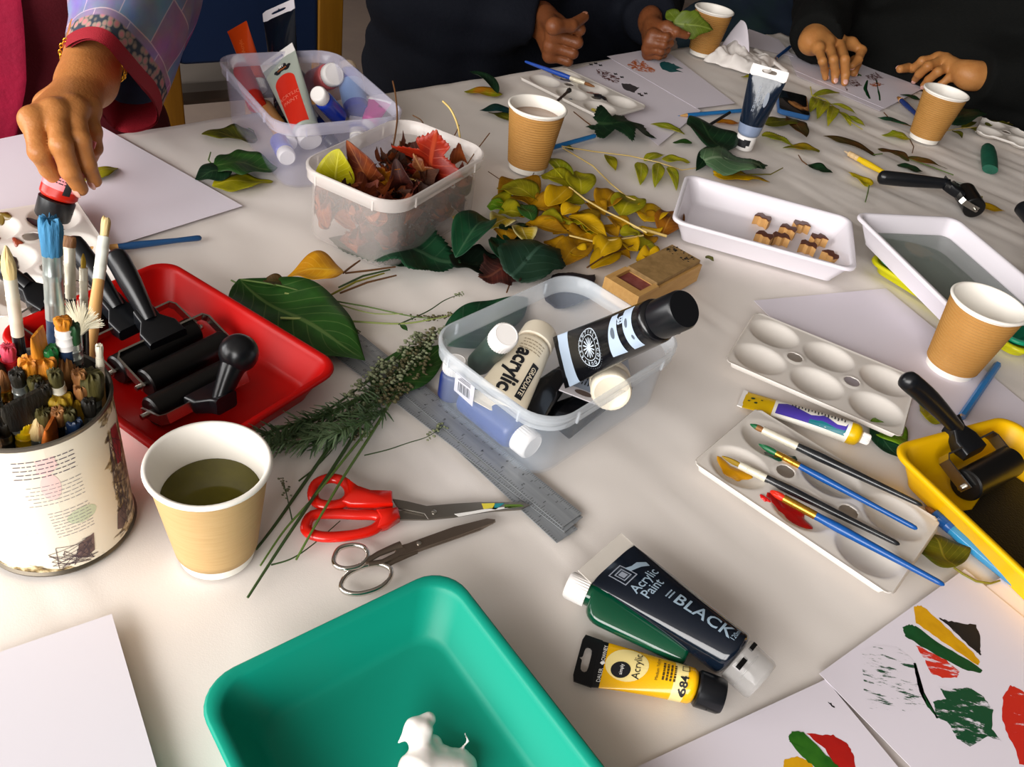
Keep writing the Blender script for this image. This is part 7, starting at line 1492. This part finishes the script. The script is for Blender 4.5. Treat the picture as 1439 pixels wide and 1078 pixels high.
sleeve_mesh('sleeve', 0, .985, 44, M_patch); sleeve_mesh('sleeve_trim', .955, 1.0, 5, M_redc, -.0016); sleeve_mesh('sleeve_lining', .45, .90, 16, M_lining, .004); sleeve_mesh('sleeve_facing', .895, .998, 5, M_redc, .0028)
net_obj('kurta', [garment(c1, f1, .33, [arms1[1]], .015, [.02])], M_kurta, root)
# scarf hanging from the shoulder
mb = MB(); g = []
for i in range(24):
    t = i / 23; z = .30 - .36 * t; cx = -.785 + .006 * math.sin(t * 5); cy = 1.030 - .02 * t; w = .055 + .015 * math.sin(t * 3) - .03 * max(0, t - .8) * 5 * .5; dx, dy = .80, .6
    g.append([(cx + dx * w * math.cos(a) * 1.0 - dy * .016 * math.sin(a) * (1 + .4 * math.sin(a * 5 + t * 3)), cy + dy * w * math.cos(a) + dx * -.016 * math.sin(a) * (1 + .4 * math.sin(a * 5 + t * 3)), z) for a in [2 * PI * k / 30 for k in range(30)]])
mb.loft(g); mb.build('scarf', M_scarf, root, smooth=80)
mb = MB(); mb.tube([(-.83, 1.16, -.24), (-.62, .97, -.20), (-.60, .95, -.72)], [.10, .085, .06], 18); mb.tube([(-.92, 1.05, -.24), (-.74, .86, -.20), (-.72, .84, -.72)], [.10, .085, .06], 18); mb.build('trousers', mat('black_trousers', '0E0F12', .9), root, smooth=80)
# bracelet
mb = MB(); d = (Vector(Ep) - Vector(Wp)).normalized(); cB = Vector(Wp) + d * .040; a = h1.across; b = d.cross(a).normalized()
a = (a - d * a.dot(d)).normalized()
for k in range(44):
    t = 2 * PI * k / 44; p = cB + a * (.0345 * math.cos(t)) + b * (.0275 * math.sin(t)) + d * (.004 * math.sin(t * 2)); tn = (-a * math.sin(t) + b * math.cos(t)).normalized(); ou = (a * math.cos(t) + b * math.sin(t)); sd = d if k % 2 else ou; rg = []
    for j in range(9):
        q = 2 * PI * j / 9; rg.append(p + tn * (.0034 * math.cos(q)) + sd * (.0016 * math.sin(q)))
    rg.append(rg[0]); mb.tube(rg, .0006, 5)
mb.build('bracelet', mat('gold', 'E0A92C', .22, metal=.9), root, smooth=60)
# ================================================================ person in the navy jacket
root = thing('person', 'person in dark navy jacket, one fist on the table, a leaf in the other hand', 'person'); S2 = skin('skin_brown', '7C4828', '67371D')
c2 = (-.125, 1.935); f2 = (.755, -.656)
def fist(M0, right, mcps, pd, cd_, td): return [[Vector(m_), Vector(m_) + Vector(pd) * l1, Vector(m_) + Vector(pd) * l1 + Vector(cd_) * l2, Vector(m_) + Vector(pd) * l1 + Vector(cd_) * l2 + Vector(td) * l3] for m_, l1, l2, l3 in mcps]
mc = [((-.052, 1.598, .083), .046, .026, .018), ((-.054, 1.592, .062), .048, .028, .020), ((-.055, 1.594, .041), .045, .026, .019), ((-.054, 1.600, .022), .038, .022, .016)]
F2 = fist(None, True, mc, (.96, -.02, -.10), (-.05, .98, -.1), (-.95, .25, 0))
W2 = (-.085, 1.672, .062); E2 = (-.330, 1.640, .07)
hA = Hand(W2, (-.30, 1.72, .03), F2, [(-.075, 1.64, .080), px(778, 37, .092), px(803, 36, .092), px(821, 24, .100)], sc=1.0)
mc = [((.136, 1.752, .054), .032, .022, .016), ((.133, 1.750, .040), .035, .023, .016), ((.133, 1.754, .026), .033, .022, .016), ((.137, 1.762, .014), .028, .018, .014)]
FB = fist(None, False, mc, (.80, -.30, .1), (.55, .62, .05), (-.2, .9, .05)); W2b = (.130, 1.836, .058)
hB = Hand(W2b, (.12, 2.05, .06), FB, [(.140, 1.80, .058), (.160, 1.766, .070), (.180, 1.755, .068), (.202, 1.760, .064)], sc=.84)
arms2 = [((-.255, 1.785, .32), E2, W2), ((.02, 2.07, .32), (.13, 2.06, .06), W2b)]
bp, hd, ax = body_parts(c2, f2, .35, [(a_, tuple(b_), tuple(Vector(b_).lerp(Vector(c_), .75))) for a_, b_, c_ in arms2])
net_obj('body', [bp, hA.part(.002, .09), hB.part(.002, .09)], S2, root); hA.nails(root, NAIL2); hB.nails(root, NAIL2); hair(hd, ax, HAIR, root)
M_navyj = mat('navy_jacket', '070B16', .85, bump=.4, bscale=160, spec=.25)
g = garment(c2, f2, .35, arms2, .03, [.012, .010], extra=[((-.22, 1.72, -.02), (.16, .09, .22)), ((.02, 1.98, .0), (.15, .10, .2)), ((-.30, 1.72, -.10), (.14, .12, .25))], amp=.005)
net_obj('jacket', [g], M_navyj, root)
mb = MB(); mb.tube([(-.16, 1.90, -.26), (.02, 1.70, -.22), (.04, 1.68, -.72)], [.10, .085, .06], 18); mb.tube([(-.05, 2.02, -.26), (.15, 1.84, -.22), (.17, 1.82, -.72)], [.10, .085, .06], 18); mb.build('trousers', mat('black_trousers', '0E0F12', .9), root, smooth=80)
b = Vector((.180, 1.768, .064)); t = Vector((.243, 1.752, .082))
_ls[0] += 1; lr = thing('leaf', 'green leaf held up by the dark jacketed hand in front of the far cup', 'leaf', M=axis_frame(P(944, 33, .075), P(991, 40, .078), (0, -1, .6))); mb = MB(); blade(mb, .085, .058, 'lobed', (.05, .1), 77); mb.build('blade', leafmat('leaf_fresh_olive', '6A7E22', '5A6A1C', '90A048'), lr, smooth=70, solid=.0004)
lr = thing('leaf', 'small pale green leaf above the pinching fingers of the navy jacket', 'leaf', M=axis_frame(P(952, 30, .078), P(934, 12, .088), (0, -1, .6))); mb = MB(); blade(mb, .040, .030, 'ovate', (.05, .1), 78); mb.build('blade', MATS['leaf_fresh_olive'], lr, smooth=70, solid=.0004)
# ================================================================ person in the black sweater
root = thing('person', 'person in black sweater with fingertips on the printed sheet at the right', 'person'); S3 = skin('skin_light_brown', 'BA8048', 'A86C38')
c3 = (.955, 2.165); f3 = (-.61, -.79)
W3 = px(1143, 58, .058); E3 = (.565, 2.225, .10)
hC = Hand(W3, E3, [[px(1196, 61, .060), px(1211, 71, .052), px(1206, 84, .040), px(1198, 92, .030)], [px(1179, 57, .064), px(1187, 84, .050), px(1188, 104, .022), px(1187, 116, .008)], [px(1164, 60, .062), px(1171, 84, .048), px(1174, 102, .022), px(1173, 113, .008)], [px(1150, 68, .056), px(1156, 86, .044), px(1159, 99, .022), px(1160, 109, .008)]],
          [px(1172, 52, .045), px(1200, 74, .034), px(1203, 90, .022), px(1200, 102, .012)], sc=1.0, wr=.024)
W4 = px(1362, 106, .058); E4 = (1.13, 1.96, .09)
hD = Hand(W4, E4, [[px(1318, 82, .062), px(1296, 86, .052), px(1285, 95, .032), px(1279, 103, .014)], [px(1328, 84, .064), px(1304, 93, .052), px(1292, 104, .030), px(1286, 112, .012)], [px(1339, 91, .060), px(1318, 101, .048), px(1305, 112, .026), px(1298, 120, .010)], [px(1350, 99, .052), px(1333, 110, .040), px(1322, 119, .024), px(1315, 126, .010)]],
          [px(1332, 92, .040), px(1303, 92, .030), px(1283, 94, .028), px(1265, 97, .026)], sc=1.0, wr=.024)
arms3 = [((.775, 2.285, .31), E3, tuple(W3)), ((1.14, 2.02, .31), E4, tuple(W4))]
bp, hd, ax = body_parts(c3, f3, .34, [(a_, tuple(b_), tuple(Vector(b_).lerp(Vector(c_), .8))) for a_, b_, c_ in arms3])
net_obj('body', [bp, hC.part(.002, .07), hD.part(.002, .09)], S3, root); hC.nails(root, NAIL); hD.nails(root, NAIL); hair(hd, ax, HAIR, root)
g = garment(c3, f3, .34, arms3, .035, [.018, .020], extra=[((.74, 2.13, -.06), (.20, .10, .20)), ((.83, 2.05, -.10), (.22, .10, .22)), ((1.05, 1.99, -.05), (.16, .12, .2))], amp=.004)
net_obj('sweater', [g], mat('black_sweater', '0B0C0B', .9, bump=.5, bscale=260, spec=.2), root)
mb = MB(); mb.tube([(.88, 2.2, -.26), (.74, 2.02, -.22), (.73, 2.0, -.72)], [.10, .085, .06], 18); mb.tube([(1.02, 2.1, -.26), (.92, 1.93, -.22), (.91, 1.91, -.72)], [.10, .085, .06], 18); mb.build('trousers', mat('black_trousers', '0E0F12', .9), root, smooth=80)
# stools for the three seated people
for nm, (x, y), a in (('left_person', c1, 0), ('jacket', c2, .4), ('sweater', c3, .8)):
    lab = {'left_person': 'plain stool under the person with the magenta scarf', 'jacket': 'plain stool under the person in the navy jacket', 'sweater': 'plain stool under the person in the black sweater'}[nm]
    st = thing('stool', lab, 'stool', (x, y, -TABLE), a); mb = MB(); mb.lathe([(.14, .30), (.15, .305), (.15, .322), (.14, .328)], 30); mb.build('seat', M_wood, st)
    for k in range(4):
        t = PI / 2 * k; mb = MB(); mb.tube([(.10 * math.cos(t), .10 * math.sin(t), .30), (.15 * math.cos(t), .15 * math.sin(t), 0)], .014, 10); mb.build('leg', M_wood, st)
# coat over a chair behind the far corner
co = P(1078, 18, -.05)
def coat(p): return ell(p, (co.x + .06, co.y + .22, -.28), (.26, .13, .46)) + folds(p, .012)
mb = MB(); v, f = surface_nets(coat, (co.x - .4, co.y - .1, -.73), (co.x + .5, co.y + .5, .3), .012); mb.add(v.tolist(), [tuple(x) for x in f.tolist()]); tagset(mb.build('draped_coat', mat('blue_green_coat', '07182A', .9, col2='0C2A1C', nscale=7, namt=.4), smooth=80), 'dark blue and green coat behind the far table corner between two people', 'coat')
# ================================================================ tissue and the blob of paint
M_tis = mat('tissue', 'EFE9E4', .85, spec=.1)
a, b = P(988, 86, 0), P(1062, 108, 0); mb = MB(); n = 46; vs = []; q = (P(1003, 66, 0) - a)
for i in range(n + 1):
    for j in range(n + 1):
        u, v = i / n, j / n; p = a + (b - a) * u + (P(1022, 70, 0) - a) * v + Vector((.004 * noise.noise((u * 7, v * 7, 2)), .006 * noise.noise((u * 6, v * 6, 9)), 0))
        e = min(u, 1 - u, v, 1 - v); z = .0015 + .034 * min(1, e * 6) ** .7 * (.25 + (.5 + noise.noise((u * 2.6 + v * 1.4, v * 2.6, 4))) * .9 + .25 * abs(noise.noise((u * 7, v * 7, 1)))) * (1 - .5 * u); vs.append((p.x, p.y, z))
mb.add(vs, [(i * (n + 1) + j, (i + 1) * (n + 1) + j, (i + 1) * (n + 1) + j + 1, i * (n + 1) + j + 1) for i in range(n) for j in range(n)]); tagset(mb.build('tissue', M_tis, smooth=75, solid=.0006), 'crumpled white tissue beside the far cup', 'tissue')
mb = MB(); n = 20; vs = []; A0, B0, T0, T1 = P(1008, 74, 0.001), P(1052, 86, .001), P(1041, 28, .072), P(1052, 50, .050)
for i in range(n + 1):
    for j in range(n + 1):
        u, v = i / n, j / n; lo_ = A0.lerp(B0, u); hi_ = T0.lerp(T1, u); p = lo_.lerp(hi_, v) + Vector((0, .012 * math.sin(v * PI) * math.cos(u * 3), .008 * math.sin(u * PI) * v)); vs.append(tuple(p))
mb.add(vs, [(i * (n + 1) + j, (i + 1) * (n + 1) + j, (i + 1) * (n + 1) + j + 1, i * (n + 1) + j + 1) for i in range(n) for j in range(n)]); tagset(mb.build('napkin', mat('napkin', 'DCD6DE', .85, spec=.1), smooth=75, solid=.0005), 'folded napkin standing up behind the crumpled tissue', 'napkin')
mb = MB(); mb.tube(curve3([P(1034, 60, .018), P(1052, 78, .012), P(1072, 92, .008), P(1080, 100, .006)], 6), [.012] * 9 + [.010] * 9 + [.006], 12, flat=.6); tagset(mb.build('tissue', M_tis, smooth=75), 'rolled strip of tissue to the right of the crumpled one', 'tissue')
mb = MB(); mb.tube(curve3([P(1062, 70, .008), P(1085, 85, .006), P(1106, 101, .004)], 6), [.007] * 12 + [.003], 10, flat=.5); tagset(mb.build('tissue', M_tis, smooth=75), 'thin twisted strip of tissue nearest the dark sleeve', 'tissue')
def bl(x, y, z): p = P(540 + x / 10.28, 980 + y / 10.28, z); return (p.x, p.y, p.z)
def blob(p):
    d = cone(p, bl(480, 1040, .012), bl(580, 880, .012), .012, .008); d = smin(d, cone(p, bl(560, 880, .014), bl(500, 560, .019), .0076, .0060), .005); d = smin(d, cone(p, bl(500, 560, .019), bl(590, 470, .022), .0062, .0050), .004)
    d = smin(d, cone(p, bl(640, 320, .020), bl(430, 440, .020), .0046, .0056), .004); d = smin(d, cone(p, bl(430, 440, .020), bl(205, 655, .016), .0056, .0006), .003); d = smin(d, cone(p, bl(450, 470, .02), bl(500, 560, .019), .005, .006), .004)
    d = smin(d, cone(p, bl(720, 1000, .010), bl(760, 850, .010), .009, .0050), .002); d = smin(d, cone(p, bl(690, 700, .010), bl(740, 900, .009), .0068, .0080), .003); d = smin(d, cone(p, bl(860, 840, .011), bl(870, 1000, .010), .0060, .008), .002)
    d = smin(d, cone(p, bl(1010, 850, .010), bl(980, 1010, .010), .0050, .0065), .002); d = smin(d, cone(p, bl(1120, 860, .009), bl(1180, 960, .009), .0050, .0062), .002); d = smin(d, cone(p, bl(600, 1140, .010), bl(1050, 1150, .009), .014, .012), .006); d = smin(d, cone(p, bl(1080, 790, .012), bl(1210, 630, .016), .0010, .0007), .001); d = smin(d, cone(p, bl(1210, 630, .016), bl(1160, 510, .018), .0008, .0005), .001)
    return d
q = [bl(*t) for t in ((180, 250, .0), (1300, 250, .03), (180, 1250, .0), (1300, 1300, .03))]; lo, hi = bounds(q, .02); lo[2] = -.01; hi[2] = .045
v, f = surface_nets(lambda p: np.maximum(blob(p), .0034 - p[:, 2]), lo, hi, .0009); mb = MB(); mb.add(v.tolist(), [tuple(x) for x in f.tolist()]); tagset(mb.build('paint_blob', mat('thick_white_paint', 'F6F1EC', .3, sss=.1, coat=.2), smooth=80), 'thick squeezed blob of white paint in the teal tray', 'paint')
# ================================================================ lift everything onto the floor plan and set the view
bpy.context.view_layer.update()
for o in list(bpy.data.objects):
    if o.parent is None: o.location.z += TABLE
SC.view_settings.view_transform = 'Standard'; SC.view_settings.look = 'None'; SC.view_settings.exposure = 0.24; SC.view_settings.gamma = 1.0
SC.view_settings.use_curve_mapping = False
SC.cycles.max_bounces = 8; SC.cycles.transparent_max_bounces = 16
SC.cycles.use_denoising = True
